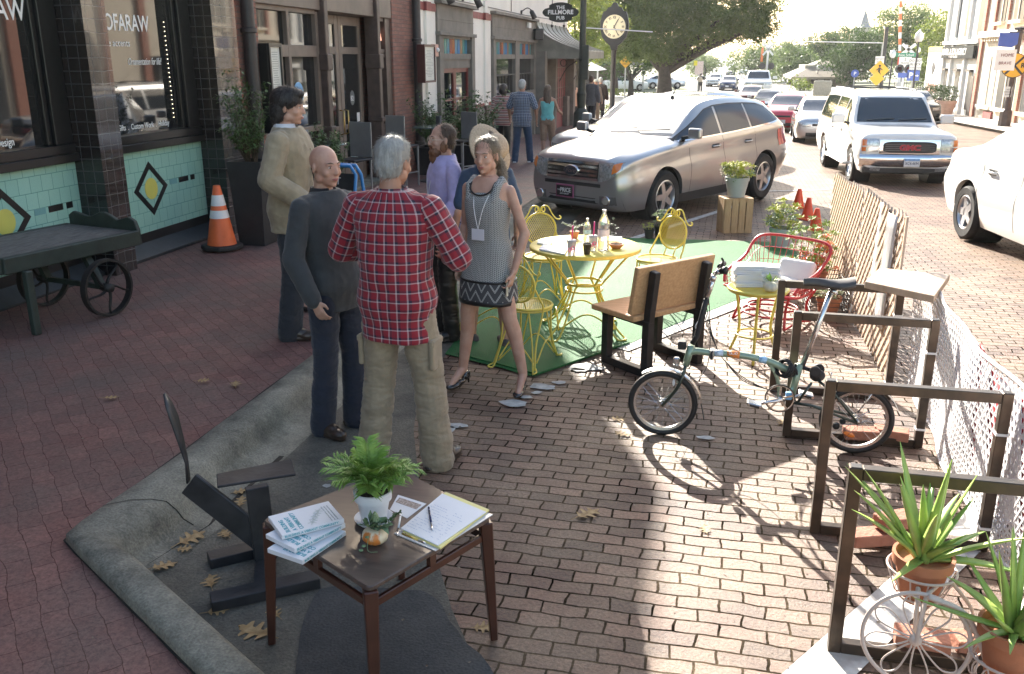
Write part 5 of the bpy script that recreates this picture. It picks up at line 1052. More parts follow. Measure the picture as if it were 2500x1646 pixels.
def top_dress(c):
 s, hp, ch = c['s'], c['hp'], c['ch']; m = MB(); x, y = hp.x, hp.y; x2 = (hp.x+ch.x)/2
 loft(m,spl([(x,y,.70*s,.205*s,.165*s),(x,y,.80*s,.195*s,.150*s),(x,y,.93*s,.178*s,.128*s),(x,y,1.0*s,.168*s,.12*s),(x2,y,1.10*s,.142*s,.112*s),(ch.x,y,1.24*s,.152*s,.130*s),(ch.x,y,1.34*s,.158*s,.126*s),(ch.x,y-.01,1.415*s,.12*s,.098*s)],4))
 for sx in (-1,1): m.tube([(ch.x+sx*.09*s,y+.085*s,1.34*s),(ch.x+sx*.105*s,y+.055*s,1.44*s),(ch.x+sx*.105*s,y-.0*s,1.475*s),(ch.x+sx*.10*s,y-.08*s,1.4*s),(ch.x+sx*.09*s,y-.10*s,1.33*s)],.03*s,10)
 o = remesh(m, 'dress', dress_mat(), c['root'], .007, 2, .003, (9, 9, 4)); bone_uv(o, [((x, y, .5), (ch.x, y, 1.6), .16)])
 m = MB(); loft(m, spl([(x, y, .655*s, .209*s, .169*s), (x, y, .75*s, .2035*s, .1625*s), (x, y, .80*s, .200*s, .157*s)], 4)); bd = m.build('zigzag_hem', band_mat(), o, True); bone_uv(bd, [((x, y, .5), (x, y, 1.6), .17)])
 m = MB(); loft(m, [(x, y, .635*s, .209*s, .169*s), (x, y, .665*s, .2105*s, .1705*s)]); loft(m, [(x, y, .79*s, .2015*s, .1585*s), (x, y, .805*s, .2015*s, .1585*s)]); m.build('black_trim', BKLE, o, True)
 nl = [(ch.x+sx*a*s,y+b_*s,z*s) for sx,a,b_,z in [(-1,.078,.02,1.475),(-1,.088,.07,1.45),(-1,.075,.096,1.41),(-1,.03,.112,1.385),(1,.03,.112,1.385),(1,.075,.096,1.41),(1,.088,.07,1.45),(1,.078,.02,1.475)]]
 MB().tube(smoothpts(nl, 4), .006, 6).build('neck_trim', BKLE, o, True); lanyard(c, .0, True, 1.12, .148)
cw = person('woman in a sleeveless black and white patterned dress and black heels holding a phone', (-1.42, 5.86, .008), dirz(-.28, -.96), 1.74, dict(rf=(.20, .06), lf=(-.24, -.02), lft=.25, rft=-.2, hip=(.02, 0), le=(-.235, -.05, 1.12), lw=(-.20, .04, .87), re=(.23, -.05, 1.13), rw=(.24, .02, .88), curl=.9, lin=(1, .2, 0)), fem=1, top=top_dress, shoes=(BKSH, 'pump'), hair=(H_BLOND, 'tied'), head=(.1, -.05, 0), brow=H_BLOND)
w_ = cw['J']['lw']; X_ = Matrix.Translation(cw['root'].location)@Matrix.Rotation(cw['root'].rotation_euler.z, 4, 'Z')
m = MB(); m.box((w_.x+.03, w_.y+.035, w_.z-.09), (.012, .075, .145), rot=Euler((.25, .0, .4)).to_matrix()); tag(m.build('phone', M('marbled_phone_case', (.75, .7, .55), .3, var=0, col2=(.25, .2, .12), sc=25), None, bevel=.006, xf=X_), 'phone in a pale marbled case held by the woman in the patterned dress', 'phone')
# bearded man
def top_lav(c):
 o = c['shirt'](LAV, 'shirt', .016, .84, .95, .006); c['collar'](LAV, o, .068); lanyard(c, 0, True, 1.12, .14)
bp_ = AY(1030,291,6.95)
cb = person('bearded man with glasses in a lavender shirt between the plaid man and the woman', (bp_.x, 6.95, .01), dirz(-.8, -.6), 1.74, dict(le=(-.27, 0, 1.15), lw=(-.2, .2, 1.0), re=(.27, -.02, 1.15), rw=(.2, .2, 1.02)), top=top_lav, legs=lambda c: c['leggings'](BKLE, 'trousers', .014), shoes=(BKLE, 'shoe'), hair=(H_BROWN, 'receding'), head=(.0, 0, 0))
def beard(q): q.sphere((0,.055,-.098),(.056,.05,.05),16,12); q.sphere((0,.06,-.145),(.042,.04,.045),14,10); q.sphere((0,.092,-.046),(.034,.014,.010),12,8); [q.sphere((s_*.062,.0,-.05),(.014,.035,.05),10,8) for s_ in (1,-1)]
m = MB(); hx(m, cb['X'], beard); late(remesh(m, 'beard', H_BEARD, cb['root'], .006, 1, .007, (40, 40, 16)))
m = MB(); hx(m, cb['X'], lambda q: (q.ring((-.031, .096, .003), .021, .0022, (0, 1, 0), 18, 5), q.ring((.031, .096, .003), .021, .0022, (0, 1, 0), 18, 5), q.tube([(-.01, .098, .006), (.01, .098, .006)], .002, 5), q.tube([(.052, .094, .006), (.08, .0, .004)], .002, 5), q.tube([(-.052, .094, .006), (-.08, .0, .004)], .002, 5))); late(m.build('glasses', M('clear_frame', (.6, .5, .4), .2), cb['root']))
# woman with straw hat
hp_ = AY(1152,300,7.4)
ch_ = person('woman in a denim dress and wide straw hat standing behind the patterned dress', (hp_.x-.02, 7.15, .01), dirz(-.5, .85), 1.70, dict(lf=(-.1, .12), rf=(.12, -.1)), fem=1, top=lambda c: c['shirt'](DENIM2, 'denim_top', .015, .84, .4, .004), legs=dressy(DENIM2, .6), shoes=(M('grey_suede', (.08, .075, .075), .9), 'flat'), hair=(H_BROWN, 'long'))
STRAW = M('straw', (.42, .32, .22), .8, var=.2, sc=80, bump=.4, bsc=150)
hh = AY(1141, 348, 6.75); hr = Matrix.Translation(hh)@Vector((.80, -.42, .42)).to_track_quat('Z', 'Y').to_matrix().to_4x4()
t = thing('straw_hat', 'wide brimmed straw hat with a brown leather band behind the woman', 'hat', hh)
MB().lathe([(.21, -.012), (.205, -.006), (.16, .0), (.105, .012), (.10, .02), (.098, .07), (.088, .105), (.05, .125), (.001, .128)], 36).build('straw', STRAW, t, True, xf=hr, solid=.004)
MB().lathe([(.106, .014), (.112, .02), (.109, .05), (.102, .05)], 36).build('hat_band', BRSH, t, True, xf=hr)
ch_['root'].location = (hh.x-.06, 6.85, .01)
# three walkers on the sidewalk
STRIPE = plaid('striped_knit', .16, None, [(0, (.42, .22, .19)), (.99, (.42, .22, .19))], [(0, (.45, .24, .2)), (.22, (.06, .04, .05)), (.28, (.55, .42, .38)), (.42, (.30, .08, .08)), (.55, (.5, .3, .26)), (.75, (.14, .06, .07)), (.83, (.55, .45, .4))], k=.97)
def top_str(c): c['shirt'](STRIPE, 'knit_top', .03, .80, .62, .006, True, flare=.05)
person('walker with dark hair in a pink and maroon striped top on the sidewalk', on(-4.9, 21.6, .14), dirz(.0, 1), 1.75, dict(lf=(-.12, .1), rf=(.12, -.1)), top=top_str, legs=lambda c: c['leggings'](BKLE, 'trousers', .02), shoes=(M('pink_shoe', (.45, .2, .2), .6), 'shoe'), hair=(H_BLACK, 'bob'), far=True, vox=.011, skin=SKIN2, bulk=1.06)
person('walker with grey hair in a navy checked shirt and blue jeans on the sidewalk', on(-4.3, 20.9, .14), dirz(.1, 1), 1.86, dict(lf=(-.14, -.08), rf=(.16, .1), le=(-.3, .0, 1.16), lw=(-.32, .12, .95), re=(.3, .0, 1.16), rw=(.28, .14, .97)), top=lambda c: c['shirt'](PLAIDB, 'checked_shirt', .03, .78, .42, .008, True, flare=.06), legs=lambda c: c['leggings'](DENIM2, 'jeans', .02), shoes=(BKLE, 'sneaker'), hair=(H_GREY, 'short'), far=True, vox=.011, skin=SKIN2, bulk=1.08)
AQUA = M('aqua_cotton', (.15, .48, .48), .8, **FAB); SHORT = M('tan_shorts', (.28, .17, .11), .85, **FAB)
person('walker with long brown hair in an aqua tank top and tan shorts', on(-3.85, 21.7, .14), dirz(.0, 1), 1.74, dict(lf=(-.08, -.1), rf=(.10, .12), re=(.26, .02, 1.16), rw=(.3, .2, 1.1)), fem=1, top=lambda c: c['shirt'](AQUA, 'tank_top', .012, .93, 0, .002, zhi=1.38), legs=lambda c: c['leggings'](SHORT, 'shorts', .018, .84 if False else .98), shoes=(BRSH, 'flat'), hair=(H_BROWN, 'long'), far=True, vox=.011, skin=SKIN2)
# people in the distance
p = G(1400,288,.15)
GSUIT = M('grey_suit', (.07, .08, .095), .85, **FAB)
def top_suit(mat, hem=.78): return lambda c: c['shirt'](mat, 'jacket', .035, hem, .92, .006, flare=.05)
person('man in a grey suit walking away beyond the green lamp post', on(p.x, p.y*.9, .14), dirz(.2, 1), 1.95, dict(lf=(-.1, .15), rf=(.1, -.1)), top=top_suit(GSUIT), legs=lambda c: c['leggings'](DKTR, 'trousers', .018), shoes=(BKLE, 'shoe'), hair=(H_BROWN, 'short'), far=True, vox=.014)
p = G(1430, 270, .15); person('man in a long dark coat walking right of the grey suited man', on(p.x, p.y*.86, .14), dirz(.1, 1), 1.9, {}, top=top_suit(M('brown_coat', (.05, .04, .035), .85), .5), legs=lambda c: c['leggings'](DKTR, 'trousers', .018), shoes=(BKLE, 'shoe'), hair=(H_GREY, 'short'), far=True, vox=.014)
p = G(1376, 272, .15); person('woman in a peach top and black leggings beside the grey suited man', on(p.x, p.y*.86, .14), dirz(-.3, 1), 1.75, dict(lf=(-.1, .2), rf=(.1, -.2)), fem=1, top=lambda c: c['shirt'](M('peach_cotton', (.6, .38, .28), .8), 'top', .02, .72, .9, .004, flare=.1), legs=lambda c: c['leggings'](BKLE, 'leggings', .004), shoes=(BKLE, 'shoe'), hair=(H_BROWN, 'long'), far=True, vox=.014)
p = G(1340, 282, .15); chm = person('man in khaki work clothes and pale sun hat under the awning', on(-5.0, 40, .14), dirz(.5, -.8), 1.8, {}, top=lambda c: c['shirt'](KHAKI, 'work_shirt', .02, .84, 1.), legs=lambda c: c['leggings'](KHAKI, 'trousers', .02), shoes=(BRSH, 'boot'), far=True, vox=.014)
m = MB(); hx(m, chm['X'], lambda q: q.lathe([(.19, .055), (.10, .07), (.095, .14), (.001, .16)], 20)); late(m.build('sun_hat', M('pale_straw', (.5, .52, .45), .8), chm['root'], True))
p = G(1628, 213, .1); bk = person('person in a black shirt carrying a cream backpack on the far pavement', on(p.x, p.y*.97, .1), dirz(.1, 1), 1.75, dict(le=(-.3, 0, 1.2), lw=(-.35, .1, 1.1), re=(.3, 0, 1.2), rw=(.35, .1, 1.1)), top=lambda c: c['shirt'](BKLE, 'shirt', .03, .84, .4), legs=lambda c: c['leggings'](BKLE, 'shorts', .02), shoes=(BKLE, 'shoe'), hair=(H_BLACK, 'short'), far=True, vox=.016)
m = MB(); m.box((0, -.22, 1.18), (.34, .18, .45)); late(m.build('backpack', M('cream_canvas', (.55, .45, .33), .8), bk['root'], bevel=.06, bseg=3))
# ================= things in the parking stall and along the sidewalk =================
YEL = M('yellow_paint', (.72, .58, .10), .38, var=.06, sc=20); BLKM = M('black_steel', (.018, .018, .02), .45, .3, var=.3, sc=12, bump=.1); STEEL = M('raw_steel', (.045, .038, .033), .36, .7, var=0, col2=(.13, .095, .07), sc=7, bump=.08, bsc=60)
PINE = M('pine_wood', (.52, .21, .055), .55, var=0, col2=(.72, .34, .10), sc=5, stretch=(1, 1, 14), bump=.08, bsc=60); PINEX = M('pine_wood_seat', (.46, .25, .11), .55, var=0, col2=(.60, .36, .18), sc=5, stretch=(1.5, 12, 12), bump=.08)
TERRA = M('terracotta', (.42, .17, .09), .8, var=.15, sc=12, bump=.2); SOIL = M('soil', (.03, .02, .015), .95, var=.4, sc=60, bump=1., bsc=80); POTW = M('white_plastic_pot', (.68, .70, .74), .3, var=.03); POTG = M('grey_plastic_pot', (.40, .42, .42), .5, var=.05)
PAPER = M('paper_white', (.72, .73, .76), .6, var=.03, sc=3); LEAF1 = M('palm_leaf', (.10, .22, .03), .5, var=0, col2=(.24, .36, .07), sc=18); LEAF2 = M('dark_leaf', (.035, .08, .02), .5, var=0, col2=(.09, .16, .04), sc=20); LIME = M('lime_flower_leaf', (.36, .44, .07), .6, var=0, col2=(.62, .58, .12), sc=25); GREYG = M('grey_green_leaf', (.16, .24, .12), .6, var=.3, sc=20); ALOE = M('aloe_skin', (.17, .32, .07), .4, var=0, col2=(.40, .50, .13), sc=9); TWIG = M('twig', (.05, .035, .02), .8)
def zt(p,h=0): return Vector((p.x,p.y,zg(p.y)+h))
# --- artificial turf
TURFM, n, L, b = node_mat('artificial_turf'); tc = n.nodes.new('ShaderNodeTexCoord'); a_ = n.nodes.new('ShaderNodeTexNoise'); a_.inputs['Scale'].default_value = 130; a_.inputs['Detail'].default_value = 2; L.new(tc.outputs['Object'], a_.inputs[0])
c_ = n.nodes.new('ShaderNodeTexNoise'); c_.inputs['Scale'].default_value = 2.2; c_.inputs['Detail'].default_value = 5; L.new(tc.outputs['Object'], c_.inputs[0])
r1 = ramp(n,[(.3,(.004,.06,.014)),(.7,(.018,.21,.045))]); L.new(a_.outputs[0],r1.inputs[0]); r2 = ramp(n,[(.3,(.75,)*3),(.7,(1.2,)*3)]); L.new(c_.outputs[0],r2.inputs[0])
mx = n.nodes.new('ShaderNodeMixRGB'); mx.blend_type = 'MULTIPLY'; mx.inputs[0].default_value = 1; L.new(r1.outputs[0], mx.inputs[1]); L.new(r2.outputs[0], mx.inputs[2]); L.new(mx.outputs[0], b.inputs['Base Color']); b.inputs['Roughness'].default_value = .75
bp = n.nodes.new('ShaderNodeBump'); bp.inputs['Strength'].default_value = 1; bp.inputs['Distance'].default_value = .01; L.new(a_.outputs[0], bp.inputs['Height']); L.new(bp.outputs[0], b.inputs['Normal'])
def turf(poly,h,lab,th=.012):
 P_ = [Vector((*[poly[i][q]*(1-u/6)+poly[(i+1)%len(poly)][q]*u/6 for q in (0,1)],0)) for i in range(len(poly)) for u in range(6)]; n_ = len(P_); cx = sum(p.x for p in P_)/n_; cy = sum(p.y for p in P_)/n_; rows = []
 for k,p in enumerate(P_):
  r = []
  for t in (0,.25,.5,.75,.97,1,1.0):
   x,y = cx+(p.x-cx)*t,cy+(p.y-cy)*t
   if t >= .97: q = noise.noise(Vector((k*1.7,0,h*50)))*.012; x += q; y += q
   r.append([x,y,zg(y)+h+th+noise.noise(Vector((x*2,y*2,1)))*.004])
  r[-1][2] = zg(r[-1][1])+.009; rows.append([tuple(v) for v in r])
 rows.append(rows[0]); m = MB(); m.grid(rows); return tag(m.build('artificial_turf', TURFM, None, 50), lab, 'turf rug')
turf([(-1.17, 6.13), (-1.95, 6.5), (-2.12, 9.7), (-1.15, 11.9), (1.1, 12.05), (1.12, 9.5), (.32, 8.66), (-.24, 7.67), (-.53, 7.12)], .0, 'large bright green artificial turf rug under the yellow table set')
turf([(-1.15, 6.16), (-1.85, 6.5), (-1.98, 7.35), (-1.2, 7.2), (-.55, 7.08)], .014, 'smaller darker green turf piece overlapping the front of the big rug', .01)
# --- yellow garden table
T0 = Vector((-.97,7.33,zg(7.3)+.026))
t = thing('garden_table', 'round yellow metal table with wire legs holding drinks and pots', 'table', T0)
m = MB(); m.lathe([(.001, .735), (.452, .735), (.462, .728), (.462, .705), (.452, .700), (.445, .71), (.001, .712)], 56, T0); m.build('table_top', YEL, t, 50)
m = MB(); m.ring(T0+Vector((0, 0, .42)), .155, .011, n=36); m.ring(T0+Vector((0, 0, .36)), .155, .008, n=36); m.build('ring', YEL, t, True)
for k in range(4):
 a0 = pi/4+k*pi/2+.25
 for da in (-.32,.32):
  a = a0+da; c,s_ = cos(a),sin(a); c0,s0 = cos(a0+da*.35),sin(a0+da*.35)
  pts = [T0+Vector(p) for p in ((c*.40,s*.40,.705) if False else (c*.40,s_*.40,.705),(c*.155,s_*.155,.42),(c0*.155,s0*.155,.36),(c0*.30,s0*.30,.10),(c0*.40,s0*.40,.006),(cos(a0)*.45,sin(a0)*.45,.006))]
  MB().tube(pts[:1]+smoothpts(pts[1:], 4), .0085, 7).build('leg', YEL, t, True)
 a1 = a0+pi/2; p1 = T0+Vector((cos(a0)*.33, sin(a0)*.33, .07)); p2 = T0+Vector((cos(a1)*.33, sin(a1)*.33, .07)); mid = (p1+p2)/2+Vector((0, 0, .13)); MB().tube(smoothpts([p1, mid, p2], 8), .0075, 6).build('brace', YEL, t, True)
# --- parlour chairs
def chair():
 r = thing('garden_chair', 'x', 'chair', group='yellow wire chairs around the table')
 R = .175
 m = MB(); m.ring((0, 0, .445), R, .012, n=32, m=6); m.ring((0, 0, .425), R, .006, n=32, m=5); st = m.build('seat', YEL, r, True)
 def mesh(c,R_,u,v,st_,par,nm):
  m = MB(); u,v,c = Vector(u),Vector(v),Vector(c)
  for sg in (1,-1):
   k = -R_*1.6
   while k < R_*1.6:
    # line: x*cos + y*sin = k in (u,v)
    a = sg*radians(62); nx,ny = -sin(a),cos(a); d = R_*R_-k*k
    if d > 0:
     hl = sqrt(d); p = c+u*(nx*k-ny*-0)+v*(ny*k); dr = u*cos(a)+v*sin(a); w_ = u.cross(v); e = (u*nx+v*ny)*.0016; A,B_ = p-dr*hl,p+dr*hl; m.quad(A-e,B_-e,B_+e,A+e); m.quad(A-e+w_*.0015,B_-e+w_*.0015,B_+e+w_*.0015,A+e+w_*.0015)
    k += st_
  return m.build(nm,YEL,par)
 mesh((0, 0, .447), R, (1, 0, 0), (0, 1, 0), .016, st, 'seat_mesh')
 by = -.185; bc = Vector((0,by-.03,.655)); up = Vector((0,-.12,1)).normalized(); RB = .145
 m = MB(); m.ring(bc, RB, .009, Vector((0, 1, .12)), 32, 6); bk = m.build('backrest', YEL, r, True)
 mesh(bc, RB, (1, 0, 0), up, .016, bk, 'back_mesh')
 for s_ in (1,-1):
  f = lambda x,z: bc+Vector((s_*x,0,0))+up*z
  MB().tube(smoothpts([f(.015, .175), f(.03, .155), f(.045, .165), f(.04, .195), f(.015, .2), f(-.0+.005, .165), f(.005, .145)], 4)+[], .006, 6).build('scroll', YEL, bk, True)
  MB().tube(smoothpts([f(.012, .16), f(.03, .205), f(.075, .20), f(.115, .13), f(.15, .09), f(.185, .085), f(.195, .105), f(.18, .115)], 4), .0065, 6).build('scroll', YEL, bk, True)
  MB().tube(smoothpts([f(RB-.002, -.02), Vector((s_*.165, by+.03, .53)), Vector((s_*.17, by+.07, .44)), Vector((s_*.15, by-.0, .2)), Vector((s_*.175, by-.08, .01))], 5), .0075, 6).build('leg', YEL, r, True)
  MB().tube([f(.05, -.135), Vector((s_*.05, by+.03, .44))], .006, 6).build('back_stay', YEL, bk, True)
  MB().tube(smoothpts([(s_*.07, by+.03, .43), (s_*.13, by-.03, .18), (s_*.165, by-.09, .008), (s_*.19, by-.14, .008), (s_*.2, by-.10, .008), (s_*.175, by-.06, .02)], 4), .0065, 6).build('leg', YEL, r, True)
  MB().tube(smoothpts([(s_*.13, .115, .43), (s_*.135, .12, .2), (s_*.165, .165, .01)], 4), .0075, 6).build('leg', YEL, r, True)
  MB().tube(smoothpts([(s_*.06, .165, .43), (s_*.11, .15, .2), (s_*.155, .175, .008), (s_*.18, .22, .008), (s_*.19, .18, .008), (s_*.165, .155, .02)], 4), .0065, 6).build('leg', YEL, r, True)
  MB().tube(smoothpts([(s_*.16, .155, .03), (s_*.14, .03, .17), (s_*.16, -.2, .05)], 8), .006, 6).build('arch_brace', YEL, r, True)
 MB().tube(smoothpts([(-.15, .155, .03), (0, .14, .17), (.15, .155, .03)], 8), .006, 6).build('arch_brace', YEL, r, True); MB().tube(smoothpts([(-.16, -.22, .03), (0, -.2, .17), (.16, -.22, .03)], 8), .006, 6).build('arch_brace', YEL, r, True)
 return r
c0 = chair()
def cplace(o,x,y,fx,fy,s=1.): place(o,(x,y,zg(y)+.026),atan2(fy,fx)-pi/2,s)
cplace(c0, -1.27, 6.47, .25, .95, .98); c0['label'] = 'yellow wire chair with its back to the camera beside the dress woman'
c = dup(c0, (0, 0, 0), 0, 'yellow wire chair on the kerb side of the table facing the bench'); cplace(c, -1.45, 8.1, .35, -.9, 1.03)
c = dup(c0, (0, 0, 0), 0, 'yellow wire chair behind the bench backrest near the black pots'); cplace(c, -.42, 8.2, -.55, -.8, 1.03)
c = dup(c0, (0, 0, 0), 0, 'yellow wire chair mostly hidden behind the legs of the woman in the dress'); cplace(c, -1.72, 7.12, .95, .1, 1.)
# --- on the table
TT = T0.z+.735
def tp(x,y,h=0): p = G(x,y,TT-0); return Vector((p.x,p.y,TT+h))
PLAS = M('clear_plastic', (.75, .76, .8), .12, var=0, trans=.55, spec=.6); PINK = M('pink_plastic', (.75, .05, .22), .35, var=0); WATER = M('bottle_plastic', (.8, .82, .86), .1, var=0, trans=.75); BLUEL = M('bottle_label', (.35, .5, .75), .4, var=.5, sc=60)
def cup(p,lab):
 t = thing('drink_cup', lab, 'cup', p, group='pink lettered drink cups on the yellow table'); MB().lathe([(.001, .002), (.027, .002), (.037, .11), (.038, .115), (.001, .116)], 20, p).build('cup', PLAS, t, 60)
 MB().lathe([(.039, .112), (.039, .122), (.03, .128), (.001, .128)], 20, p).build('lid', PLAS, t, 60); MB().tube([p+Vector((0, 0, .1)), p+Vector((.008, .0, .235))], .0055, 8).build('straw', PINK, t, True)
 d = Vector((0,0,0))-p; d.z = 0; d.normalize(); u = Vector((0,0,1)).cross(d)*1; m = MB()
 for q in (-.012,.012): m.ring(p+d*.036+u*q+Vector((0,0,.06+q*.6)),.013,.003,d,14,5)
 m.tube([p+d*.036+u*x+Vector((0, 0, z)) for x, z in ((-.02, .03), (.0, .075), (.02, .035))], .003, 5); m.build('cup_print', PINK, t)
cup(tp(1328, 594), 'drink cup with pink straw in front of the terracotta pot on the yellow table'); cup(tp(1378, 583), 'drink cup with pink straw standing against the big water bottle')
def bottle(p,H,R,lab,lcol):
 t = thing('water_bottle', lab, 'bottle', p, group='water bottles on the yellow table'); pr = [(.001, .003), (R*.92, .003), (R, .015)]
 for k in range(9): pr += [(R*(.95 if k % 2 else 1),.03+k*H*.06)]
 pr += [(R,H*.66),(R*.85,H*.75),(R*.45,H*.88),(R*.3,H*.92),(R*.3,H*.95),(.001,H*.95)]
 MB().lathe(pr, 20, p).build('bottle', WATER, t, 60); MB().lathe([(R*.34, H*.94), (R*.36, H*1.0), (.001, H*1.0)], 14, p).build('cap', WHITEP, t, 60); MB().lathe([(R*1.02, H*.36), (R*1.02, H*.52)], 20, p, cap=False).build('label', lcol, t, True)
bottle(tp(1402, 582), .33, .046, 'tall clear water bottle standing out highest on the yellow table', M('pale_label', (.75, .7, .72), .4, var=.1, sc=40)); bottle(tp(1364, 562), .2, .032, 'small clear water bottle with blue label between the pink straws', BLUEL)
p = tp(1364, 592); t = thing('paper_cup', 'small black paper cup at the front of the yellow table', 'cup', p); MB().lathe([(.001, .003), (.024, .003), (.034, .088), (.036, .09), (.032, .09), (.028, .03), (.001, .025)], 20, p).build('cup', M('black_paper', (.02, .018, .018), .5), t, 60)
p = tp(1432, 578); t = thing('bowl', 'low terracotta bowl of brown seeds beside the tall water bottle', 'bowl', p); MB().lathe([(.001, .002), (.035, .002), (.06, .03), (.064, .042), (.058, .042), (.05, .035), (.001, .035)], 28, p).build('bowl', TERRA, t, 60)
m = MB(); [m.sphere(p+Vector((rnd(-.04, .04), rnd(-.04, .04), .036)), rnd(.004, .008), 6, 4) for _ in range(60)]; o = m.build('seeds', M('seeds', (.12, .07, .04), .8, var=.5, sc=90), t); struct(o, 'stuff')
def flat(pts, th, mat, par=None, name='paper', nz=None): return MB().prism([(p[0], p[1]) for p in pts], th, (0, 0, pts[0][2])).build(name, mat, par)
def leaves(mb,c,n_,R_,ln,wd,upb=.3,droop=.3,sq=1.):    # tufts of pointed leaves
 for _ in range(n_):
  a = rnd(0,2*pi); e = rnd(upb,1.3); d = Vector((cos(a)*cos(e),sin(a)*cos(e),sin(e))); p = c+Vector((cos(a),sin(a),0))*R_*rnd(0,1)+Vector((0,0,rnd(-.2,.2)*R_*sq)); l = ln*rnd(.6,1.2); s_ = d.cross(Vector((0,0,1))).normalized()*wd*rnd(.7,1.2); m1 = p+d*l*.55; m2 = p+d*l+Vector((0,0,-droop*l)); k = d.cross(s_).normalized()*wd*.25
  mb.add([p,m1+s_,m2,m1-s_,m1+k],[(0,1,4),(1,2,4),(2,3,4),(3,0,4)])
p = tp(1335, 555); t = thing('herb_pot', 'small terracotta pot with rosemary like sprigs behind the drink cups', 'plant', p); MB().lathe([(.001, .002), (.028, .002), (.038, .055), (.042, .056), (.042, .066), (.034, .066), (.001, .055)], 20, p).build('pot', TERRA, t, 60)
m = MB()
for k in range(9):
 a = rnd(0,6.3); q = [p+Vector((0,0,.06)),p+Vector((cos(a)*.05,sin(a)*.05,.11)),p+Vector((cos(a)*.11,sin(a)*.11,.13))]
 for w_ in smoothpts(q,5): leaves(m,w_,4,.003,.022,.003)
m.build('foliage', LEAF2, t)
for pts, lab, mt, th in (([(1253, 583), (1262, 572), (1320, 580), (1312, 594)], 'white booklet with blue figures at the left rim of the yellow table', PAPER, .012), ([(1248, 568), (1256, 562), (1284, 565), (1278, 572)], 'small folded card pack at the left rim of the yellow table', WHITEP, .012), ([(1405, 548), (1415, 541), (1452, 548), (1440, 557)], 'loose white sheets behind the tall water bottle', PAPER, .003)):
 q = [tp(*k_,.002) for k_ in pts]
 if lab.startswith('loose'): q = [tp(*k_, .002) for k_ in ((1392, 560), (1400, 548), (1446, 552), (1440, 562))]
 o = flat(q[::-1], th, mt, None, 'booklet' if th > .01 else 'paper_sheets'); tag(o, lab, 'papers')
q = [tp(*k_, .0145) for k_ in ((1285, 582), (1290, 577), (1312, 580), (1308, 588))]; flat(q[::-1], .0006, TEAL, bpy.data.objects['booklet'], 'cover_print')
# --- bench
bd = Vector((.455,.52,0)).normalized(); bq = Vector((-bd.y,bd.x,0)); B0 = Vector((-.41,6.28,0))
t = thing('bench', 'wooden bench with black steel legs seen from behind its backrest', 'bench', B0)
def bpnt(u,v,z): return B0+bd*u+bq*v+Vector((0,0,z+zg(6.5)))
# seat plank (u along the bench,v towards the table)
BR = Matrix((bd,bq,(0,0,1))).transposed()
MB().box(bpnt(.33, .24, .455), (.80, .46, .04), rot=BR).build('seat', PINEX, t, bevel=.006)
sl = Vector((0,-.16,1)).normalized()
m = MB(); bx_ = BR@Matrix.Rotation(.16, 3, 'X'); m.box(bpnt(.33, .03, .66), (.80, .045, .36), rot=bx_); m.build('backrest', PINEX, t, bevel=.006)
for u in (.06,.60):
 for vv, nm in ((-.01, 'rear_leg'), (.42, 'front_leg')): MB().bar(bpnt(u, vv, .05), bpnt(u, vv, .43), .065, .065, bd).build(nm, BLKM, t, bevel=.004)
 MB().bar(bpnt(u, -.045, .03), bpnt(u, .45, .03), .065, .06).build('foot_rail', BLKM, t, bevel=.004); MB().bar(bpnt(u, .025, .41), bpnt(u, .385, .41), .06, .05).build('seat_rail', BLKM, t, bevel=.004)
 m = MB(); m.bar(bpnt(u, -.012, .42), bpnt(u, -.055, .80), .065, .055, bd); m.build('back_post', BLKM, t, bevel=.004); MB().bar(bpnt(u, -.0555, .8), bpnt(u, -.056, .803), .05, .04, bd).build('post_mouth', PIPE, t)
# --- folding bicycle,in the plane Y = 5.27
BY = 5.27
def b6(cx,cy,dy=0.): return AY((1420+cx/2.849)/1.0504,(580+cy/2.849)/1.0504,BY+dy)
SAGE = M('sage_green_frame', (.25, .34, .24), .3, .2, var=.04, coat=.6); DGRN = M('dark_green_frame', (.02, .035, .028), .3, .2, var=.1, coat=.5); ALU = M('polished_alloy', (.62, .62, .62), .22, .95, var=.05); RUB = M('black_rubber', (.015, .015, .016), .6)
FW,RW = Vector((b6(565,1120).x,BY,.212)),Vector((b6(1905,1262).x,BY-.03,.212))
t = thing('folding_bicycle', 'sage green folding bicycle with small wheels standing by the steel racks', 'bicycle', (FW.x, BY, 0))
WR = .212
def bwheel(c,nm):
 w_ = MB().ring(c, WR-.018, .018, (0, 1, 0), 56, 10).build('wheel', RUB, t, True)
 m = MB(); m.lathe([(WR-.034, -.011), (WR-.034, .011), (WR-.05, .008), (WR-.05, -.008), (WR-.034, -.011)], 48, c, (0, 1, 0), False); m.build('rim', ALU, w_, 50)
 MB().lathe([(.013, -.045), (.013, .045)], 12, c, (0, 1, 0)).build('hub', ALU, w_, True); m = MB(); m.lathe([(.026, -.026), (.026, -.02)], 14, c, (0, 1, 0)); m.lathe([(.026, .02), (.026, .026)], 14, c, (0, 1, 0)); m.split('hub_flange', ALU, w_)
 m = MB(); m.ring(c,WR-.022,.0178,(0,1,0),56,8);
 m2 = MB()
 for k in range(28):
  a = 2*pi*k/28; a2 = a+(.9 if k % 2 else -.9); s_ = .023 if k % 4 < 2 else -.023
  m2.tube([c+Vector((cos(a2)*.025,s_,sin(a2)*.025)),c+Vector((cos(a)*(WR-.045),0,sin(a)*(WR-.045)))],.0011,4)
 m2.build('spokes', ALU, w_)
 return w_
fw_ = bwheel(FW, 'f'); rw_ = bwheel(RW, 'r')
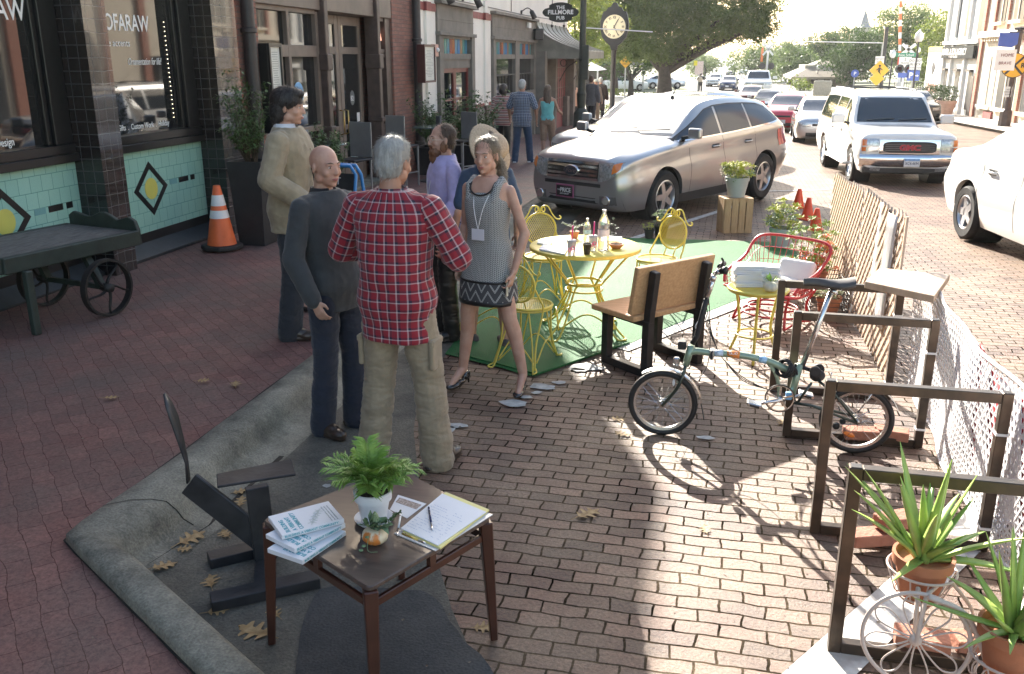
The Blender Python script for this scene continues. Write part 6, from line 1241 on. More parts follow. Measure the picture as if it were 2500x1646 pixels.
R_ = lambda nm,pts,r,mt,n_=10,par=None,sm=True: MB().tube(pts,r,n_).build(nm,mt,par or t,sm)
fr_ = R_('frame', smoothpts([b6(748, 800), b6(800, 790), b6(900, 803), b6(1100, 818), b6(1290, 858), b6(1400, 905), b6(1480, 935)], 5), .0205, SAGE, 14)
R_('head_tube', [b6(765, 750), b6(722, 890)], .022, SAGE, 14, fr_); R_('seat_tube', [b6(1520, 880), b6(1455, 1115)], .021, SAGE, 14, fr_); R_('lower_tube', smoothpts([b6(1300, 875), b6(1350, 950), b6(1372, 1040), b6(1372, 1110)], 4), .012, SAGE, 10, fr_)
MB().box(b6(905, 808), (.028, .05, .055)).build('hinge_clamp', ALU, fr_, bevel=.006); R_('clamp_lever', [b6(905, 790, -.035), b6(903, 850, -.04)], .007, RUB, 8, fr_)
ms = MB().tube([b6(1010, 806), b6(1098, 818)], .0212, 14).build('sticker', M('orange_sticker', (.75, .25, .06), .4, var=.05), fr_, True); MB().tube([b6(925, 804), b6(985, 806)], .0211, 14).build('sticker', M('pale_sticker', (.55, .62, .7), .4, var=.4, sc=60), fr_, True); MB().tube([b6(1232, 842), b6(1285, 856)], .0211, 14).build('sticker', M('sky_sticker', (.35, .55, .75), .4, var=.4, sc=60), fr_, True)
m = MB()
for cx in (1035,1075): m.ring(b6(cx,806,-.0215),.0075,.0016,(0,1,0),14,4)
m.tube([b6(1035, 806, -.0215), b6(1055, 815, -.0215), b6(1075, 806, -.0215)], .0015, 4); m.build('sticker_print', WHITEP, ms)
txt('UT', .02, WHITEP, fr_, b6(1030, 826, -.0225), (1, 0, -.1), (0, 0, 1)) if False else None
for s_ in (1, -1): R_('fork', smoothpts([b6(722, 895, s_*.02), b6(690, 1000, s_*.045), b6(640, 1080, s_*.048), FW+Vector((0, s_*.048, 0))], 4), .0105, DGRN, 8)
R_('steerer', [b6(770, 740), b6(800, 690), b6(845, 520), b6(868, 430)], .0165, RUB, 12); R_('stem', [b6(868, 430), b6(925, 270)], .014, ALU, 12)
hb = R_('handlebar', [b6(950, 240, -.26), b6(935, 250, -.1), b6(935, 250, .1), b6(975, 190, .26)], .012, ALU, 10)
R_('grip', [b6(985, 226, -.30), b6(957, 240, -.19)], .0165, RUB, 10, hb); R_('grip', [b6(990, 180, .28), b6(960, 205, .18)], .0165, RUB, 10, hb); R_('grip_end', [b6(1010, 232, -.31), b6(985, 228, -.30)], .022, RUB, 12, hb)
R_('brake_lever', smoothpts([b6(960, 215, -.16), b6(985, 170, -.2), b6(975, 145, -.26)], 3), .006, RUB, 6, hb); R_('brake_lever', smoothpts([b6(925, 240, .16), b6(905, 290, .2), b6(890, 330, .24)], 3), .006, ALU, 6, hb); R_('bell', [b6(905, 300, -.06), b6(925, 265, -.06)], .018, ALU, 12, hb)
R_('seat_post', [b6(1738, 372), b6(1535, 890)], .0155, ALU, 14)
sd_rows = []
for t_,w_,z_ in ((0,.018,.0),(.12,.02,.004),(.3,.026,.004),(.5,.042,-.002),(.68,.066,-.002),(.85,.078,.006),(1,.066,.016)):
 c = b6(1545,296).lerp(b6(1900,310),t_)+Vector((0,0,z_)); sd_rows.append([c+Vector((0,w_*sin(a),.008*cos(a)*1.4-(1-cos(a))*.022)) for a in np.linspace(-1.9,1.9,11)]+[c+Vector((0,w_*.6,-.018)),c+Vector((0,-w_*.6,-.018))])
m = MB(); m.grid(sd_rows, True); m.add(sd_rows[0], [tuple(range(13))]); m.add(sd_rows[-1], [tuple(range(13))[::-1]]); m.build('saddle', M('saddle_leather', (.07, .06, .055), .4, var=.15, sc=20), t, True)
R_('saddle_rails', [b6(1600, 318, .02), b6(1700, 350, .02), b6(1790, 372, .02), b6(1840, 350, .02)], .0035, ALU, 6); R_('saddle_clamp', [b6(1730, 372), b6(1780, 378)], .018, ALU, 8)
cr_ = MB(); bc = b6(1378,1120,-.05); cr_.lathe([(.076,-.002),(.082,-.002),(.082,.002),(.076,.002),(.076,-.002)],50,bc,(0,1,0),False)
for k in range(5): a = 2*pi*k/5+.3; cr_.bar(bc+Vector((cos(a)*.02,0,sin(a)*.02)),bc+Vector((cos(a)*.078,0,sin(a)*.078)),.004,.012,Vector((-sin(a),0,cos(a))))
cr_ = cr_.build('chainring', ALU, t); R_('teeth', [bc+Vector((cos(a)*.084, 0, sin(a)*.084)) for a in np.linspace(0, 2*pi, 48)], .004, RUB, 4, cr_)
for c0_,c1_,dy in (((1380,1133),(1200,1158),-.07),((1380,1133),(1560,1090),.07)):
 ck = R_('crank', [b6(*c0_, dy), b6(*c1_, dy)], [.012, .009], ALU, 8); e = b6(*c1_, dy*1.9); MB().box(e, (.085, .07, .022), rot=Euler((0, .2, 0)).to_matrix()).build('pedal', ALU, ck, bevel=.004); MB().box(e, (.055, .09, .012), rot=Euler((0, .2, 0)).to_matrix()).build('pedal_body', RUB, ck)
R_('axle_shell', [b6(1378, 1128, -.06), b6(1378, 1128, .06)], .019, ALU, 12)
for s_ in (1,-1):
 R_('chain_stay', [b6(1470, 1150, s_*.02), b6(1600, 1170, s_*.045), RW+Vector((0, s_*.055, 0))], .009, DGRN, 8); R_('seat_stay', [b6(1640, 990, s_*.02), b6(1760, 1090, s_*.05), RW+Vector((0, s_*.055, 0))], .008, DGRN, 8); R_('strut', [b6(1500, 1150, s_*.025), b6(1600, 1010, s_*.025)], .008, DGRN, 8)
 R_('rack_stay', [b6(2040, 1060, s_*.05), b6(1920, 1220, s_*.05)], .004, ALU, 6); R_('rack_rail', smoothpts([b6(1740, 940, s_*.05), b6(1745, 985, s_*.05), b6(1900, 1000, s_*.055), b6(2080, 1035, s_*.055)], 3), .0045, ALU, 6)
 MB().lathe([(.025, -.012), (.032, -.012), (.032, .012), (.025, .012)], 16, b6(1650 if s_ > 0 else 1625, 935 if s_ < 0 else 915, s_*.05), (0, 1, 0)).build('roller', RUB, t, True)
for k in range(4): R_('rack_slat', [b6(1760+k*95, 985+k*14, -.05), b6(1760+k*95, 985+k*14, .05)], .004, ALU, 5)
MB().sphere(b6(1640, 960), (.045, .03, .038), 14, 10).build('suspension_block', RUB, t, True)
R_('clamp_bolt', [b6(1480, 885), b6(1600, 925)], .012, RUB, 8)
m = MB()
for k in range(7): m.ring(b6(1395+k*10,905+k*2,(k-3)*.006),.048+.004*(k % 3),.006,(.5,.5,.15*k-.4),26,6)
m.build('coil_lock', RUB, t, True); MB().box(b6(1440, 1100, -.03), (.035, .03, .045)).build('lock_tag', STICK, t, bevel=.004)
m = MB(); rows = []
for a in np.linspace(radians(125),radians(5),22): rows.append([FW+Vector((cos(a)*(WR+.018+.006*(1-(k/2)**2)),.028*k/2,sin(a)*(WR+.018+.006*(1-(k/2)**2)))) for k in (-2,-1,0,1,2)])
m.grid(rows); m.build('mudguard', ALU, t, True); e = rows[-1][2]; m = MB(); m.grid([[e+Vector((.002*k_-.004, y, 0)) for y in (-.022, .022)] if k_ == 0 else [e+Vector((.02+.0*k_, y, -.10)) for y in (-.028, .028)] for k_ in (0, 1)]); m.build('mud_flap', RUB, t, solid=.003)
m = MB(); rows = []
for a in np.linspace(radians(150),radians(20),22): rows.append([RW+Vector((cos(a)*(WR+.018+.006*(1-(k/2)**2)),.028*k/2,sin(a)*(WR+.018+.006*(1-(k/2)**2)))) for k in (-2,-1,0,1,2)])
m.grid(rows); m.build('mudguard', ALU, t, True)
MB().box(b6(700, 745), (.05, .06, .05)).build('carrier_block', RUB, t, bevel=.006); MB().box(b6(660, 860), (.04, .03, .05)).build('brake_caliper', ALU, t, bevel=.008); MB().sphere(b6(640, 1010, -.04), (.008, .006, .022), 8, 6).build('reflector', WHITEP, t)
for s_ in (0, 1, 2): R_('cable', smoothpts([b6(900+s_*14, 300), b6(845+s_*12, 420), b6(870+s_*10, 600), b6(940, 770), b6(990, 850), b6(1120, 970+s_*12), b6(1290, 1055), b6(1420, 1080)], 5), .0028, RUB, 5)
R_('cable', smoothpts([b6(880, 340), b6(895, 700), b6(870, 900), b6(790, 980), b6(660, 940), b6(650, 870)], 5), .0028, RUB, 5); R_('cable', smoothpts([b6(840, 540), b6(790, 620), b6(820, 650), b6(780, 690)], 4), .003, WHITEP, 5)
R_('kick_roller', [b6(1770, 1310, -.03), b6(1770, 1310, .03)], .022, RUB, 12); R_('kick_roller', [b6(1815, 1280, -.03), b6(1815, 1280, .03)], .018, RUB, 12); MB().sphere(b6(1860, 1370, -.035), (.035, .005, .016), 12, 8, Euler((0, .35, 0)).to_matrix()).build('reflector', AMBER, rw_)
# --- steel bicycle racks
def rack(lab):
 r = thing('bike_rack', lab, 'bike rack', group='rectangular raw steel racks'); L_ = .76; H_ = .80; w_ = .048
 MB().bar((0, 0, 0), (0, 0, H_), w_, w_, Vector((1, 0, 0))).build('post', STEEL, r, bevel=.003); MB().bar((L_, 0, 0), (L_, 0, H_), w_, w_, Vector((1, 0, 0))).build('post', STEEL, r, bevel=.003)
 MB().bar((w_/2, 0, H_-w_/2-.002), (L_-w_/2, 0, H_-w_/2-.002), w_-.002, w_, Vector((0, 0, 1))).build('top_bar', STEEL, r, bevel=.003); MB().bar((w_/2, 0, w_/2), (L_-w_/2, 0, w_/2), w_-.002, w_, Vector((0, 0, 1))).build('bottom_bar', STEEL, r, bevel=.003)
 for x in (0, L_): MB().box((x, 0, H_+.0005), (.036, .036, .002)).build('tube_mouth', PIPE, r)
 for z in (.60, .12): MB().box((L_, 0, z), (.056, .056, .012)).build('cable_tie', WHITEP, r)
 return r
r0 = rack('steel rack nearest the camera standing over the potted aloe'); place(r0, (.60, 3.25, .004), -.02)
for y, x, lab, a in ((4.21, .62, 'second steel rack in front of the rear wheel of the bicycle', -.01), (5.42, .57, 'third steel rack just behind the bicycle and its seat post', -.02), (6.22, .53, 'farthest steel rack next to the small yellow table', -.01)): dup(r0, (x, y, .004), a, lab)
# --- lattice panel fence and white mesh fence
LAT = M('tan_lattice', (.55, .42, .32), .7, var=.12, sc=6, bump=.2)
t = thing('lattice_fence', 'tan diagonal lattice panel fence along the traffic side of the stall', 'fence', (1.35, 6.62, 0))
def lattice(par,y0,y1,x0,x1,zt0,zt1,z0):
 for s_ in (1,-1):
  m = MB(); k = y0-1.4
  while k < y1+1.4:
   pts = []
   for i in range(41):
    z = z0+(1.3-z0)*i/40; y = k+s_*(z-.6)
    u = (y-y0)/(y1-y0)
    if 0 <= u <= 1 and z <= zt0+(zt1-zt0)*u: pts.append(Vector((x0+(x1-x0)*u+s_*.004,y,z)))
   if len(pts) > 2: m.bar(pts[0],pts[-1],.04,.008,Vector((1,0,0)))
   k += .125
  m.build('slats', LAT, par)
lattice(t,6.62,8.3,1.35,1.33,1.21,1.17,.02); lattice(t,8.32,10.15,1.33,1.30,1.16,1.10,.0)
m = MB(); m.bar((1.352, 6.61, .0), (1.352, 6.61, 1.2), .03, .016, Vector((1, 0, 0))); m.build('edge_batten', LAT, t)
m = MB(); y_ = [(6.75,1.17),(7.0,1.19),(7.35,1.17)]; rows = []
for i,(a,z) in enumerate(smoothpts([(6.78,0,0),(7.0,.0,0),(7.3,0,0),(7.55,0,0)],5) and [(6.8+.05*k,1.18) for k in range(15)]): rows.append([(1.325-.03*sin(i*.45)-.05*(1-zz)*.2,a+.05*(1-zz),zz*1.0) for zz in np.linspace(.32,1.17,9)])
m.grid(rows); o = m.build('poster', M('gloss_poster', (.66, .66, .68), .12, var=0, col2=(.74, .73, .74), sc=3, coat=.8), None, True, solid=.001); tag(o, 'curled glossy white poster hanging on the lattice fence', 'poster')
NETW = M('white_plastic_mesh', (.76, .76, .78), .35, var=.04); m = MB()
t = thing('mesh_fence', 'white plastic mesh fence tied to the outer posts of the steel racks', 'fence', (1.42, 4, 0))
def net_x(y,z): return 1.425+.03*sin(y*2.3)+.015*sin(y*7+z*4)+(.8-z)*.02
Y0,Y1,Z1 = 2.1,6.5,.84
def lin(p,q,w_,N=8):
 pts = []
 for i in range(N+1):
  y = p[0]+(q[0]-p[0])*i/N; z = p[1]+(q[1]-p[1])*i/N; pts.append(Vector((net_x(y,z),y,z)))
 for a,b_ in zip(pts[:-1],pts[1:]):
  d = (b_-a).normalized(); e = Vector((1,0,0)).cross(d).normalized()*w_/2; m.quad(a-e,b_-e,b_+e,a+e)
k = Y0-Z1
while k < Y1+Z1:
 for s_ in (1,-1):
  ya,za,yb,zb = k,.02,k+s_*Z1*.6,Z1
  f = lambda y: za+(zb-za)*(y-ya)/(yb-ya)
  lo,hi = max(min(ya,yb),Y0),min(max(ya,yb),Y1)
  if hi > lo: p,q = (lo,f(lo)),(hi,f(hi)); lin(p,q,.013,7)
 k += .05
z = .02
while z < Z1+.01: lin((Y0,z),(Y1,z),.011,44); z += .0415
m.build('mesh', NETW, t, solid=.002)
m = MB()
for z in (.02,Z1):
 pts = [Vector((net_x(y,z),y,z)) for y in np.linspace(Y0,Y1,60)]; m.tube(pts,.009,5)
m.build('edge_cord', NETW, t, True)
# plank across the rack end
q = [G(x,y,.86) for x,y in ((2016,659),(2044,624),(2190,634),(2210,652),(2176,692))]; q = [G(x,y,.87) for x,y in ((2010,656),(2044,624),(2208,640),(2172,690))]
for v in q: v.z = .86
o = MB().prism([(v.x, v.y) for v in q][::-1] if ((q[1]-q[0]).cross(q[2]-q[1])).z < 0 else [(v.x, v.y) for v in q], .045, (0, 0, .83)).build('plank', M('pale_plywood', (.50, .34, .22), .5, var=0, col2=(.62, .45, .32), sc=4, stretch=(10, 1, 1)), None, bevel=.004); tag(o, 'pale wooden board lying on the end of the racks beside the lattice', 'board')
# --- small yellow side table with papers and white pumpkin
S0 = Vector((.42, 6.93, zg(7)+.01)); t = thing('side_table', 'small yellow side table stacked with white booklets by the red chair', 'table', S0)
m = MB(); m.ring(S0+Vector((0, 0, .555)), .222, .013, n=40); m.lathe([(.222, .535), (.222, .56)], 40, S0, cap=False); tt_ = m.build('table_top', YEL, t, True)
m = MB()
for k in range(15): y = -.2+k*.0285; h_ = sqrt(max(0,.22**2-y*y)); m.bar(S0+Vector((-h_,y,.560)),S0+Vector((h_,y,.560)),.017,.004)
m.build('slats', YEL, tt_)
for k in range(3): a = .5+k*2*pi/3; c, s_ = cos(a), sin(a); MB().tube(smoothpts([S0+Vector(v) for v in ((c*.19, s_*.19, .55), (c*.15, s_*.15, .35), (c*.14, s_*.14, .2), (c*.21, s_*.21, .0))], 5), .011, 8).build('leg', YEL, t, True)
m = MB(); m.ring(S0+Vector((0, 0, .19)), .14, .007, n=30); m.build('ring', YEL, t, True)
pz = S0.z+.564
for k,(x,y,n_,a) in enumerate(((.33,6.98,10,.15),(.47,7.06,9,-.1))):
 t2 = thing('booklet_stack', ('left' if k == 0 else 'right')+' stack of thick white booklets on the small yellow side table', 'booklets', (x, y, pz))
 for i in range(n_): MB().box((x+rnd(-.008, .008), y+rnd(-.01, .01), pz+.008+i*.0165), (.21, .15, .015), a+rnd(-.12, .12)).build('booklet', PAPER, t2, bevel=.001)
def pumpkin(p,R,mt,lab,par_mat=None,n_=10,sq=.75):
 t = thing('pumpkin_planter', lab, 'pumpkin', p); rows = []
 for i in range(13):
  th = pi*i/12; rows.append([p+Vector((cos(a)*sin(th)*R*(1-.09*abs(sin(a*n_/2))**.5*0+.06*abs(cos(a*n_/2))),sin(a)*sin(th)*R*(1+.06*abs(cos(a*n_/2))),R*sq*(1-cos(th))-(.12*R*max(0,-cos(th)-.8)*4 if i > 9 else 0))) for a in np.linspace(0,2*pi,60,endpoint=False)])
 MB().grid(rows, True).build('pumpkin', mt, t, True); return t
pp = Vector((.50, 6.80, pz)); t2 = pumpkin(pp, .052, M('white_pumpkin', (.62, .6, .48), .5, var=.06), 'white mini pumpkin with a green succulent on the small yellow table'); m = MB(); leaves(m, pp+Vector((0, 0, .08)), 34, .02, .065, .010, .2, .1); m.build('succulent', M('bright_succulent', (.22, .36, .08), .4, var=.2, sc=20), t2)
# --- red wire chair
RDM = M('red_enamel', (.46, .03, .04), .35, var=.1, sc=15); C0 = Vector((.68, 8.05, zg(8))); fa = atan2(-.82, -.57)
C0.x -= .06; RX = Matrix.Translation(C0)@Matrix.Rotation(fa, 4, 'Z')@Matrix.Scale(.86, 4); t = thing('wire_armchair', 'red wire armchair with white cushion facing the yellow side table', 'chair', C0)
rp = lambda x,y,z: RX@Vector((x,y,z))
back = smoothpts([rp(.30,.40,.40),rp(.22,.43,.50),rp(-.10,.44,.60),rp(-.32,.40,.80),rp(-.36,0,.83),rp(-.32,-.40,.80),rp(-.10,-.44,.60),rp(.22,-.43,.50),rp(.30,-.40,.40)],6)
seat_ = smoothpts([rp(.32,.38,.37),rp(.36,0,.37),rp(.32,-.38,.37),rp(0,-.36,.34),rp(-.22,-.28,.33),rp(-.24,0,.33),rp(-.22,.28,.33),rp(0,.36,.34)],6,True)
MB().tube(back, .014, 8).build('back_rail', RDM, t, True); MB().tube(seat_, .012, 8, True).build('seat_rail', RDM, t, True)
m = MB(); nb = len(back); nsn = len(seat_)
for k in range(2,nb-2):
 u = k/(nb-1); a = pi*(1-u)*1.0; p1 = back[k]; q_ = min(seat_,key=lambda s_: (s_.xy-p1.xy).length+abs(0)); m.tube([p1,q_],.003,4)
for f in (.25,.5,.75):
 pts = []
 for k in range(2,nb-2,2): p1 = back[k]; q_ = min(seat_,key=lambda s_: (s_.xy-p1.xy).length); pts.append(p1.lerp(q_,f))
 m.tube(pts,.003,4)
for k in range(9): y = -.32+k*.08; m.tube([rp(-.22,y*.8,.335),rp(.33,y,.37)],.003,4); x = -.2+k*.065; m.tube([rp(x,-.34,.35),rp(x,.34,.35)],.003,4)
m.build('wire_grid', RDM, t)
for sy in (1,-1):
 for sx in (1, -1): MB().tube(smoothpts([rp(sx*.26, sy*.33, .36), rp(sx*.2, sy*.27, .2), rp(sx*.25, sy*.3, .012)], 5), .012, 8).build('leg', RDM, t, True)
 MB().tube(smoothpts([rp(.25, sy*.3, .012), rp(0, sy*.31, .05), rp(-.25, sy*.3, .012)], 6), .010, 6).build('runner', RDM, t, True)
for z, s_ in ((.10, .24), (.16, .2)): MB().tube([rp(s_*cos(a)*1.1, s_*1.3*sin(a), z) for a in np.linspace(0, 2*pi, 30, endpoint=False)], .009, 6, True).build('base_ring', RDM, t, True)
m = MB(); X_ = RX
def cush(q): q.sphere((.02,0,.40),(.30,.33,.07),24,12)
hx(m, X_, cush); m.v = [tuple(Vector(v)+Vector((0, 0, noise.noise(Vector(v)*6)*.015))) for v in m.v]; o = m.build('cushion', M('white_canvas', (.76, .75, .74), .8, var=.04), None, True); tag(o, 'plump white cushion on the seat of the red wire armchair', 'cushion')
m = MB(); hx(m, X_, lambda q: q.box((-.2, .12, .52), (.10, .40, .24), rot=Euler((0, -.45, 0)).to_matrix())); o = m.build('pillow', MATS['white_canvas'], None, True, bevel=.045, bseg=4); tag(o, 'white pillow leaning on the back of the red wire armchair', 'pillow')
# --- crate,pots,cones
CR = M('crate_pine', (.42, .26, .13), .7, var=0, col2=(.56, .37, .2), sc=6, stretch=(12, 12, 1.2), bump=.15)
K0 = Vector((.38, 12.85, zg(12.85))); t = thing('wooden_crate', 'upended slatted wooden crate carrying the grey flower pot', 'crate', K0); ka = .3
KX = Matrix.Translation(K0)@Matrix.Rotation(ka, 4, 'Z')
for sy in (-1,1):
 for k in range(4): MB().box((-.15+.1*k, sy*.155, .24), (.086, .012, .48)).build('slat', CR, t, xf=KX)
 for z in (.03, .45): MB().box((0, sy*.142, z), (.39, .012, .05)).build('batten', CR, t, xf=KX)
for sx in (-1,1):
 for k in range(3): MB().box((sx*.2, -.1+.1*k, .24), (.012, .086, .478)).build('slat', CR, t, xf=KX)
MB().box((0, 0, .475), (.40, .3, .014)).build('end_panel', CR, t, xf=KX); MB().box((0, 0, .24), (.36, .28, .012)).build('end_panel', CR, t, xf=KX)
def flowerpot(p, R, H, mt, lab, n_=500, mat=LIME, top=.2, name='flower_pot', cat_='plant', spread=1.2, mat2=None):
 t = thing(name, lab, cat_, p); MB().lathe([(.001, .002), (R*.68, .002), (R*.93, H*.82), (R, H*.83), (R*1.02, H), (R*.9, H), (R*.86, H*.85), (.001, H*.84)], 28, p).build('pot', mt, t, 60)
 m = MB()
 for _ in range(max(6,n_//28)):
  a = rnd(0,6.3); r = R*spread*sqrt(rnd(0,1)); c = p+Vector((cos(a)*r,sin(a)*r,H+rnd(.02,top)*(1-.35*(r/(R*spread))**2))); leaves(m,c,28,R*.28,R*.3,R*.075,-.3,.2,1)
  for _ in range(2): m.tube([p+Vector((cos(a)*R*.3,sin(a)*R*.3,H*.8)),c],.002,3)
 m.build('foliage', mat, t)
 if mat2:
  m = MB()
  for _ in range(max(5,n_//60)): a = rnd(0,6.3); r = R*spread*rnd(.3,1.1); c = p+Vector((cos(a)*r,sin(a)*r,H+rnd(-.05,top*.6))); leaves(m,c,22,R*.25,R*.28,R*.08,-.4,.4)
  m.build('trailing_leaves', mat2, t)
 return t
flowerpot(K0+Vector((0, 0, .484)), .165, .27, POTG, 'grey plastic pot of lime yellow flowers on top of the wooden crate', 1100, LIME, .24, mat2=GREYG)
p = G(1815, 575); flowerpot(p, .16, .25, POTG, 'grey pot of tall lime flowers standing on the ground behind the red chair', 1000, LIME, .36, mat2=GREYG)
p = G(1508, 556); flowerpot(p, .07, .14, M('black_nursery_pot', (.02, .02, .02), .5), 'smaller black nursery pot with lime plant left of the yellow chair back', 260, LIME, .08, 'nursery_pot')
p = G(1535, 553); flowerpot(p, .10, .17, MATS['black_nursery_pot'], 'bigger black nursery pot with pale feathery plant behind the yellow chair', 700, M('pale_feathery', (.36, .42, .24), .7, var=.3, sc=20), .22, 'nursery_pot')
p = G(1420, 560); flowerpot(p, .07, .10, MATS['black_nursery_pot'], 'little dark plant pot on the turf behind the yellow table', 260, LEAF2, .22, 'nursery_pot')
p = on(1.05, 9.1); flowerpot(p, .15, .26, TERRA, 'terracotta pot of feathery green plant with orange flowers against the lattice', 1500, M('fern_green', (.16, .26, .06), .6, var=0, col2=(.40, .48, .12), sc=20), .55, mat2=M('orange_petal', (.75, .17, .03), .5, var=.2), spread=1.6)
p = on(1.12, 8.25); flowerpot(p, .11, .2, TERRA, 'low terracotta pot of pale green leaves right of the red chair', 500, MATS['pale_feathery'], .15)
p = on(.78, 9.0); flowerpot(p, .10, .18, M('red_brown_pot', (.25, .06, .05), .6), 'red brown pot with lime leaves behind the red chair back', 300, LIME, .12)
t = thing('wire_basket', 'dark wire crate under the plants between red chair and lattice', 'crate', (1.1, 8.4, 0)); m = MB()
for z in np.linspace(.02,.3,8): m.tube([(.95,8.1,z),(1.27,8.1,z),(1.27,8.9,z),(.95,8.9,z)],.004,4,True)
for k in range(9): m.tube([(.95,8.1+k*.1,.02),(.95,8.1+k*.1,.3)],.003,4); m.tube([(1.27,8.1+k*.1,.02),(1.27,8.1+k*.1,.3)],.003,4)
m.build('wires', PIPE, t)
ORC = M('orange_cone', (.80, .07, .015), .45, var=.08, sc=6);
def scone(p,lab,H=.31):
 t = thing('small_cone', lab, 'traffic cone', p, group='small plain red orange cones'); MB().lathe([(.095, .02), (.032, H-.01), (.026, H), (.001, H)], 24, p).build('cone', ORC, t, 50); MB().box(p+Vector((0, 0, .011)), (.23, .23, .02), rnd(0, 1)).build('base', ORC, t, bevel=.005)
scone(G(1855, 483), 'farthest small plain orange cone beyond the flower pots'); scone(G(1876, 510), 'middle one of the three small plain orange cones', .33); scone(G(1895, 535), 'nearest small plain orange cone behind the feathery plant', .31)
# --- large safety cone
def bigcone(p,lab):
 t = thing('traffic_cone', lab, 'traffic cone', p); f = lambda z: .165+(.04-.165)*(z-.05)/.67
 MB().lathe([(f(.05), .05), (f(.36), .36), (f(.38), .38), (f(.72), .72), (.035, .725), (.001, .725)], 32, p).build('cone', M('faded_orange', (.72, .14, .04), .5, var=.15, sc=6), t, 50)
 for a, b_ in ((.36, .45), (.50, .62)): MB().lathe([(f(a)+.003, a), (f(b_)+.003, b_)], 32, p, cap=False).build('reflective_band', M('reflective_white', (.72, .72, .72), .4, var=.08, sc=10), t, True)
 m = MB(); m.prism([(cos(k*pi/4+pi/8)*.24, sin(k*pi/4+pi/8)*.24) for k in range(8)], .055, p); m.build('base', RUB, t, bevel=.012)
bigcone(Vector((-5.44, 9.3, .141)), 'tall orange safety cone with two white bands in front of the tiled pillar')
# --- tall planters with straggly shrubs
def planter(x, y, lab, w=.42, h=.98, mat=M('dark_planter', (.02, .02, .022), .5, var=.2), ph=1.0, n_=46, lm=LEAF2, z0=None, wd=.013):
 z0 = zg(y)+.141 if z0 is None else z0; p = Vector((x, y, z0)); t = thing('tall_planter', lab, 'planter', p); a, b_ = w*.38, w*.5; m = MB()
 lo = [(-a,-a,0),(a,-a,0),(a,a,0),(-a,a,0)]; hi = [(-b_,-b_,h),(b_,-b_,h),(b_,b_,h),(-b_,b_,h)]; inn = [(v[0]*.88,v[1]*.88,h) for v in hi]; dn = [(v[0]*.88,v[1]*.88,h-.05) for v in hi]
 m.grid([[p+Vector(v) for v in r] for r in (lo, hi, inn, dn)], True); m.add([p+Vector(v) for v in dn], [(0, 1, 2, 3)]); m.build('planter_box', mat, t)
 st = MB(); fl = MB()
 for k in range(n_):
  an = rnd(0,6.3); r = rnd(.1,1)*w*.85; tip = p+Vector((cos(an)*r,sin(an)*r,h+ph*rnd(.3,1))); base = p+Vector((cos(an)*.06,sin(an)*.06,h-.03)); pts = smoothpts([base,base.lerp(tip,.5)+Vector((rnd(-.06,.06),rnd(-.06,.06),.05)),tip],5); st.tube(pts,[.005-.0004*i for i in range(len(pts))],4)
  for q in pts[3:]: leaves(fl,q,6,.03,.055,wd,-.6,.3)
 st.build('stems', TWIG, t); fl.build('foliage', lm, t); return t
planter(-5.22, 9.75, 'tall black tapered planter with straggly climbing rose beside the orange cone')
planter(-4.75, 10.9, 'shorter grey planter with leafy shrub behind the bald man', .36, .62, M('grey_planter', (.16, .17, .17), .6), .75, 40)
planter(-5.5, 17.9, 'low dark planter with tall straggly rose under the small menu case', .7, .55, MATS['dark_planter'], 1.1, 60, wd=.02)
planter(-5.2, 19.6, 'wide dark planter with bushy green shrub under the first pub window', 1.0, .5, MATS['dark_planter'], 1.15, 90, wd=.03)
t = thing('banner', 'red and white striped banner lying against the traffic side of the white mesh', 'banner', (1.55, 4.4, 0)); m = MB(); m.grid([[(1.50+.03*sin(y*5)+.02*(1-z), y, z) for z in np.linspace(.12, .74, 6)] for y in np.linspace(3.3, 5.2, 30)]); bn = m.build('cloth', M('banner_red', (.55, .03, .04), .6, var=.05), t, True, solid=.002)
for k in range(5): y = 3.4+k*.38; m = MB(); m.grid([[(1.485+.03*sin((y+u+z*.3)*5)+.02*(1-z), y+u+z*.3, z) for z in np.linspace(.12, .74, 6)] for u in (0, .08, .16, .22)]); m.build('white_stripe', WHITEP, bn, True)
# ================= foreground: coffee table,metal seat,wagon,aloes,leaves =================
WAL = M('walnut_top', (.062, .044, .038), .32, var=0, col2=(.10, .072, .06), sc=4, stretch=(2, 18, 2), coat=.25); LEG = M('walnut_leg', (.06, .02, .012), .35, var=.2, sc=10, coat=.3)
def P3(cx,cy,ox=600,oy=1020,s=2.503): return ((ox+cx/s)/1.0504,(oy+cy/s)/1.0504)
ZT = .56
tc_ = [G(608,1208,ZT),G(922,1085,ZT),G(1143,1200,ZT),G(858,1368,ZT)]
t = thing('coffee_table', 'dark walnut coffee table with tapered legs holding books, papers and plants', 'table', tc_[3])
ctr = sum(tc_,Vector())/4; pts = []
for i,c in enumerate(tc_):
 a,b_ = tc_[i-1],tc_[(i+1) % 4]; da,db = (a-c).normalized()*.03,(b_-c).normalized()*.03
 for k in range(5): u = k/4; pts.append(((c+da)*(1-u)**2+c*2*u*(1-u)+(c+db)*u*u)/1)
m = MB(); m.prism([(p.x, p.y) for p in pts][::-1], .02, (0, 0, ZT-.02)); m.build('table_top', WAL, t, bevel=.004)
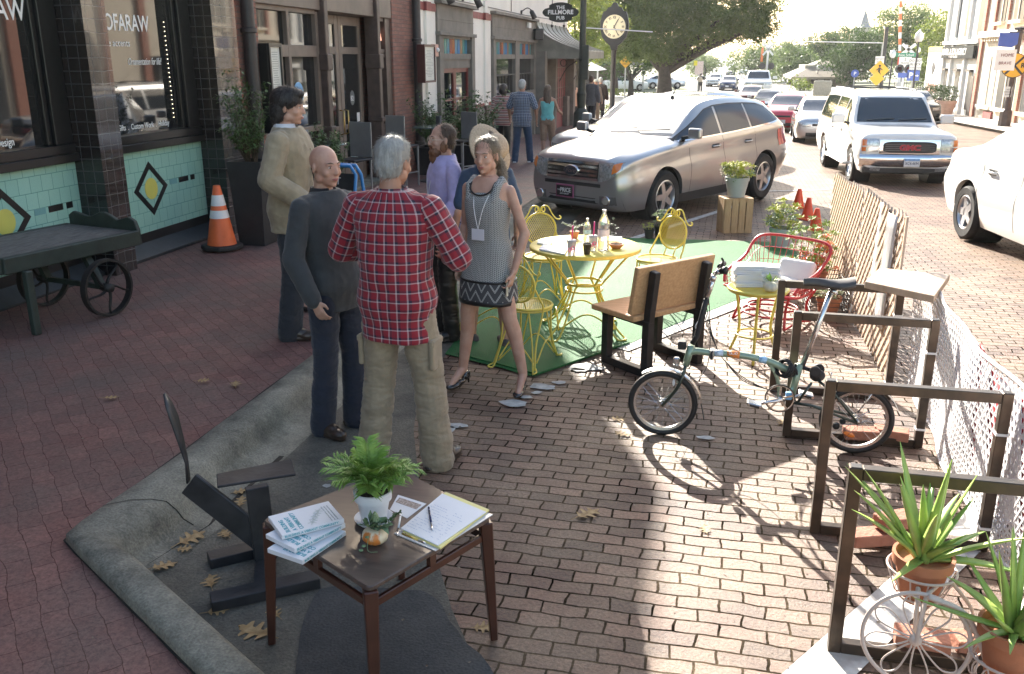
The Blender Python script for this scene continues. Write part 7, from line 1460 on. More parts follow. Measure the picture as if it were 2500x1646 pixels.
for c in tc_:
 q = c.lerp(ctr,.06); o_ = c.lerp(ctr,.0); mb = MB(); d = (c-ctr).normalized(); a_,b_ = frame(Vector((0,0,1)))
 top_,bot = Vector((q.x,q.y,ZT-.02)),Vector((o_.x+d.x*.005,o_.y+d.y*.005,.005)); vs = []
 for e,w_ in ((bot,.016),(top_,.027)):
  for k in range(4): an = pi/4+k*pi/2+.5; vs.append(e+Vector((cos(an)*w_,sin(an)*w_,0))*1.3)
 mb.add(vs, [(3, 2, 1, 0), (4, 5, 6, 7)]+[(k, (k+1) % 4, 4+(k+1) % 4, 4+k) for k in range(4)]); mb.build('leg', LEG, t, bevel=.004)
for i in range(4):
 a, b_ = tc_[i].lerp(ctr, .07), tc_[(i+1) % 4].lerp(ctr, .07); a.z = b_.z = ZT-.085; MB().bar(a, b_, .018, .032).build('apron_rail', LEG, t, bevel=.003); mm = (a+b_)/2; MB().bar(mm, Vector((mm.x, mm.y, ZT-.02)), .02, .03, b_-a).build('spacer', LEG, t)
def poly(cs,z0,z1,name,mat,par=None,bev=.001):
 q = [G(*c,z1) for c in cs]; q = [(v.x,v.y) for v in q]; A = sum(q[i-1][0]*q[i][1]-q[i][0]*q[i-1][1] for i in range(len(q))); q = q if A > 0 else q[::-1]
 return MB().prism(q,z1-z0,(0,0,z0)).build(name,mat,par,bevel=bev)
TLE = M('teal_ink', (.08, .35, .42), .6, var=0); GI = M('grey_ink', (.35, .38, .38), .6, var=0)
bk = [([(130, 795), (392, 885), (658, 655), (430, 560)], 0, 'bottom'), ([(120, 708), (320, 810), (656, 640), (450, 545)], 1, 'middle'), ([(135, 600), (245, 752), (662, 622), (540, 487)], 2, 'top')]
for cs,k,nm in bk:
 z0,z1 = ZT+.0215*k+.001,ZT+.0215*(k+1); cs = [P3(*c) for c in cs]
 t = thing('book', '%s white paperback with teal title in the fanned pile on the coffee table' % nm, 'book', G(*cs[0], z0), group='white books fanned on the coffee table')
 # keep the book rectangular: corner + two edge directions
 c0,c1,c3 = G(*cs[0],z1),G(*cs[1],z1),G(*cs[3],z1); u = (c1-c0).normalized(); v = Vector((-u.y,u.x,0)); v = v if v.dot(c3-c0) > 0 else -v; w_,l_ = .165,.235
 q = [c0, c0+u*w_, c0+u*w_+v*l_, c0+v*l_]; m = MB(); pp = [(p_.x, p_.y) for p_ in q]; m.prism(pp if u.cross(v).z > 0 else pp[::-1], z1-z0-.002, (0, 0, z0)); cv = m.build('cover', PAPER, t, bevel=.0015)
 O = lambda a,b_: Vector((c0+u*(w_-a)+v*b_)[:2]+(z1+.0002-.002,))
 for j, s_ in enumerate(('BUILDING', 'A VIBRANT', 'COMMUNITY')): txt(s_, .022, TLE, cv, O(.01, .036+j*.025), -u, -v, 'title', .0006, bold=.02, sx=1.02)
 if k == 2:
  m = MB()
  for j in range(5):
   c_ = O(.035+j*.018,.125+j*.012); m.lathe([(.001,0),(.006,.0004)],12,c_)
   for an in np.linspace(0,2*pi,5,endpoint=False)+j: m.bar(c_+Vector((0,0,.0003)),c_+Vector((cos(an)*.017,sin(an)*.017,.0003)),.004,.0006)
  m.build('cover_figures', M('pale_print', (.55, .6, .58), .6, var=0), cv)
  for j in range(3): txt('how small towns and main streets thrive', .0075, GI, cv, O(.01, .195+j*.011), -u, -v, 'subtitle', .0004)
 e = c0+u*w_ if k < 9 else c0; txt('BUILDING A VIBRANT COMMUNITY', .0125, TLE, cv, Vector(((c0+u*(w_+.001)).x, (c0+u*(w_+.001)).y, z0+.006))+v*.01, v, (0, 0, 1), 'spine_title', .0004, bold=.015) if u.cross(v).z > 0 else None
# pot with parlour palm
p = G(870, 1213, ZT); p = Vector((p.x, p.y, ZT)); t = thing('potted_palm', 'white plastic pot with bushy parlour palm on the coffee table', 'plant', p)
MB().lathe([(.001, .001), (.058, .001), (.072, .014), (.075, .022), (.070, .022), (.055, .008), (.001, .008)], 40, p).build('saucer', POTW, t, 50); MB().lathe([(.001, .010), (.046, .010), (.062, .098), (.070, .100), (.0735, .135), (.068, .137), (.064, .12), (.001, .118)], 40, p).build('pot', POTW, t, 40)
MB().lathe([(.001, .124), (.05, .122), (.064, .12)], 24, p, cap=False).build('soil', SOIL, t, True)
st = MB(); fl = MB()
for k in range(40):
 a = k*2.4+rnd(-.3,.3); el = rnd(.55,1.45); L_ = rnd(.11,.2); d = Vector((cos(a)*cos(el),sin(a)*cos(el),sin(el))); b0 = p+Vector((cos(a)*.015,sin(a)*.015,.12)); cur = smoothpts([b0,b0+d*L_*.5+Vector((0,0,.03)),b0+d*L_+Vector((0,0,-.0-.02*cos(el)))],9); st.tube(cur,.0014,4)
 for i in range(5,len(cur)):
  dr = (cur[i]-cur[i-1]).normalized(); sd_ = dr.cross(Vector((0,0,1))).normalized(); up_ = sd_.cross(dr)
  for s_ in (1,-1):
   l = rnd(.055,.085)*(1-.35*abs(i/len(cur)-.55)); dd = (dr*.62+sd_*s_*.75+up_*rnd(-.1,.25)).normalized(); tip = cur[i]+dd*l+Vector((0,0,-.010)); md = cur[i]+dd*l*.45+Vector((0,0,.003)); w_ = dd.cross(up_).normalized()*.0048
   fl.add([cur[i],md+w_,tip,md-w_,md+up_*.0015],[(0,1,4),(1,2,4),(2,3,4),(3,0,4)])
st.build('stems', LEAF1, t); fl.build('fronds', LEAF1, t)
pm_, n, L, b = node_mat('striped_gourd'); tc = n.nodes.new('ShaderNodeTexCoord'); nz = n.nodes.new('ShaderNodeTexNoise'); nz.inputs['Scale'].default_value = 28; nz.inputs['Detail'].default_value = 5; mp = n.nodes.new('ShaderNodeMapping'); mp.inputs['Scale'].default_value = (1, 1, .35); L.new(tc.outputs['Object'], mp.inputs[0]); L.new(mp.outputs[0], nz.inputs[0]); cr = ramp(n, [(.0, (.66, .58, .42)), (.53, (.70, .60, .43)), (.6, (.62, .22, .05)), (.8, (.5, .15, .03))]); L.new(nz.outputs[0], cr.inputs[0]); L.new(cr.outputs[0], b.inputs['Base Color']); b.inputs['Roughness'].default_value = .4
g = G(873, 1263, ZT); g = Vector((g.x, g.y, ZT)); t = pumpkin(g, .046, pm_, 'orange striped mini pumpkin planted with succulents on the coffee table')
m = MB(); leaves(m, g+Vector((-.02, .0, .072)), 26, .02, .045, .011, .3, .1); leaves(m, g+Vector((.02, .005, .072)), 22, .018, .04, .014, .0, .3); m.build('succulent', GREYG, t)
m = MB()
for k in range(26): z = .068+k*.0022; r = .013*sin(min(pi*.98,.5+k/26*2.6)); m.ring(g+Vector((.0,.008,z)),r,.0022,n=12,m=4);
m.sphere(g+Vector((0, .008, .095)), (.012, .012, .03), 12, 8); m.build('spiky_succulent', M('haworthia', (.10, .16, .05), .5, var=0, col2=(.30, .36, .2), sc=160), t)
m = MB();
for q in smoothpts([g+Vector((.03,.01,.08)),g+Vector((.06,.015,.095)),g+Vector((.085,.02,.125))],6): leaves(m,q,6,.003,.016,.005)
m.build('trailing_sprig', LEAF2, t)
m = MB(); m.tube(smoothpts([g+Vector((-.005, -.043, .06)), g+Vector((-.01, -.055, .02)), g+Vector((.0, -.065, .003)), g+Vector((.03, -.06, .003))], 5), .0012, 4); [m.sphere(g+Vector(v), (.009, .009, .003), 8, 5) for v in ((-.012, -.047, .05), (-.022, -.058, .02), (-.03, -.066, .006))]; m.build('hanging_stem', GREYG, t)
def sheets(lab, cs, z0, th, mat, nm='paper', cat_='papers'): o = poly([P3(*c) for c in cs], ZT+z0, ZT+z0+th, nm, mat, None, .0008); return tag(o, lab, cat_)
sheets('printed photo card beside the white plant pot on the coffee table', [(930, 470), (1105, 525), (985, 615), (880, 560)], .0005, .0015, PAPER, 'photo_card', 'card')
poly([P3(*c) for c in [(940, 487), (1075, 532), (1042, 560), (915, 515)]], ZT+.0022, ZT+.0026, 'photo_print', M('crowd_print', (.12, .08, .06), .5, var=0, col2=(.5, .42, .38), sc=140), bpy.data.objects['photo_card'], 0)
cb_ = sheets('clipboard edge sticking out beneath the yellow legal pad', [(905, 705), (1160, 812), (1510, 590), (1240, 500)], .0005, .004, M('clear_clipboard', (.6, .6, .62), .2, var=0), 'clipboard', 'clipboard')
sheets('yellow legal pad underneath the white sheets on the coffee table', [(960, 690), (1190, 795), (1488, 560), (1222, 452)], .005, .008, M('legal_yellow', (.75, .68, .28), .6, var=.03), 'legal_pad', 'notepad')
wp = sheets('white sign-up sheets covered in handwriting on the coffee table', [(945, 675), (1175, 780), (1470, 575), (1200, 462)], .0135, .003, PAPER, 'sign_up_sheet', 'papers')
m = MB(); A,B_,C_ = G(*P3(945,675),ZT+.0168),G(*P3(1175,780),ZT+.0168),G(*P3(1200,462),ZT+.0168); u,v = (B_-A),(C_-A)
for i in range(15):
 x = .06
 while x < .9:
  w_ = rnd(.02,.08)
  if rnd(0,1) < .72 and i < 12:
   a = A+u*x+v*(.1+i*.055); e = a+u*w_+v*rnd(-.006,.006); n_ = v.normalized()*.0009; m.quad(*[Vector((q.x,q.y,ZT+.0171)) for q in (a-n_,e-n_,e+n_,a+n_)])
  x += w_+.02
m.build('handwriting', M('biro_ink', (.25, .32, .5), .6, var=0), wp)
def pen(c0, c1, z, col, lab, nm='pen'):
 a, b_ = G(*P3(*c0), ZT+z), G(*P3(*c1), ZT+z); t = thing(nm, lab, 'pen', a); MB().tube([a, a.lerp(b_, .7)], .004, 8).build('barrel', col, t, True); MB().tube([a.lerp(b_, .7), a.lerp(b_, .95), b_], [.0045, .0035, .001], 8).build('tip', CHROME, t, True); MB().box(a.lerp(b_, .15)+Vector((0, 0, .0055)), (.004, .004, .002)).build('clip', CHROME, t)
pen((1118, 548), (1140, 685), .0215, M('navy_pen', (.01, .02, .08), .25, var=0), 'navy pen lying on the handwritten white sheet'); pen((948, 585), (925, 722), .006, WHITEP, 'white pen beside the left edge of the handwritten sheets'); pen((955, 708), (1100, 768), .0215, M('gold_pen', (.6, .42, .1), .25, .8, var=0), 'gold pen along the lower edge of the clipboard')
# black metal seat
t = thing('metal_seat', 'black welded steel seat with narrow back standing in the kerb corner', 'seat', (-1.85, 3.2, 0)); SB_ = M('worn_black_steel', (.022, .023, .026), .42, .2, var=0, col2=(.05, .05, .055), sc=9, bump=.15)
V3 = lambda x,y,h: G(x,y,h)
a, b_ = V3(490, 1400, .03), V3(740, 1345, .03); MB().bar(a, b_, .09, .05).build('base_bar', SB_, t, bevel=.003); a2, b2 = V3(485, 1303, .03), V3(615, 1272, .03); MB().bar(a2, b2, .09, .05).build('base_bar', SB_, t, bevel=.003)
m1, m2 = V3(615, 1365, .03), V3(618, 1275, .03); MB().bar(m1, m2, .09, .045).build('base_link', SB_, t, bevel=.003)
pb_ = V3(618, 1300, .04); sc_ = V3(598, 1100, .42); pt = Vector((pb_.x-.012, pb_.y+.0, .41)); dd = (b_-a).normalized(); MB().bar(Vector((pb_.x, pb_.y, .04)), pt, .10, .04, Vector((-dd.y, dd.x, 0))).build('post', SB_, t, bevel=.003)
q = [V3(503, 1103, .42), V3(505, 1132, .42), V3(688, 1103, .42), V3(678, 1068, .42)]; m = MB(); m.prism([(v.x, v.y) for v in q], .012, (0, 0, .412)); o = m.build('seat_plate', SB_, t, bevel=.003)
s1 = AY(608, 1255, pb_.y); s2 = AY(440, 1123, pb_.y-.02); MB().bar(s1, s2, .02, .13, Vector((0, 0, 1))).build('back_arm', SB_, t, bevel=.004)
rows = []
for (x,y,w_),th in zip([(438,1120,.02),(434,1075,.014),(422,1030,.03),(406,975,.042),(392,940,.034),(382,915,.008)],range(6)):
 c = AY(x,y,pb_.y-.02); e = Vector((-.22,.95,0))*w_; rows.append([c-e,c+e])
m = MB(); m.grid(rows); m.build('back_plate', SB_, t, True, solid=.008)
# old luggage wagon
WG = M('dark_green_wood', (.022, .032, .026), .6, var=.3, sc=9, bump=.2); WD = M('weathered_deck', (.075, .068, .062), .85, var=0, col2=(.17, .155, .14), sc=6, stretch=(12, 1.5, 1), bump=.4, bsc=30)
F1,F2 = G(332/1.0504,568/1.0504,.62+.14),G(40/1.0504,630/1.0504,.62+.14); zd = F1.z; F1.z = F2.z = zd; ax = (F1-F2).normalized(); cr2 = Vector((-ax.y,ax.x,0)); W2 = .86
t = thing('luggage_wagon', 'old dark green wooden luggage wagon with spoked iron wheels by the tiled wall', 'wagon', (F1.x, F1.y, .14)); DR = Matrix((ax, cr2, (0, 0, 1))).transposed(); Ln = (F1-F2).length+.12
O_ = lambda u,v,z: F1-ax*u+cr2*v+Vector((0,0,z))
for k in range(7): MB().box(O_(Ln/2, .06+k*(W2-.1)/6.3+.03, .0), (Ln, .118, .03), rot=DR).build('deck_board', WD, t, bevel=.004)
for v in (0, W2): MB().box(O_(Ln/2, v, -.045), (Ln+.02, .06, .13), rot=DR).build('side_beam', WG, t, bevel=.008)
MB().box(O_(Ln, W2/2, -.045), (.06, W2, .13), rot=DR).build('end_beam', WG, t, bevel=.008)
pts = [(0,-.11),(0,.02),(.03,.10),(.10,.135),(.18,.11),(.25,.095),(.32,.13),(.40,.155),(.46,.15),(.54,.115),(.62,.1),(.70,.12),(.80,.135),(W2,.10),(W2,-.11)]
MB().prism([(a-.02, b_) for a, b_ in [tuple(v)[:2] for v in [Vector((x, z, 0)) for x, z in pts]]], .04, O_(.0, 0, 0), cr2, (0, 0, 1)).build('end_board', WG, t, bevel=.006)
wc1 = G(258,733,.14); wc1.z = .14+.245; ax0 = wc1
def wagon_wheel(c):
 w_ = MB(); nrm = cr2; R = .245; w_.lathe([(R, -.03), (R, .03), (R-.02, .03), (R-.02, -.03), (R, -.03)], 44, c, nrm, False); w_ = w_.build('wheel', M('rusty_iron', (.025, .022, .021), .6, .3, var=.3, sc=20, bump=.2), t, 40)
 a,b_ = frame(nrm)
 for k in range(5):
  an = 2*pi*k/5+.4; pp = []
  for i in range(7): r = .03+(R-.045)*i/6; th = an+.55*sin(i/6*pi*.6); pp.append(c+a*r*cos(th)+b*0 if False else c+a*r*cos(th)+b_*r*sin(th))
  MB().tube(pp, [.018-.001*i for i in range(7)], 8, sq=.6).build('spoke', MATS['rusty_iron'], w_, True)
 MB().lathe([(.001, -.05), (.035, -.05), (.04, 0), (.035, .05), (.001, .05)], 16, c, nrm).build('hub', MATS['rusty_iron'], w_, True)
wagon_wheel(wc1); wagon_wheel(wc1+cr2*.78); MB().bar(wc1, wc1+cr2*.78, .04, .04).build('axle', WG, t)
for v in (.06, .72): MB().bar(wc1+cr2*v, O_((F1-wc1).dot(ax), v+.02, -.1), .05, .06, ax).build('bolster', WG, t)
lg = G(86,778,.14);
for v in (0, .72): MB().bar(lg+cr2*v, Vector((lg.x, lg.y, zd-.1))+cr2*v, .06, .06, ax).build('leg', WG, t, bevel=.008)
# aloes
def aloe(p,lab,n_=20,L_=.42,pot=True,R=.095):
 t = thing('potted_aloe', lab, 'plant', p)
 if pot: MB().lathe([(.001, 0), (R*.68, 0), (R*.95, R*1.45), (R*1.08, R*1.45), (R*1.1, R*1.85), (R*.98, R*1.85), (R*.9, R*1.6), (.001, R*1.6)], 32, p).build('pot', TERRA, t, 50)
 c = p+Vector((0,0,R*1.65)); m = MB()
 for k in range(n_):
  a = k*2.399+rnd(-.2,.2); el = rnd(.15,1.35) if k > 2 else rnd(1.,1.4); l = L_*rnd(.6,1.15)*(.75+.3*sin(el)); d = Vector((cos(a)*cos(el),sin(a)*cos(el),sin(el))); g_ = Vector((0,0,-1)); q0 = c+Vector((cos(a),sin(a),0))*R*.35*rnd(0,1); rows = []
  sd_ = d.cross(Vector((0,0,1))).normalized(); w0 = rnd(.016,.026); dr = rnd(-.1,.35)*cos(el)
  for i in range(9):
   u = i/8; q = q0+d*l*u+g_*l*dr*u*u; dt = (d+g_*2*dr*u).normalized(); nn = sd_.cross(dt).normalized(); w_ = w0*(1-u)**.75*(.7+.9*min(u*3,1)*.4)+.0008
   rows.append([q-sd_*w_+nn*w_*.5,q-sd_*w_*.6-nn*w_*.25,q-nn*w_*.45,q+sd_*w_*.6-nn*w_*.25,q+sd_*w_+nn*w_*.5,q+nn*w_*.12])
  m.grid(rows,True); m.add(rows[-1],[tuple(range(6))])
 m.build('leaves', ALOE, t, True); return t
WIR = M('cream_wire', (.62, .52, .46), .4, var=.1)
p1 = AY(2134, 1376, 3.08); p1.z = max(.17, p1.z-.02); aloe(p1, 'potted aloe raised in a wire stand under the nearest steel rack', 26, .40)
p2 = AY(2345, 1530, 2.82); aloe(p2-Vector((0, 0, .06)), 'potted aloe cut off by the lower right corner of the picture', 24, .40, R=.10)
t = thing('plant_stand', 'cream wire tricycle shaped stand with daisy spoked wheel holding the aloe', 'plant stand', (p1.x, 2.9, 0))
wc = AY(2128,1487,2.86); dv = Vector((wc.x,wc.y,0)).normalized()*1.0; nr = Vector((-.12,-1,.1)).normalized(); a_,b_ = frame(nr); Rw = .17
w_ = MB().ring(wc, Rw, .0075, nr, 48, 8).build('wheel', WIR, t, True); MB().sphere(wc, .022, 12, 8).build('hub', WIR, w_, True)
for k in range(8):
 an = 2*pi*k/8+.2; pp = [wc+a_*(r*cos(an+s_))+b_*(r*sin(an+s_)) for r, s_ in ((.02, 0), (.08, .26), (.135, .20), (Rw-.008, 0), (.135, -.20), (.08, -.26))]; MB().tube(smoothpts(pp, 4, True), .0032, 6, True).build('petal_spoke', WIR, w_, True)
MB().tube([wc+nr*.02, wc+Vector((.03, .06, .14)), p1+Vector((.05, -.05, .09))], .008, 8).build('fork', WIR, t, True); MB().tube([wc-nr*.03, wc+Vector((.01, .10, .14)), p1+Vector((.0, -.03, .02))], .008, 8).build('fork', WIR, t, True)
m = MB(); m.ring(p1+Vector((0,0,.12)),.115,.005,n=36); m.ring(p1+Vector((0,0,.02)),.08,.004,n=30)
for k in range(12): an = 2*pi*k/12; m.tube([p1+Vector((cos(an)*.115,sin(an)*.115,.12)),p1+Vector((cos(an)*.08,sin(an)*.08,.02)),p1+Vector((cos(an)*.03,sin(an)*.03,-.004))],.0028,5)
m.build('pot_basket', WIR, t, True)
q_ = p2-Vector((0, 0, .03)); MB().tube(smoothpts([p1+Vector((.09, -.03, .10)), p1+Vector((.16, -.08, .02)), p1.lerp(q_, .55)+Vector((0, 0, .02)), q_+Vector((-.08, .02, .1))], 6), .007, 8).build('frame', WIR, t, True)
MB().tube(smoothpts([wc+Vector((.02, 0, Rw)), wc+Vector((.14, .0, .12)), wc+Vector((.22, -.02, -.03)), wc+Vector((.25, -.02, -.17))], 6), .010, 8).build('frame', WIR, t, True)
m = MB(); m.ring(q_+Vector((0,0,.04)),.12,.005,n=36); m.ring(q_+Vector((0,0,-.05)),.09,.005,n=36)
for k in range(14): an = 2*pi*k/14; m.ring(q_+Vector((cos(an)*.105,sin(an)*.105,-.005)),.035,.0028,(cos(an),sin(an),.2),14,5)
m.build('pot_basket', WIR, t, True)
# loose bricks on the rack feet
LB = M('loose_brick', (.34, .13, .085), .85, var=0, col2=(.46, .21, .14), sc=9, bump=.6, bsc=60)
for x, y, z, a, lab in ((.86, 4.10, .03, .35, 'loose red brick lying in the second steel rack'), (1.06, 4.17, .03, .1, 'loose red brick beside the first in the second rack'), (.98, 4.16, .10, .5, 'chipped red brick on top of the two in the second rack'), (.93, 3.30, .03, -.1, 'red brick under the wire wheel in the nearest rack'), (1.15, 3.33, .03, .15, 'red brick right of the wire wheel in the nearest rack'), (1.0, 5.40, .03, .1, 'red brick behind the rear wheel of the bicycle'), (1.18, 5.44, .03, -.2, 'red brick right of the rear wheel in the third rack')):
 tag(MB().box((x, y, z+.035), (.2, .1, .06), a).build('brick', LB, None, bevel=.006, bseg=2), lab, 'brick', 'loose bricks weighing down the racks')
# fallen oak leaves
OAK = M('dry_oak_leaf', (.22, .13, .05), .7, var=0, col2=(.42, .29, .14), sc=40)
def oakleaf(nm='fallen_leaf'):
 m = MB(); L_ = .13; out = []
 prof_ = [(0,.004),(.12,.006),(.2,.03),(.27,.05),(.30,.018),(.40,.02),(.48,.062),(.55,.06),(.57,.02),(.66,.022),(.74,.052),(.80,.045),(.83,.016),(.92,.014),(1,.001)]
 rows = [[Vector(((t_-.4)*L_,-w_*.75*1.0,.006+.03*abs(w_)+.02*(t_-.4)**2)),Vector(((t_-.4)*L_,0,.004+.02*(t_-.4)**2)),Vector(((t_-.4)*L_,w_*.75,.006+.05*abs(w_)))] for t_,w_ in prof_]
 m.grid(rows); m.tube([(-.4*L_-.03,0,.004),(-.3*L_,0,.006)],.0015,4); return m.build(nm,OAK)
lf = oakleaf(); first = True
for x, y, h, a, s_, lab in ((439, 1262, 0, 1.1, 1.1, 'curled oak leaf in the kerb corner left of the metal seat'), (425, 1283, 0, .2, .6, 'small oak leaf fragment at the inner kerb corner'), (527, 1250, 0, 2.4, .8, 'oak leaf beside the slanted arm of the metal seat'), (375, 1325, 0, .9, .9, 'oak leaf against the inner face of the kerb'), (490, 1358, 0, 2.2, .9, 'brown oak leaf just above the longer base bar'), (500, 1425, 0, .5, .7, 'small oak leaf below the long base bar'), (600, 1475, 0, 2.9, 1.2, 'large brown oak leaf left of the front table leg'), (557, 1150, 0, .6, .8, 'oak leaf under the black seat plate'), (560, 1175, 0, 1.9, .7, 'darker oak leaf below the black seat plate'), (640, 1430, 0, 2.5, .7, 'oak leaf fragment beside the left table leg'), (1360, 1200, 0, .9, 1.15, 'large oak leaf alone on the street bricks right of the coffee table'), (1432, 976, 0, .3, .8, 'oak leaf left of the front wheel on the bricks'), (1452, 1013, 0, 2.8, .8, 'oak leaf below the front wheel at the shadow edge'), (1118, 1462, 0, .2, .7, 'narrow leaf at the foot of the right table leg'), (1640, 1235, 0, 1.8, .6, 'rust coloured leaf in the sunlit bricks'), (548, 900, .14, 2.1, .8, 'oak leaf on the sidewalk bricks near the kerb line'), (930, 890, .14, 0, .6, 'leaf on the sidewalk right of the bald man') if False else (470, 890, .14, .1, .7, 'second small oak leaf on the sidewalk bricks'), (255, 930, .14, .5, .7, 'pale leaf far left on the sidewalk bricks'), (1815, 985, 0, 1.2, .7, 'leaf beneath the pedals of the bicycle')):
 o = lf if first else lf.copy()
 if not first: COL.objects.link(o)
 first = False; p = G(x, y, h); o.location = (p.x, p.y, p.z+.004+(.0 if p.x > -2.2 else .01)); o.rotation_euler = (rnd(-.15, .15), rnd(-.15, .15), a); o.scale = (s_*1.08,)*3; tag(o, lab, 'leaf', 'dry oak leaves on the ground')
# ================= street furniture and the right side =================
GRN = M('dark_green_iron', (.018, .028, .023), .45, .2, var=.2)
def V5(x,y): return ((1850+x/3.5615)/1.0504,(y/3.5615)/1.0504)
def V4(x,y): return ((1400+x/3.73)/1.0504,(y/3.73)/1.0504)
p = Vector((-4.0, 28.5, zg(28.5)+.14)); t = thing('lamp_post', 'tall fluted dark green iron lamp post behind the parked suv', 'lamp post', p)
MB().lathe([(.30, 0), (.30, .35), (.25, .42), (.23, .85), (.19, .92), (.13, 1.0)], 16, p).build('base', GRN, t, 40); MB().lathe([(.12, 1.0), (.145, 1.35), (.15, 1.42), (.12, 1.5), (.105, 2.4), (.13, 2.45), (.10, 2.5), (.085, 6.5)], 14, p).build('shaft', GRN, t)
MB().box(p+Vector((.12, -.16, 2.35)), (.2, .14, 1.0)).build('junction_case', GRN, t, bevel=.02)
MB().tube([p+Vector((0, 0, 3.35)), p+Vector((2.0, 1.2, 3.25))], .018, 6).build('banner_arm', WHITEP, t)
YC = 42; c = AY(1428.5, 62.5, YC); t = thing('street_clock', 'black cast street clock with cream dial on a tall post', 'clock', (c.x, YC, zg(YC)+.1))
k_ = YC/2200*1.0; R_c = .50
pts = [(0,1.02),(.1,.98),(.14,.86),(.3,.78),(.38,.66),(.5,.62),(.56,.45),(.62,.2),(.62,-.1),(.52,-.45),(.34,-.66),(.16,-.8),(.1,-1.0)]; pts = pts+[(-a,b_) for a,b_ in pts[:0:-1]]
CB = M('clock_black', (.012, .013, .016), .4, var=.1); MB().prism(pts, .34, c+Vector((0, .17, 0)), (1, 0, 0), (0, 0, 1)).build('case', CB, t, bevel=.02)
MB().lathe([(R_c, 0), (R_c, .03), (R_c+.05, .03), (R_c+.05, 0)], 40, c+Vector((0, -.17, 0)), (0, -1, 0), False).build('bezel', CB, t, 40); MB().lathe([(.001, .01), (R_c, .01)], 40, c+Vector((0, -.17, 0)), (0, -1, 0), False).build('dial', M('cream_dial', (.72, .66, .46), .5, var=.04), t)
for i, s_ in enumerate(('XII', 'I', 'II', 'III', 'IIII', 'V', 'VI', 'VII', 'VIII', 'IX', 'X', 'XI')):
 a = pi/2-i*pi/6; d_ = Vector((cos(a), 0, sin(a))); u_ = Vector((sin(a), 0, -cos(a))); txt(s_, .15, CB, t, c+Vector((0, -.185, 0))+d_*.335, u_, d_, 'numeral', .002, 'CENTER', .02, .8)
for a, l, w_ in ((radians(60), .36, .035), (radians(-62), .42, .028)): MB().bar(c+Vector((-cos(a)*.06, -.2, -sin(a)*.06)), c+Vector((cos(a)*l, -.2, sin(a)*l)), .01, w_, Vector((-sin(a), 0, cos(a)))).build('hand', CB, t)
MB().lathe([(.24, 0), (.24, .5), (.16, .6), (.12, .7), (.11, c.z-zg(YC)-1.1), (.16, c.z-zg(YC)-1.0), (.16, c.z-zg(YC)-.9)], 14, (c.x, YC, zg(YC)+.1)).build('post', CB, t, 40)
# bistro tables,counter chairs,a-frame,metal bench
ALG = M('brushed_grey', (.30, .31, .32), .4, .6, var=.06); GTOP = M('glass_table_top', (.10, .13, .12), .12, .2, var=.2, spec=.8)
def hightable(x,y,lab,z0=None):
 z0 = zg(y)+.14 if z0 is None else z0; p = Vector((x, y, z0)); t = thing('bistro_table', lab, 'table', p); MB().lathe([(.001, 1.0), (.36, 1.0), (.37, 1.012), (.36, 1.025), (.001, 1.025)], 36, p).build('table_top', GTOP, t, 40); MB().lathe([(.03, 0), (.03, 1.0)], 10, p).build('stem', PIPE, t); MB().lathe([(.25, 0), (.25, .02), (.04, .05)], 20, p).build('foot', PIPE, t, 40); return p
def barchair(x,y,rz,lab):
 t = thing('bar_chair', lab, 'chair', (x, y, zg(y)+.14), rz, 'grey high back bar chairs outside the doors'); X = Matrix.Translation((x, y, zg(y)+.14))@Matrix.Rotation(rz, 4, 'Z')
 MB().box((0, 0, .72), (.42, .42, .03)).build('seat', PIPE, t, bevel=.01, xf=X); MB().box((0, -.21, 1.0), (.42, .02, .52)).build('backrest', ALG, t, bevel=.02, bseg=2, xf=X)
 for sx in (-1,1):
  for sy in (-1, 1): MB().bar((sx*.19, sy*.19, 0), (sx*.19, sy*.19, .71), .025, .025).build('leg', ALG, t, xf=X)
  MB().bar((sx*.19, -.19, .25), (sx*.19, .19, .25), .02, .02).build('footrest', ALG, t, xf=X)
a = hightable(-5.35, 12.0, 'high round table with small sign outside the brick shop'); MB_ = MB().box(a+Vector((.05, 0, 1.1)), (.02, .14, .16), .5).build('menu_card', BLKPL, None, bevel=.003); tag(MB_, 'small dark menu holder standing on the nearer high round table', 'menu card')
barchair(-5.25, 12.9, pi*.9, 'grey high back chair right of the nearer round table'); barchair(-5.35, 11.2, .3, 'grey high back chair left of the nearer round table')
a = hightable(-5.15, 16.6, 'farther high round table crowned with plants near the pub corner'); tag(MB().box(a+Vector((.16, -.05, 1.12)), (.05, .14, .2), .8).build('menu_card', M('dark_tablet', (.04, .05, .07), .3), None, bevel=.01), 'dark table card standing on the farther high round table', 'menu card')
barchair(-5.45, 15.8, -.3, 'grey high back chair left of the farther round table'); barchair(-4.75, 17.3, pi*.85, 'grey high back chair right of the farther round table')
A0 = Vector((-3.62, 8.4, .14)); ad = Vector((.85, -.25, 0)).normalized(); t = thing('a_frame_sign', 'blue framed chalkboard sign with yellow handwriting behind the bald man', 'sign', A0); BLF = M('blue_steel', (.03, .2, .48), .35, var=.1); nb_ = Vector((-ad.y, ad.x, 0))
for s_ in (1,-1):
 o_ = nb_*.22*s_; tp_ = nb_*.04*s_; pts = [A0+ad*.30+o_, A0+ad*.30+tp_+Vector((0, 0, 1.02)), A0+ad*.24+tp_+Vector((0, 0, 1.1)), A0-ad*.24+tp_+Vector((0, 0, 1.1)), A0-ad*.30+tp_+Vector((0, 0, 1.02)), A0-ad*.30+o_]; MB().tube(pts, .018, 8).build('frame', BLF, t, True)
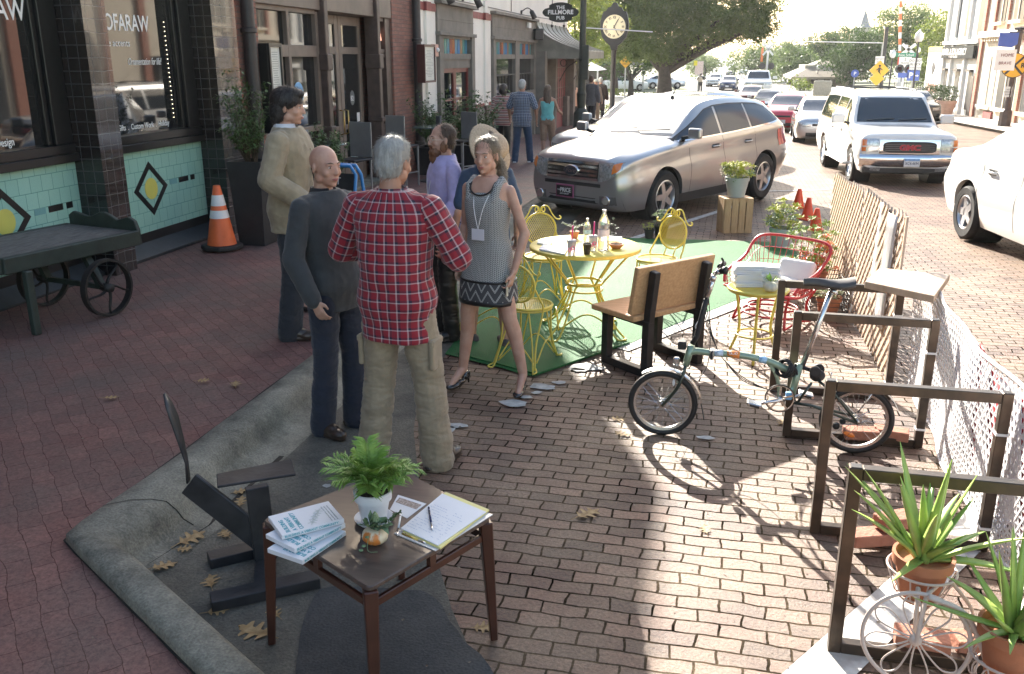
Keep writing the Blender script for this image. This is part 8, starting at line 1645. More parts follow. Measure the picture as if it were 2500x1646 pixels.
o_ = -nb_*.09; v_ = (Vector((0, 0, 1))+nb_*.18).normalized(); q0 = A0-nb_*.20; R3 = Matrix((ad, v_.cross(ad)*-1, v_)).transposed(); bo = MB().box(q0+v_*.58, (.54, .012, .92), rot=R3).build('board', BLKPL, t); fw2 = ad.cross(v_)
CY = M('chalk_yellow', (.65, .65, .2), .8, var=0)
for s_, z, sz, m_ in (('PINT', .93, .10, WHITEP), ('OCT 21', .80, .09, CY), ('AIR @ 8', .67, .08, CREAM), ('Happy hour', .57, .065, CY), ('SUNDAY', .44, .09, CREAM), ('Fri - Sat', .30, .075, CREAM)): txt(s_, sz, m_, bo, q0+v_*z+fw2*.009, ad, v_, 'chalk_writing', .001, 'CENTER')
p = Vector((-5.35, 21.0, zg(21)+.14)); t = thing('street_bench', 'perforated grey metal street bench against the pub wall', 'bench', p); MT = M('pewter_metal', (.16, .18, .18), .35, .7, var=.2, sc=20)
rows = [[Vector((p.x+x, p.y+y, p.z+z)) for y in (-.9, -.45, 0, .45, .9)] for x, z in ((.45, .42), (.40, .46), (.0, .44), (-.12, .5), (-.22, .85), (-.27, .9), (-.32, .88))]; MB().grid(rows).build('seat', MT, t, 40, solid=.02)
for y in (-.9, 0, .9): MB().tube([p+Vector((.4, y, 0)), p+Vector((.42, y, .43)), p+Vector((.40, y, .66)), p+Vector((-.18, y, .68))], .025, 6).build('arm', MT, t, True); MB().tube([p+Vector((-.25, y, 0)), p+Vector((-.2, y, .7))], .025, 6).build('leg', MT, t, True)
# --- right side buildings,facades on X = 13.5
XR = 13.5; WHB = M('white_painted_wall', (.74, .73, .70), .8, var=.05, sc=2, bump=.2); CRB = M('cream_painted_wall', (.70, .62, .50), .8, var=.06, sc=2); DKG = M('dark_window', (.04, .045, .05), .4, var=.2, spec=.3); RBR = bricks('right_brick', (.36, .13, .09), (.45, .19, .13), (.4, .3, .25), .21, .075, .008, 'YZ', 0, dirt=(.4, .2, .15), dirt_amt=.4)
def rb(par,nm,mt,y0,y1,z0,z1,x0=XR-.06,x1=XR+.1, **k): return MB().bb((x0,y0,z0),(x1,y1,z1)).build(nm,mt,par, **k)
b1 = thing('agency_building', 'white painted brick building with black agency sign beyond the potted topiary', 'building', (XR, 55, -.9)); MB().bb((XR, 53.7, -1.2), (XR+14, 61.6, 9)).build('wall', WHB, b1)
for y0, y1 in ((59., 60.1), (56.7, 57.6), (53.95, 54.95)): w_ = rb(b1, 'window', DKG, y0, y1, 3.33, 6.2, XR-.02); rb(w_, 'sill', WHB, y0-.1, y1+.1, 3.2, 3.33, XR-.14)
for y0, y1 in ((60.2, 60.9), (57.3, 58.2), (54.6, 55.4)): w_ = rb(b1, 'window', DKG, y0, y1, -.5, 1.55, XR-.02); rb(w_, 'awning_stripe', PIPE, y0-.1, y1+.1, 1.5, 1.62, XR-.2)
for y in (61.3, 59.3, 56.3): rb(b1, 'pilaster', WHB, y-.15, y+.15, -1, 9, XR-.15)
rb(b1, 'cornice', WHB, 53.8, 61.6, 2.95, 3.15, XR-.2); rb(b1, 'dark_pier', PIPE, 53.75, 54.4, -1.2, 1.3, XR-.12)
sg = rb(b1, 'sign_board', SB, 54.1, 61.3, 2.18, 2.85, XR-.25, XR-.1); txt('SCHELL & SON AGENCY', .5, WHITEP, sg, (XR-.26, 61.1, 2.38), (0, -1, 0), (0, 0, 1), bold=.02, sx=1.02); txt('INSURANCE   REAL ESTATE', .17, WHITEP, sg, (XR-.26, 59.4, 2.22), (0, -1, 0), (0, 0, 1), bold=.01)
b2 = thing('brick_cream_building', 'cream building with red brick piers and tall shop window at the right edge', 'building', (XR, 50, -.8)); MB().bb((XR, 36, -1.2), (XR+14, 53.65, 9)).build('wall', CRB, b2)
for y, w in ((53.4, .5), (51.6, .35), (49.4, .3), (46.2, .5), (42.5, .5), (39, .5)): rb(b2, 'brick_pier', RBR, y-w/2, y+w/2, 3.4 if y in (51.6, 49.4) else -1, 9, XR-.12)
rb(b2, 'cornice', CRB, 46.5, 53.2, 3.2, 3.5, XR-.35)
for k in range(14): rb(b2, 'dentil', CRB, 46.8+k*.45, 46.97+k*.45, 3.02, 3.2, XR-.25)
for y0, y1, z0, z1 in ((50.2, 52.4, -.1, 2.3), (47, 49.6, -.1, 2.3), (43, 45.7, -.1, 2.3), (39.5, 42, -.1, 2.3), (50.1, 51.2, 3.9, 6.5), (47.2, 48.8, 3.9, 6.5), (43.2, 45.4, 3.9, 6.5)): w_ = rb(b2, 'window', M('pale_shop_window', (.5, .48, .42), .1, var=.15, spec=.8) if y0 > 50 and z0 < 0 else DKG, y0, y1, z0, z1, XR-.03); rb(w_, 'glazing_bar', CRB, (y0+y1)/2-.05, (y0+y1)/2+.05, z0, z1, XR-.07); rb(w_, 'sill', CRB, y0-.1, y1+.1, z0-.15, z0, XR-.2)
rb(b2, 'stall_riser', REDT, 49.8, 51.2, -.75, -.35, XR-.1)
b3 = thing('arched_building', 'cream arcade building of the street reflected in the shop windows', 'building', (XR, 25, 0)); MB().bb((XR, 2, -1), (XR+12, 35.8, 8.5)).build('wall', CRB, b3)
for k in range(7): y = 4+k*4.6; w_ = MB(); w_.prism([(y, -.2), (y+3, -.2), (y+3, 2.4), (y+2.6, 3.2), (y+1.5, 3.6), (y+.4, 3.2), (y, 2.4)], .06, (XR+.02, 0, 0), (0, 1, 0), (0, 0, 1)); w_.v = [(v[0]-.08, v[1], v[2]) for v in w_.v]; w_.build('window', DKG, b3); rb(b3, 'brick_pier', RBR, y+3.4, y+4.2, -1, 8.5, XR-.12); rb(b3, 'awning', M('ochre_canvas', (.6, .42, .15), .8), y-.2, y+3.2, 3.7, 4.1, XR-1.0) if k % 3 == 1 else None
lw = thing('low_white_building', 'low white wall building with yellow top behind the agency building', 'building', (20, 95, -1)); MB().bb((20, 91.5, -1.2), (32, 98, 2.7)).build('wall', WHB, lw); MB().bb((19.95, 91.5, 2.7), (32, 98, 3.2)).build('fascia', M('yellow_fascia', (.7, .6, .1), .6), lw); MB().bb((19.9, 92.2, -1.1), (20, 96.6, -.15)).build('red_panel', RBR, lw); MB().prism([(95, 1.9), (94.3, 1.3), (95, .7), (95.7, 1.3)], .05, (19.95, 0, 0), (0, 1, 0), (0, 0, 1)).build('diamond_sign', PIPE, lw)
# sign poles
SY = M('sign_yellow', (.78, .42, .03), .45, var=.03); SW = M('sign_white', (.74, .74, .72), .45, var=.02); SBL = M('sign_blue', (.06, .12, .45), .45, var=.03); SG = M('sign_green', (.02, .22, .12), .45, var=.03); GP = M('galvanised_pole', (.42, .43, .42), .5, .5, var=.1)
def pole(par, x, y, z1, r=.05, mt=GP, nm='pole', z0=None): MB().tube([(x, y, zg(y) if z0 is None else z0), (x, y, z1)], r, 8).build(nm, mt, par)
def plate(par, c, pts, mt, nm='plate', th=.02): return MB().prism(pts, th, c+Vector((0, th, 0)), (1, 0, 0), (0, 0, 1)).build(nm, mt, par)
def rect(w,h): return [(-w/2,-h/2),(w/2,-h/2),(w/2,h/2),(-w/2,h/2)]
def diam(r): return [(r,0),(0,r),(-r,0),(0,-r)]
def disc(r,n=28): return [(r*cos(2*pi*k/n),r*sin(2*pi*k/n)) for k in range(n)]
Y = 42.4; c = AY(*V5(2230, 570), Y-.15); B = G(*V5(2140, 1095), .14); t = thing('railroad_sign', 'round orange railroad crossing sign on a leaning dark iron post', 'sign', B); Y = B.y; c = AY(*V5(2230, 570), Y-.15); s_ = Y/2200/3.5615*1.0
topP = AY(*V5(2285, 262), Y); MB().lathe([(.26, 0), (.24, .6), (.15, .7), (.12, 1.1)], 8, B, topP-B).build('base', TRIM, t); MB().tube([B+(topP-B)*.2, topP], .11, 10).build('post', TRIM, t); MB().lathe([(.2, 0), (.26, .08), (.1, .14), (.001, .15)], 12, topP).build('cap', PIPE, t)
pl = plate(t, c, disc(.50), SY); plate(pl, c+Vector((0, -.012, 0)), disc(.50), PIPE, 'rim'); plate(pl, c+Vector((0, -.024, 0)), disc(.47), SY, 'face')
for a in (radians(47), radians(133)): MB().bar(c+Vector((-cos(a)*.46, -.035, -sin(a)*.46)), c+Vector((cos(a)*.46, -.035, sin(a)*.46)), .012, .085, Vector((-sin(a), 0, cos(a)))).build('cross', PIPE, pl)
for x in (-.32, .32): txt('R', .26, PIPE, pl, c+Vector((x, -.035, -.09)), (1, 0, 0), (0, 0, 1), align='CENTER', bold=.03)
c = AY(*V5(2175, 800), Y-.1); pl = plate(t, c, rect(.3, .42), SW, 'small_plate');
for i, s2 in enumerate(('NO', 'PARKING', 'ZONE')): txt(s2, .08, PIPE, pl, c+Vector((0, -.012, .07-.1*i)), (1, 0, 0), (0, 0, 1), align='CENTER')
c = AY(*V5(2180, 350), Y-2); t = thing('house_sign', 'small blue hanging sign with HOME BRAVE lettering on the cream building', 'sign', c); plate(t, c, [(-.35, .28), (.35, .28), (.35, -.15), (.15, -.28), (-.35, -.22)], SBL, 'panel'); plate(t, c+Vector((.0, .02, -.75)), rect(.75, .8), CREAM, 'lower_panel'); txt('HOME', .17, REDT, t, c+Vector((.05, -.01, -.62)), (1, 0, 0), (0, 0, 1), align='CENTER'); txt('BRAVE', .16, REDT, t, c+Vector((.0, -.01, -.92)), (1, 0, 0), (0, 0, 1), align='CENTER'); MB().tube([(c.x, c.y, c.z+.3), (XR, c.y, c.z+.3)], .02, 5).build('bracket', PIPE, t)
Y = 75.; c = AY(*V5(1057, 612), Y); k = Y/2200/3.5615; t = thing('pedestrian_sign', 'orange diamond pedestrian crossing sign with smaller yellow diamond below', 'sign', (c.x, Y, zg(Y))); pole(t, c.x+.05, Y+.1, c.z+1.9, .06); pl = plate(t, c, diam(75*k), SY);
m = MB(); q = lambda x, z: c+Vector((x*75*k, -.03, z*75*k)); [m.bar(q(*a), q(*b_), .01, w_*75*k, (q(*b_)-q(*a)).cross(Vector((0, 1, 0)))) for a, b_, w_ in (((0, .28), (-.02, -.1), .22), ((-.02, -.08), (.16, -.5), .12), ((-.02, -.08), (-.28, -.5), .12), ((.02, .25), (.3, .02), .09), ((-.02, .25), (-.3, .0), .09))]; m.sphere(q(0, .45), 9*k, 10, 6); m.build('walking_figure', PIPE, pl)
c2 = AY(*V5(1035, 685), Y-.05); plate(t, c2, diam(56*k), M('faded_yellow', (.7, .45, .04), .5, var=.05), 'lower_plate'); c2 = AY(*V5(1060, 525), Y+.02); pl = plate(t, c2, rect(65*k, 60*k), SW, 'upper_plate'); txt('DO NOT', 16*k, PIPE, pl, c2+Vector((0, -.012, 4*k)), (1, 0, 0), (0, 0, 1), align='CENTER'); txt('STOP', 16*k, PIPE, pl, c2+Vector((0, -.012, -18*k)), (1, 0, 0), (0, 0, 1), align='CENTER')
Y = 80.; k = Y/2200/3.5615; c = AY(*V5(1275, 600), Y); t = thing('crossing_signal', 'railroad crossing signal cluster with green street name and white crossbuck', 'signal', (c.x, Y, zg(Y))); pole(t, c.x, Y+.1, AY(*V5(1290, 390), Y).z, .09, SW)
def at5(x,y,dy=0): return AY(*V5(x,y),Y+dy)
c = at5(1310,430);
for a in (radians(38), radians(142)): MB().bar(c+Vector((-cos(a)*62*k, -.1, -sin(a)*62*k)), c+Vector((cos(a)*62*k, -.1, sin(a)*62*k)), .03, 22*k, Vector((-sin(a), 0, cos(a)))).build('crossbuck', SW, t)
c = at5(1290, 478, -.2); pl = plate(t, c, rect(150*k, 30*k), SG, 'street_name'); txt('Alex Schell', 26*k, WHITEP, pl, c+Vector((0, -.012, -9*k)), (1, 0, 0), (0, 0, 1), align='CENTER')
c = at5(1282, 530, -.2); pl = plate(t, c, rect(90*k, 62*k), SW, 'track_plate'); txt('2', 30*k, PIPE, pl, c+Vector((0, -.012, 2*k)), (1, 0, 0), (0, 0, 1), align='CENTER'); txt('TRACKS', 17*k, PIPE, pl, c+Vector((0, -.012, -22*k)), (1, 0, 0), (0, 0, 1), align='CENTER'); c = at5(1228, 530, -.1); plate(t, c, rect(18*k, 70*k), M('sign_red', (.6, .05, .03), .4), 'red_flag_plate')
for x in (1232, 1312): c = at5(x, 600, -.2); MB().lathe([(.001, .0), (34*k, 0), (34*k, .05), (.001, .05)], 18, c, (0, -1, 0)).build('flasher', PIPE, t); MB().lathe([(.001, .06), (17*k, .06)], 18, c, (0, -1, 0)).build('flasher_lens', REDL, t)
c = at5(1372, 560, -.3); pl = plate(t, c, rect(85*k, 92*k), SW, 'block_plate'); [txt(s2, 24*k, PIPE, pl, c+Vector((0, -.012, z*k)), (1, 0, 0), (0, 0, 1), align='CENTER') for s2, z in (('DO NOT', 20), ('BLOCK', -8))]; txt('INTERSECTION', 12*k, PIPE, pl, c+Vector((0, -.012, -30*k)), (1, 0, 0), (0, 0, 1), align='CENTER')
c = at5(1352, 655, -.3); pl = plate(t, c, rect(90*k, 82*k), SBL, 'parking_plate'); txt('P', 58*k, WHITEP, pl, c+Vector((-18*k, -.012, -20*k)), (1, 0, 0), (0, 0, 1), align='CENTER', bold=.03); MB().bar(c+Vector((4*k, -.02, -4*k)), c+Vector((30*k, -.02, -4*k)), .01, 6*k).build('arrow', WHITEP, pl); MB().prism([(0, 10*k), (14*k, 0), (0, -10*k)], .01, c+Vector((26*k, -.01, -4*k)), (1, 0, 0), (0, 0, 1)).build('arrow_head', WHITEP, pl)
c = at5(1262, 655, -.3); plate(t, c, rect(78*k, 36*k), SBL, 'blue_plate'); MB().tube([(at5(1345, 600).x, Y-.2, zg(Y)), at5(1352, 640, -.2)], .05, 6).build('pole', GP, t)
Y = 86.; k = Y/2200/3.5615; t = thing('crossing_gate', 'raised red and white striped crossing gate arm against the trees', 'barrier', (at5(1230, 780).x, Y, zg(Y))); a, b_ = at5(1228, 760), at5(1243, 10); N = 14
for i in range(N): MB().bar(a.lerp(b_, i/N), a.lerp(b_, (i+1)/N), .12, .22).build('arm_segment', M('barrier_orange', (.75, .2, .06), .5) if i % 2 and i > 4 else SW, t)
MB().box((a.x, Y, zg(Y)+.6), (.6, .6, 1.2)).build('motor_box', GP, t)
def globe_lamp(x,y,tip,Y,lab):
 c = AY(*V5(x, y), Y); k = Y/2200/3.5615; t = thing('globe_lamp', lab, 'street lamp', (c.x, Y, zg(Y)), group='white acorn globe street lamps'); MB().lathe([(.001, -42*k), (22*k, -40*k), (34*k, -10*k), (26*k, 22*k), (10*k, 36*k), (3*k, tip*k)], 18, c).build('globe', M('opal_globe', (.78, .78, .76), .3, var=0), t, True); MB().lathe([(18*k, 0), (12*k, (c.z-42*k-zg(Y))*.2), (6*k, (c.z-42*k-zg(Y))*.3), (6*k, c.z-zg(Y)-42*k), ], 10, (c.x, Y, zg(Y))).build('post', PIPE, t)
globe_lamp(1405, 315, 52, 62., 'largest white globe lamp against the trees by the green street name sign');
def globe2(x,y,Y,s_,lab):
 c = AY(*V5(x, y), Y); t = thing('globe_lamp', lab, 'street lamp', (c.x, Y, zg(Y)), group='white acorn globe street lamps'); MB().sphere(c, (s_, s_, s_*1.3), 12, 8).build('globe', MATS['opal_globe'], t, True); MB().tube([(c.x, Y, zg(Y)), (c.x, Y, c.z-s_)], s_*.25, 6).build('post', PIPE, t)
globe2(1175, 470, 90., .28, 'middle white globe lamp left of the crossing signal'); globe2(527, 588, 110, .18, 'small white globe lamp beside the station roof'); globe2(212, 622, 130, .2, 'small white globe lamp behind the white pickup'); globe2(1400, 435, 100, .2, 'small white globe lamp beneath the largest globe lamp')
Y = 105.; c = AY(*V5(845, 640), Y); k = Y/2200/3.5615; t = thing('parking_sign', 'round blue parking sign on a thin post before the dark trees', 'sign', (c.x, Y, zg(Y))); pole(t, c.x, Y+.1, c.z, .06); pl = plate(t, c, disc(30*k), SBL); txt('P', 36*k, WHITEP, pl, c+Vector((0, -.012, -12*k)), (1, 0, 0), (0, 0, 1), align='CENTER', bold=.03)
Y = 90.
for (x, y, lab) in ((92, 430, 'white railroad crossbuck with twin flashers right of the far queue'),):
 Y = 100.; k = Y/2200/3.5615; c = AY(*V5(x, y), Y); t = thing('crossbuck_signal', lab, 'signal', (c.x, Y, zg(Y))); pole(t, c.x, Y+.1, c.z+.6, .1, SW)
 for a in (radians(48), radians(132)): MB().bar(c+Vector((-cos(a)*60*k, -.1, -sin(a)*60*k)), c+Vector((cos(a)*60*k, -.1, sin(a)*60*k)), .03, 14*k, Vector((-sin(a), 0, cos(a)))).build('crossbuck', SW, t)
 for dx in (-38, 32): MB().lathe([(.001, 0), (26*k, 0), (26*k, .06), (.001, .06)], 16, c+Vector((dx*k, -.2, -128*k)), (0, -1, 0)).build('flasher', PIPE, t)
 MB().box(c+Vector((-45*k, 0, -40*k)), (18*k, .1, 110*k)).build('folded_flag', M('barrier_orange', (.75, .2, .06), .5), t)
Y = 95.; c = AY(*V4(645, 470), Y); k = Y/2200/3.73; t = thing('crossing_signal', 'grey twin flasher crossing signal seen left of the big oak trunk', 'signal', (c.x, Y, zg(Y))); pole(t, c.x, Y+.1, c.z+.5, .1, GP)
for dx in (-36, 36): MB().lathe([(.001, 0), (27*k, 0), (27*k, .06), (.001, .06)], 16, c+Vector((dx*k, -.2, -60*k)), (0, -1, 0)).build('flasher', PIPE, t)
Y = 70.; c = AY(*V4(475, 565), Y); k = Y/2200/3.73; t = thing('warning_sign', 'yellow diamond warning sign with small print left of the oak', 'sign', (c.x, Y, zg(Y))); pole(t, c.x, Y+.1, c.z, .05); pl = plate(t, c, diam(52*k), SY)
for i, s2 in enumerate(('TRACKS', 'OUT OF', 'SERVICE')): txt(s2, 15*k, PIPE, pl, c+Vector((0, -.012, (12-17*i)*k)), (1, 0, 0), (0, 0, 1), align='CENTER')
Y = 92.; c = AY(*V4(1145, 620), Y); k = Y/2200/3.73; t = thing('notice_sign', 'white notice board with red print and yellow tab by the far road', 'sign', (c.x, Y, zg(Y))); pole(t, c.x, Y+.1, c.z, .08); plate(t, c, rect(70*k, 110*k), M('pinkish_notice', (.7, .55, .5), .5, var=.15, sc=9), 'plate'); plate(t, c+Vector((-32*k, -.03, 40*k)), rect(30*k, 40*k), M('tab_yellow', (.75, .65, .05), .5), 'tab')
# span wire with its pole
Y = 88.; a = AY(*V5(80, 355), Y); b_ = AY(*V5(1125, 375), Y); t = thing('signal_mast', 'black mast with long thin span wire over the far crossing', 'mast', (b_.x, Y, zg(Y))); MB().tube([a, b_], .04, 5).build('span_wire', SW, t); tp_ = AY(*V5(1122, 235), Y); MB().bar((AY(*V5(1090, 600), Y).x, Y, zg(Y)), tp_, .3, .3).build('mast', CB, t)
# station,wall,distant block,spire
st_ = thing('station_shelter', 'small tan station building with overhanging hipped roof under the trees', 'building', (9.5, 112, -1)); SX0, SX1 = AY(*V5(400, 700), 112).x, AY(*V5(600, 700), 112).x; TANW = M('tan_wall', (.42, .38, .3), .8)
MB().bb((SX0, 112, -1.1), (SX1+3, 120, 1.4)).build('wall', TANW, st_); zr = AY(*V5(290, 668), 110).z; m = MB(); rx0, rx1 = AY(*V5(285, 668), 110).x, SX1+4; m.add([(rx0, 109, zr), (rx1, 109, zr), (rx1, 123, zr), (rx0, 123, zr), (rx0+3.5, 114, zr+1.7), (rx1-3.5, 114, zr+1.7), (rx1-3.5, 118, zr+1.7), (rx0+3.5, 118, zr+1.7), (rx0, 109, zr-.25), (rx1, 109, zr-.25), (rx1, 123, zr-.25), (rx0, 123, zr-.25)], [(0, 1, 5, 4), (1, 2, 6, 5), (2, 3, 7, 6), (3, 0, 4, 7), (4, 5, 6, 7), (8, 9, 1, 0), (9, 10, 2, 1), (10, 11, 3, 2), (11, 8, 0, 3), (11, 10, 9, 8)]); m.build('roof', M('tan_roof', (.28, .23, .17), .7), st_)
for x in (SX0+.8, SX0+2.2): MB().bb((x, 111.95, -.9), (x+.7, 112, .8)).build('door', TRIM, st_)
c = AY(*V5(560, 790), 85); tag(MB().box((c.x, 85, c.z+.2), (1.5, .3, 1.3)).build('monument_wall', TANW, None, bevel=.1, bseg=2), 'tan stone monument wall behind the red coupe', 'wall')
c = AY(*V5(350, 400), 380); tag(MB().box((c.x, 380, c.z-3), (13, 12, 6.5)).build('brick_block', M('dull_brick', (.25, .2, .19), .8), None), 'long dull brown building on the horizon behind the trees', 'building')
c = AY(*V5(925, 85), 300); c2 = AY(*V5(905, 240), 300); t = thing('church_spire', 'slender grey church spire rising above the tree tops', 'spire', (c2.x, 300, c2.z)); MB().lathe([(.05, c.z-c2.z), (1.6, .6), (2.4, 0)][::-1], 8, (c2.x+.6, 300, c2.z)).build('spire', M('slate', (.25, .26, .28), .6), t); MB().bb((c2.x-2.4, 298, -1.5), (c2.x+3.6, 304, c2.z)).build('tower', TANW, t)
c = AY(*V4(280, 590), 100); t = thing('dark_pavilion', 'low dark roofed pavilion half hidden by trees beyond the clock', 'building', (c.x, 100, -1)); MB().bb((c.x-6, 100, -1), (c.x+2, 108, c.z)).build('wall', TRIM, t); MB().bb((c.x-8, 98, c.z), (c.x+4, 110, c.z+.5)).build('roof', M('grey_roof', (.25, .25, .28), .6), t)
c = AY(*c_[:2], 44) if False else AY(1398, 155, 44); t = thing('canopy_tent', 'white peaked canopy tent beyond the pub awning', 'tent', (-8, 60, -1)); tc2 = AY(1395, 155, 58); MB().add([(tc2.x-2.4, 56, tc2.z-.2), (tc2.x+.2, 56, tc2.z-.2), (tc2.x+.2, 60, tc2.z-.2), (tc2.x-2.4, 60, tc2.z-.2), (tc2.x-1.1, 58, tc2.z+.5)], [(0, 1, 4), (1, 2, 4), (2, 3, 4), (3, 0, 4)]).build('canopy', WHITEP, t); [MB().tube([(tc2.x+dx, 56, zg(56)), (tc2.x+dx, 56, tc2.z-.2)], .05, 5).build('pole', SW, t) for dx in (-2.3, .1)]
# topiary pots
def topiary(x,Y,k,lab):
 p = Vector((x, Y, zg(Y)+.13)); t = thing('topiary_pot', lab, 'plant', p, group='clipped ball shrubs in terracotta pots'); MB().lathe([(.001, 0), (.34, 0), (.46, .62), (.52, .63), (.52, .78), (.001, .74)], 22, p).build('pot', M('pink_terracotta', (.55, .36, .28), .8, var=.1), t, 50); m = MB(); c = p+Vector((0, 0, 1.12))
 for i in range(900): d = Vector((random.gauss(0,1),random.gauss(0,1),random.gauss(0,1))).normalized(); m2 = c+Vector((d.x*.56,d.y*.56,d.z*.44))*rnd(.85,1.03); leaves(m,m2,1,.01,.11,.035,-1,0)
 m.build('foliage', LEAF2, t)
for x, y, l in ((12.3, 54.2, 'clipped ball shrub in pot nearest the dark pier'), (12.4, 56.6, 'middle clipped ball shrub in pot along the white building'), (12.5, 59., 'farthest clipped ball shrub in pot along the white building')): topiary(x, y, 1, l)
m = MB(); fx0,fx1 = 14.2,20
t = thing('iron_railing', 'low iron railing in front of the low white building', 'railing', (17, 90, -1))
for i in range(30): m.tube([(15.5+i*.2,88,-1),(15.5+i*.2,88,.15)],.02,4)
m.build('pickets', PIPE, t); MB().tube([(15.5, 88, .1), (21.4, 88, .1)], .03, 5).build('rail', PIPE, t)
# ================= trees =================
BARK = M('oak_bark', (.05, .04, .032), .9, var=.3, sc=6, bump=1., bsc=20)
def fol(name,c1,c2):
 mt = M(name, c1, .55, var=0, col2=c2, sc=.9, detail=6, spec=.3); b = mt.node_tree.nodes['Principled BSDF']; b.inputs['Transmission Weight'].default_value = 0
 n = mt.node_tree; tr = n.nodes.new('ShaderNodeBsdfTranslucent'); mx = n.nodes.new('ShaderNodeMixShader'); mx.inputs[0].default_value = .35; out = n.nodes['Material Output']; col = b.inputs['Base Color'].links[0].from_socket
 n.links.new(col, tr.inputs[0]); n.links.new(b.outputs[0], mx.inputs[1]); n.links.new(tr.outputs[0], mx.inputs[2]); n.links.new(mx.outputs[0], out.inputs['Surface']); return mt
F_OAK = fol('oak_foliage', (.065, .105, .026), (.16, .205, .055)); F_DEEP = fol('deep_foliage', (.03, .065, .02), (.09, .14, .04)); F_LIME = fol('lime_foliage', (.10, .16, .03), (.28, .32, .07)); F_PALE = fol('pale_foliage', (.09, .14, .05), (.20, .26, .10))
def tree(lab, base, H, blobs, mat, leaf=.25, dens=1., trunk=.3, name='tree', group=None, clump=True):
 t = thing(name, lab, 'tree', base, group=group); m = MB(); top_ = base+Vector((0, 0, H));
 m.tube(smoothpts([base+Vector((0,0,-.2)),base+Vector((trunk*.2,0,H*.4)),top_],5),[trunk*(1.35-.07*i) for i in range(11)],12)
 for (c,r) in blobs[:9]: m.tube(smoothpts([base+Vector((0,0,H*.75)),(top_+c)/2+Vector((0,0,-.2)),c],4),[trunk*(.5-.045*i) for i in range(9)],7)
 m.build('trunk', BARK, t, True); V_, F_ = [], []; rng = np.random.default_rng(int(abs(base.x*13+base.y*7))+5)
 for c,r in blobs:
  r = Vector(r) if hasattr(r, '__len__') else Vector((r, r, r*.75)); nc = max(6, int(dens*11*(r.x*r.y*r.z)**(.5)/leaf**.8*.6))
  cl = rng.normal(size=(nc,3)); cl /= np.linalg.norm(cl,axis=1)[:,None]; cl *= (rng.random(nc)**.33)[:,None]; cen = cl*np.array(r)+np.array(c)
  for q in cen:
   k = rng.integers(26,46); pts = q+rng.normal(size=(k,3))*leaf*np.array([1.25,1.25,.85])*1.15; d1 = rng.normal(size=(k,3)); d1 /= np.linalg.norm(d1,axis=1)[:,None]; d2 = np.cross(d1,rng.normal(size=(k,3))); d2 /= np.linalg.norm(d2,axis=1)[:,None]; s_ = leaf*(.35+.35*rng.random(k))[:,None]
   a,b_,c3,d = pts-d1*s_,pts+d2*s_*.5,pts+d1*s_,pts-d2*s_*.5; V_.append(np.stack([a,b_,c3,d],1).reshape(-1,3))
 V_ = np.concatenate(V_); n = len(V_)//4; me = bpy.data.meshes.new('crown'); me.vertices.add(len(V_)); me.vertices.foreach_set('co', V_.ravel()); me.loops.add(len(V_)); me.loops.foreach_set('vertex_index', np.arange(len(V_), dtype=np.int32)); me.polygons.add(n); me.polygons.foreach_set('loop_start', np.arange(0, len(V_), 4, dtype=np.int32)); me.polygons.foreach_set('loop_total', np.full(n, 4, dtype=np.int32)); me.update(calc_edges=True); me.materials.append(mat)
 o = bpy.data.objects.new('crown', me); COL.objects.link(o); adopt(o, t); return t
def bl(Y, *cs): return [(AY(x/1.0504,y/1.0504,Y+dy),(r,r*1.0,r*.72)) for x,y,dy,r in cs]
# big oak (pixel columns in photograph pixels,then real distance)
b0 = AY(*V4(815,800),62); b0.z = zg(62)
tree('great spreading oak with thick dark trunk in the plaza beyond the clock', b0, 3.0, bl(62, (1480, 20, 1, 1.7), (1540, 60, 0, 1.7), (1600, 90, -1, 1.5), (1640, 50, 1, 1.9), (1700, 85, 0, 1.3), (1700, 30, 2, 1.9), (1760, 45, 0, 1.7), (1820, 50, 1, 1.5), (1860, 60, 0, 1.05), (1560, -20, 2, 2.2), (1660, -30, 3, 2.4), (1780, -30, 2, 2.3), (1850, 5, 1, 1.5), (1590, 115, -2, .9), (1540, 105, 0, .8), (1470, -40, 2, 2), (1660, 110, 0, .8), (1560, -90, 2, 2.2), (1700, -100, 2, 2.4), (1820, -70, 2, 2), (1740, 75, 1, 1.4), (1800, 70, 1, 1.3), (1845, 75, 0, .9), (1620, 20, 0, 2), (1570, 30, 1, 1.7), (1560, 130, 0, .8), (1610, 140, -1, .7), (1515, 120, 1, .9), (1475, 125, 1, .8), (1650, 130, 0, .8)), F_OAK, .17, 1.9, .5, 'oak_tree')
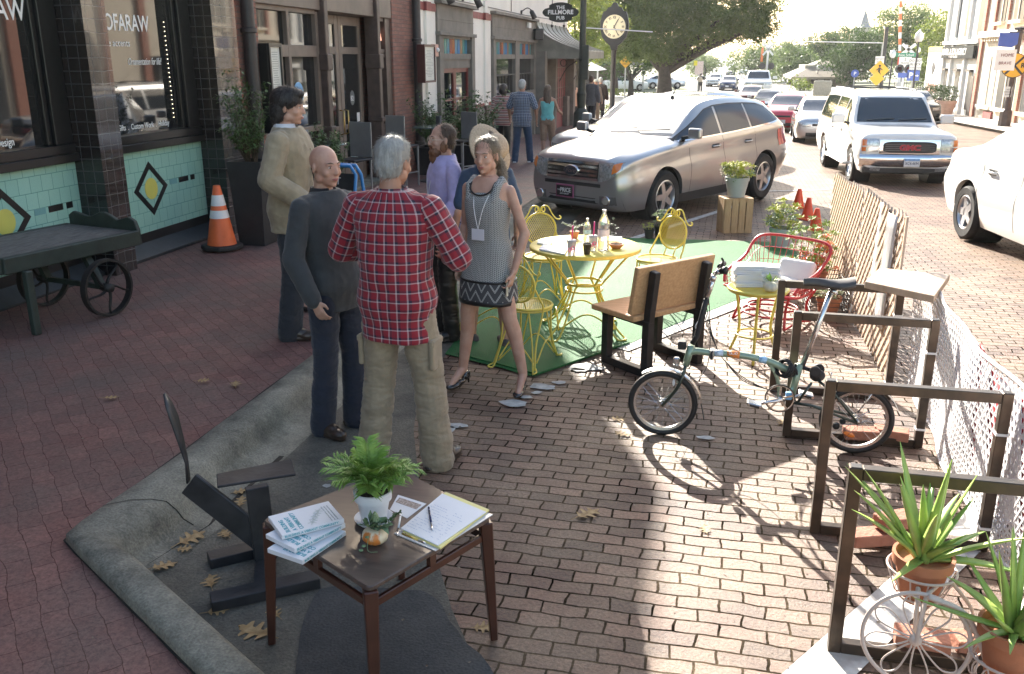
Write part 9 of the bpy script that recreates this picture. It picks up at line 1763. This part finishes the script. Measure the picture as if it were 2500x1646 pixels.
for (lab,x,Y,H,cs,mat,lf,tr) in (
 ('yellow green tree lit by the sun right behind the tall lamp post', 1410, 50, 2.6, ((1400, 20, 0, 1.5), (1420, 70, 0, 1.3), (1450, 20, 1, 1.4), (1400, 110, 0, 1.0), (1440, 110, 1, 1.2), (1470, 60, 2, 1.3), (1430, -40, 0, 1.8)), F_LIME, .15, .2),
 ('broad tree filling the gap behind the clock head', 1500, 85, 2.5, ((1460, 20, 0, 2.8), (1520, 30, 1, 2.6), (1480, 80, 0, 2.4), (1540, 90, 2, 2.2), (1440, 70, 2, 2.4), (1500, -30, 0, 3), (1570, 60, 2, 2.4)), F_OAK, .24, .3),
 ('mid green tree under the clock beside the crossing signal', 1540, 75, 2.0, ((1520, 140, 0, 1.5), (1560, 160, 1, 1.4), (1500, 170, 2, 1.3), (1590, 150, 3, 1.2), (1470, 150, 4, 1.3)), F_DEEP, .2, .22),
 ('small round tree left of the far road', 1720, 150, 2, ((1715, 150, 0, 2.2), (1735, 160, 2, 1.8), (1700, 170, -2, 1.6)), F_PALE, .3, .2),
 ('bushy tree right of the crossbuck by the far queue', 1830, 135, 2, ((1820, 150, 0, 2.6), (1850, 135, 2, 2.6), (1880, 160, 0, 2.4), (1900, 140, 2, 2.6)), F_PALE, .3, .25),
 ('wide pale tree behind the white pickup', 1930, 125, 2, ((1910, 175, 0, 2), (1940, 150, 2, 2.4), (1970, 165, 0, 2.2), (1925, 130, 4, 2)), F_PALE, .3, .25),
 ('rounded tree left of the spire', 2020, 140, 3, ((2010, 110, 0, 3.0), (2040, 120, 1, 3.0), (2065, 100, 3, 2.6), (2000, 140, 0, 2.6), (2060, 140, 0, 2.6)), F_DEEP, .32, .3),
 ('dark magnolia like tree behind the station shelter', 2080, 108, 2, ((2050, 150, 0, 2.2), (2080, 130, 0, 2.4), (2110, 150, 0, 2.4), (2140, 120, 1, 2.4), (2110, 100, 2, 2.3), (2140, 165, 0, 2), (2070, 180, 0, 1.6)), F_DEEP, .26, .28),
 ('tall bright green tree behind the crossing gate', 2200, 115, 3, ((2180, 70, 0, 2.6), (2220, 50, 0, 2.8), (2250, 80, 1, 2.8), (2190, 120, 0, 2.6), (2240, 130, 0, 2.6), (2280, 60, 2, 2.6), (2160, 100, 3, 2.4)), F_PALE, .28, .3),
 ('tree with shaded lower boughs left of the agency building', 2290, 105, 2.5, ((2290, 90, 0, 2.2), (2320, 60, 0, 2.2), (2300, 140, 0, 2), (2270, 170, 0, 1.8), (2330, 110, 2, 2), (2250, 180, 0, 1.6)), F_LIME, .26, .25),
 ('low shrub like tree beside the station shelter', 1955, 100, .6, ((1950, 205, 0, .9), (1960, 215, 0, .8)), F_LIME, .2, .1)):
 b_ = AY(x/1.0504,180,Y); b_.z = zg(Y); tree(lab,b_,H,bl(Y, *cs),mat,lf,.75 if Y > 60 else 1.2,tr,group=None)
# distant tree lines,hedge and low shrubs
def mass(nm,lab,items,mat,leaf,dens):
 m = MB();
 for c,r in items:
  for _ in range(int(dens*r*r)): d = Vector((random.gauss(0,1),random.gauss(0,1),abs(random.gauss(0,.8)))).normalized(); p = c+Vector((d.x*r*1.6,d.y*r,d.z*r*.8))*rnd(.6,1); a = Vector((rnd(-1,1),rnd(-1,1),rnd(-1,1)))*leaf; b_ = Vector((rnd(-1,1),rnd(-1,1),rnd(-1,1)))*leaf; m.quad(p-a,p+b_,p+a,p-b_)
 o = m.build(nm, mat); o['kind'] = 'stuff'; return o
random.seed(3)
mass('distant_woodland', '', [(Vector((x*Y/400, Y, -1)), 7*rnd(.7, 1.3)*Y/500) for Y in (420, 600, 900) for x in [i*9+rnd(-3, 3) for i in range(-40, 60) if abs(i*9-4000/Y) > 12]], F_PALE, 1.6, 3)
for i, (x, Y, w_, lab) in enumerate(((1460, 50, 1.0, 'low clipped shrub at the plaza corner right of the walkers'), (1600, 72, .9, 'low shrub at the foot of the oak'), (1500, 80, 1.2, 'long low hedge left of the oak trunk'))):
 c = AY(x/1.0504, 210, Y); c.z = zg(Y)+.4; m = MB(); [leaves(m, c+Vector((random.gauss(0, .7)*w_, random.gauss(0, .4), rnd(-.3, .25))), 3, .05, .16, .04, -.6, 0) for _ in range(320)]; tag(m.build('shrub', F_LIME), lab, 'shrub')
# ================= haze =================
hz = MB().bb((-1600, -80, -4), (1600, 1600, 34)).build('haze', M('haze_air', var=0)); struct(hz, 'stuff'); n = MATS['haze_air'].node_tree; n.nodes.clear(); v = n.nodes.new('ShaderNodeVolumePrincipled'); o = n.nodes.new('ShaderNodeOutputMaterial'); n.links.new(v.outputs[0], o.inputs['Volume'])
v.inputs['Color'].default_value = (.95, .97, 1, 1); v.inputs['Density'].default_value = .00022; v.inputs['Anisotropy'].default_value = .45
S.cycles.volume_bounces = 0; S.cycles.volume_max_steps = 64
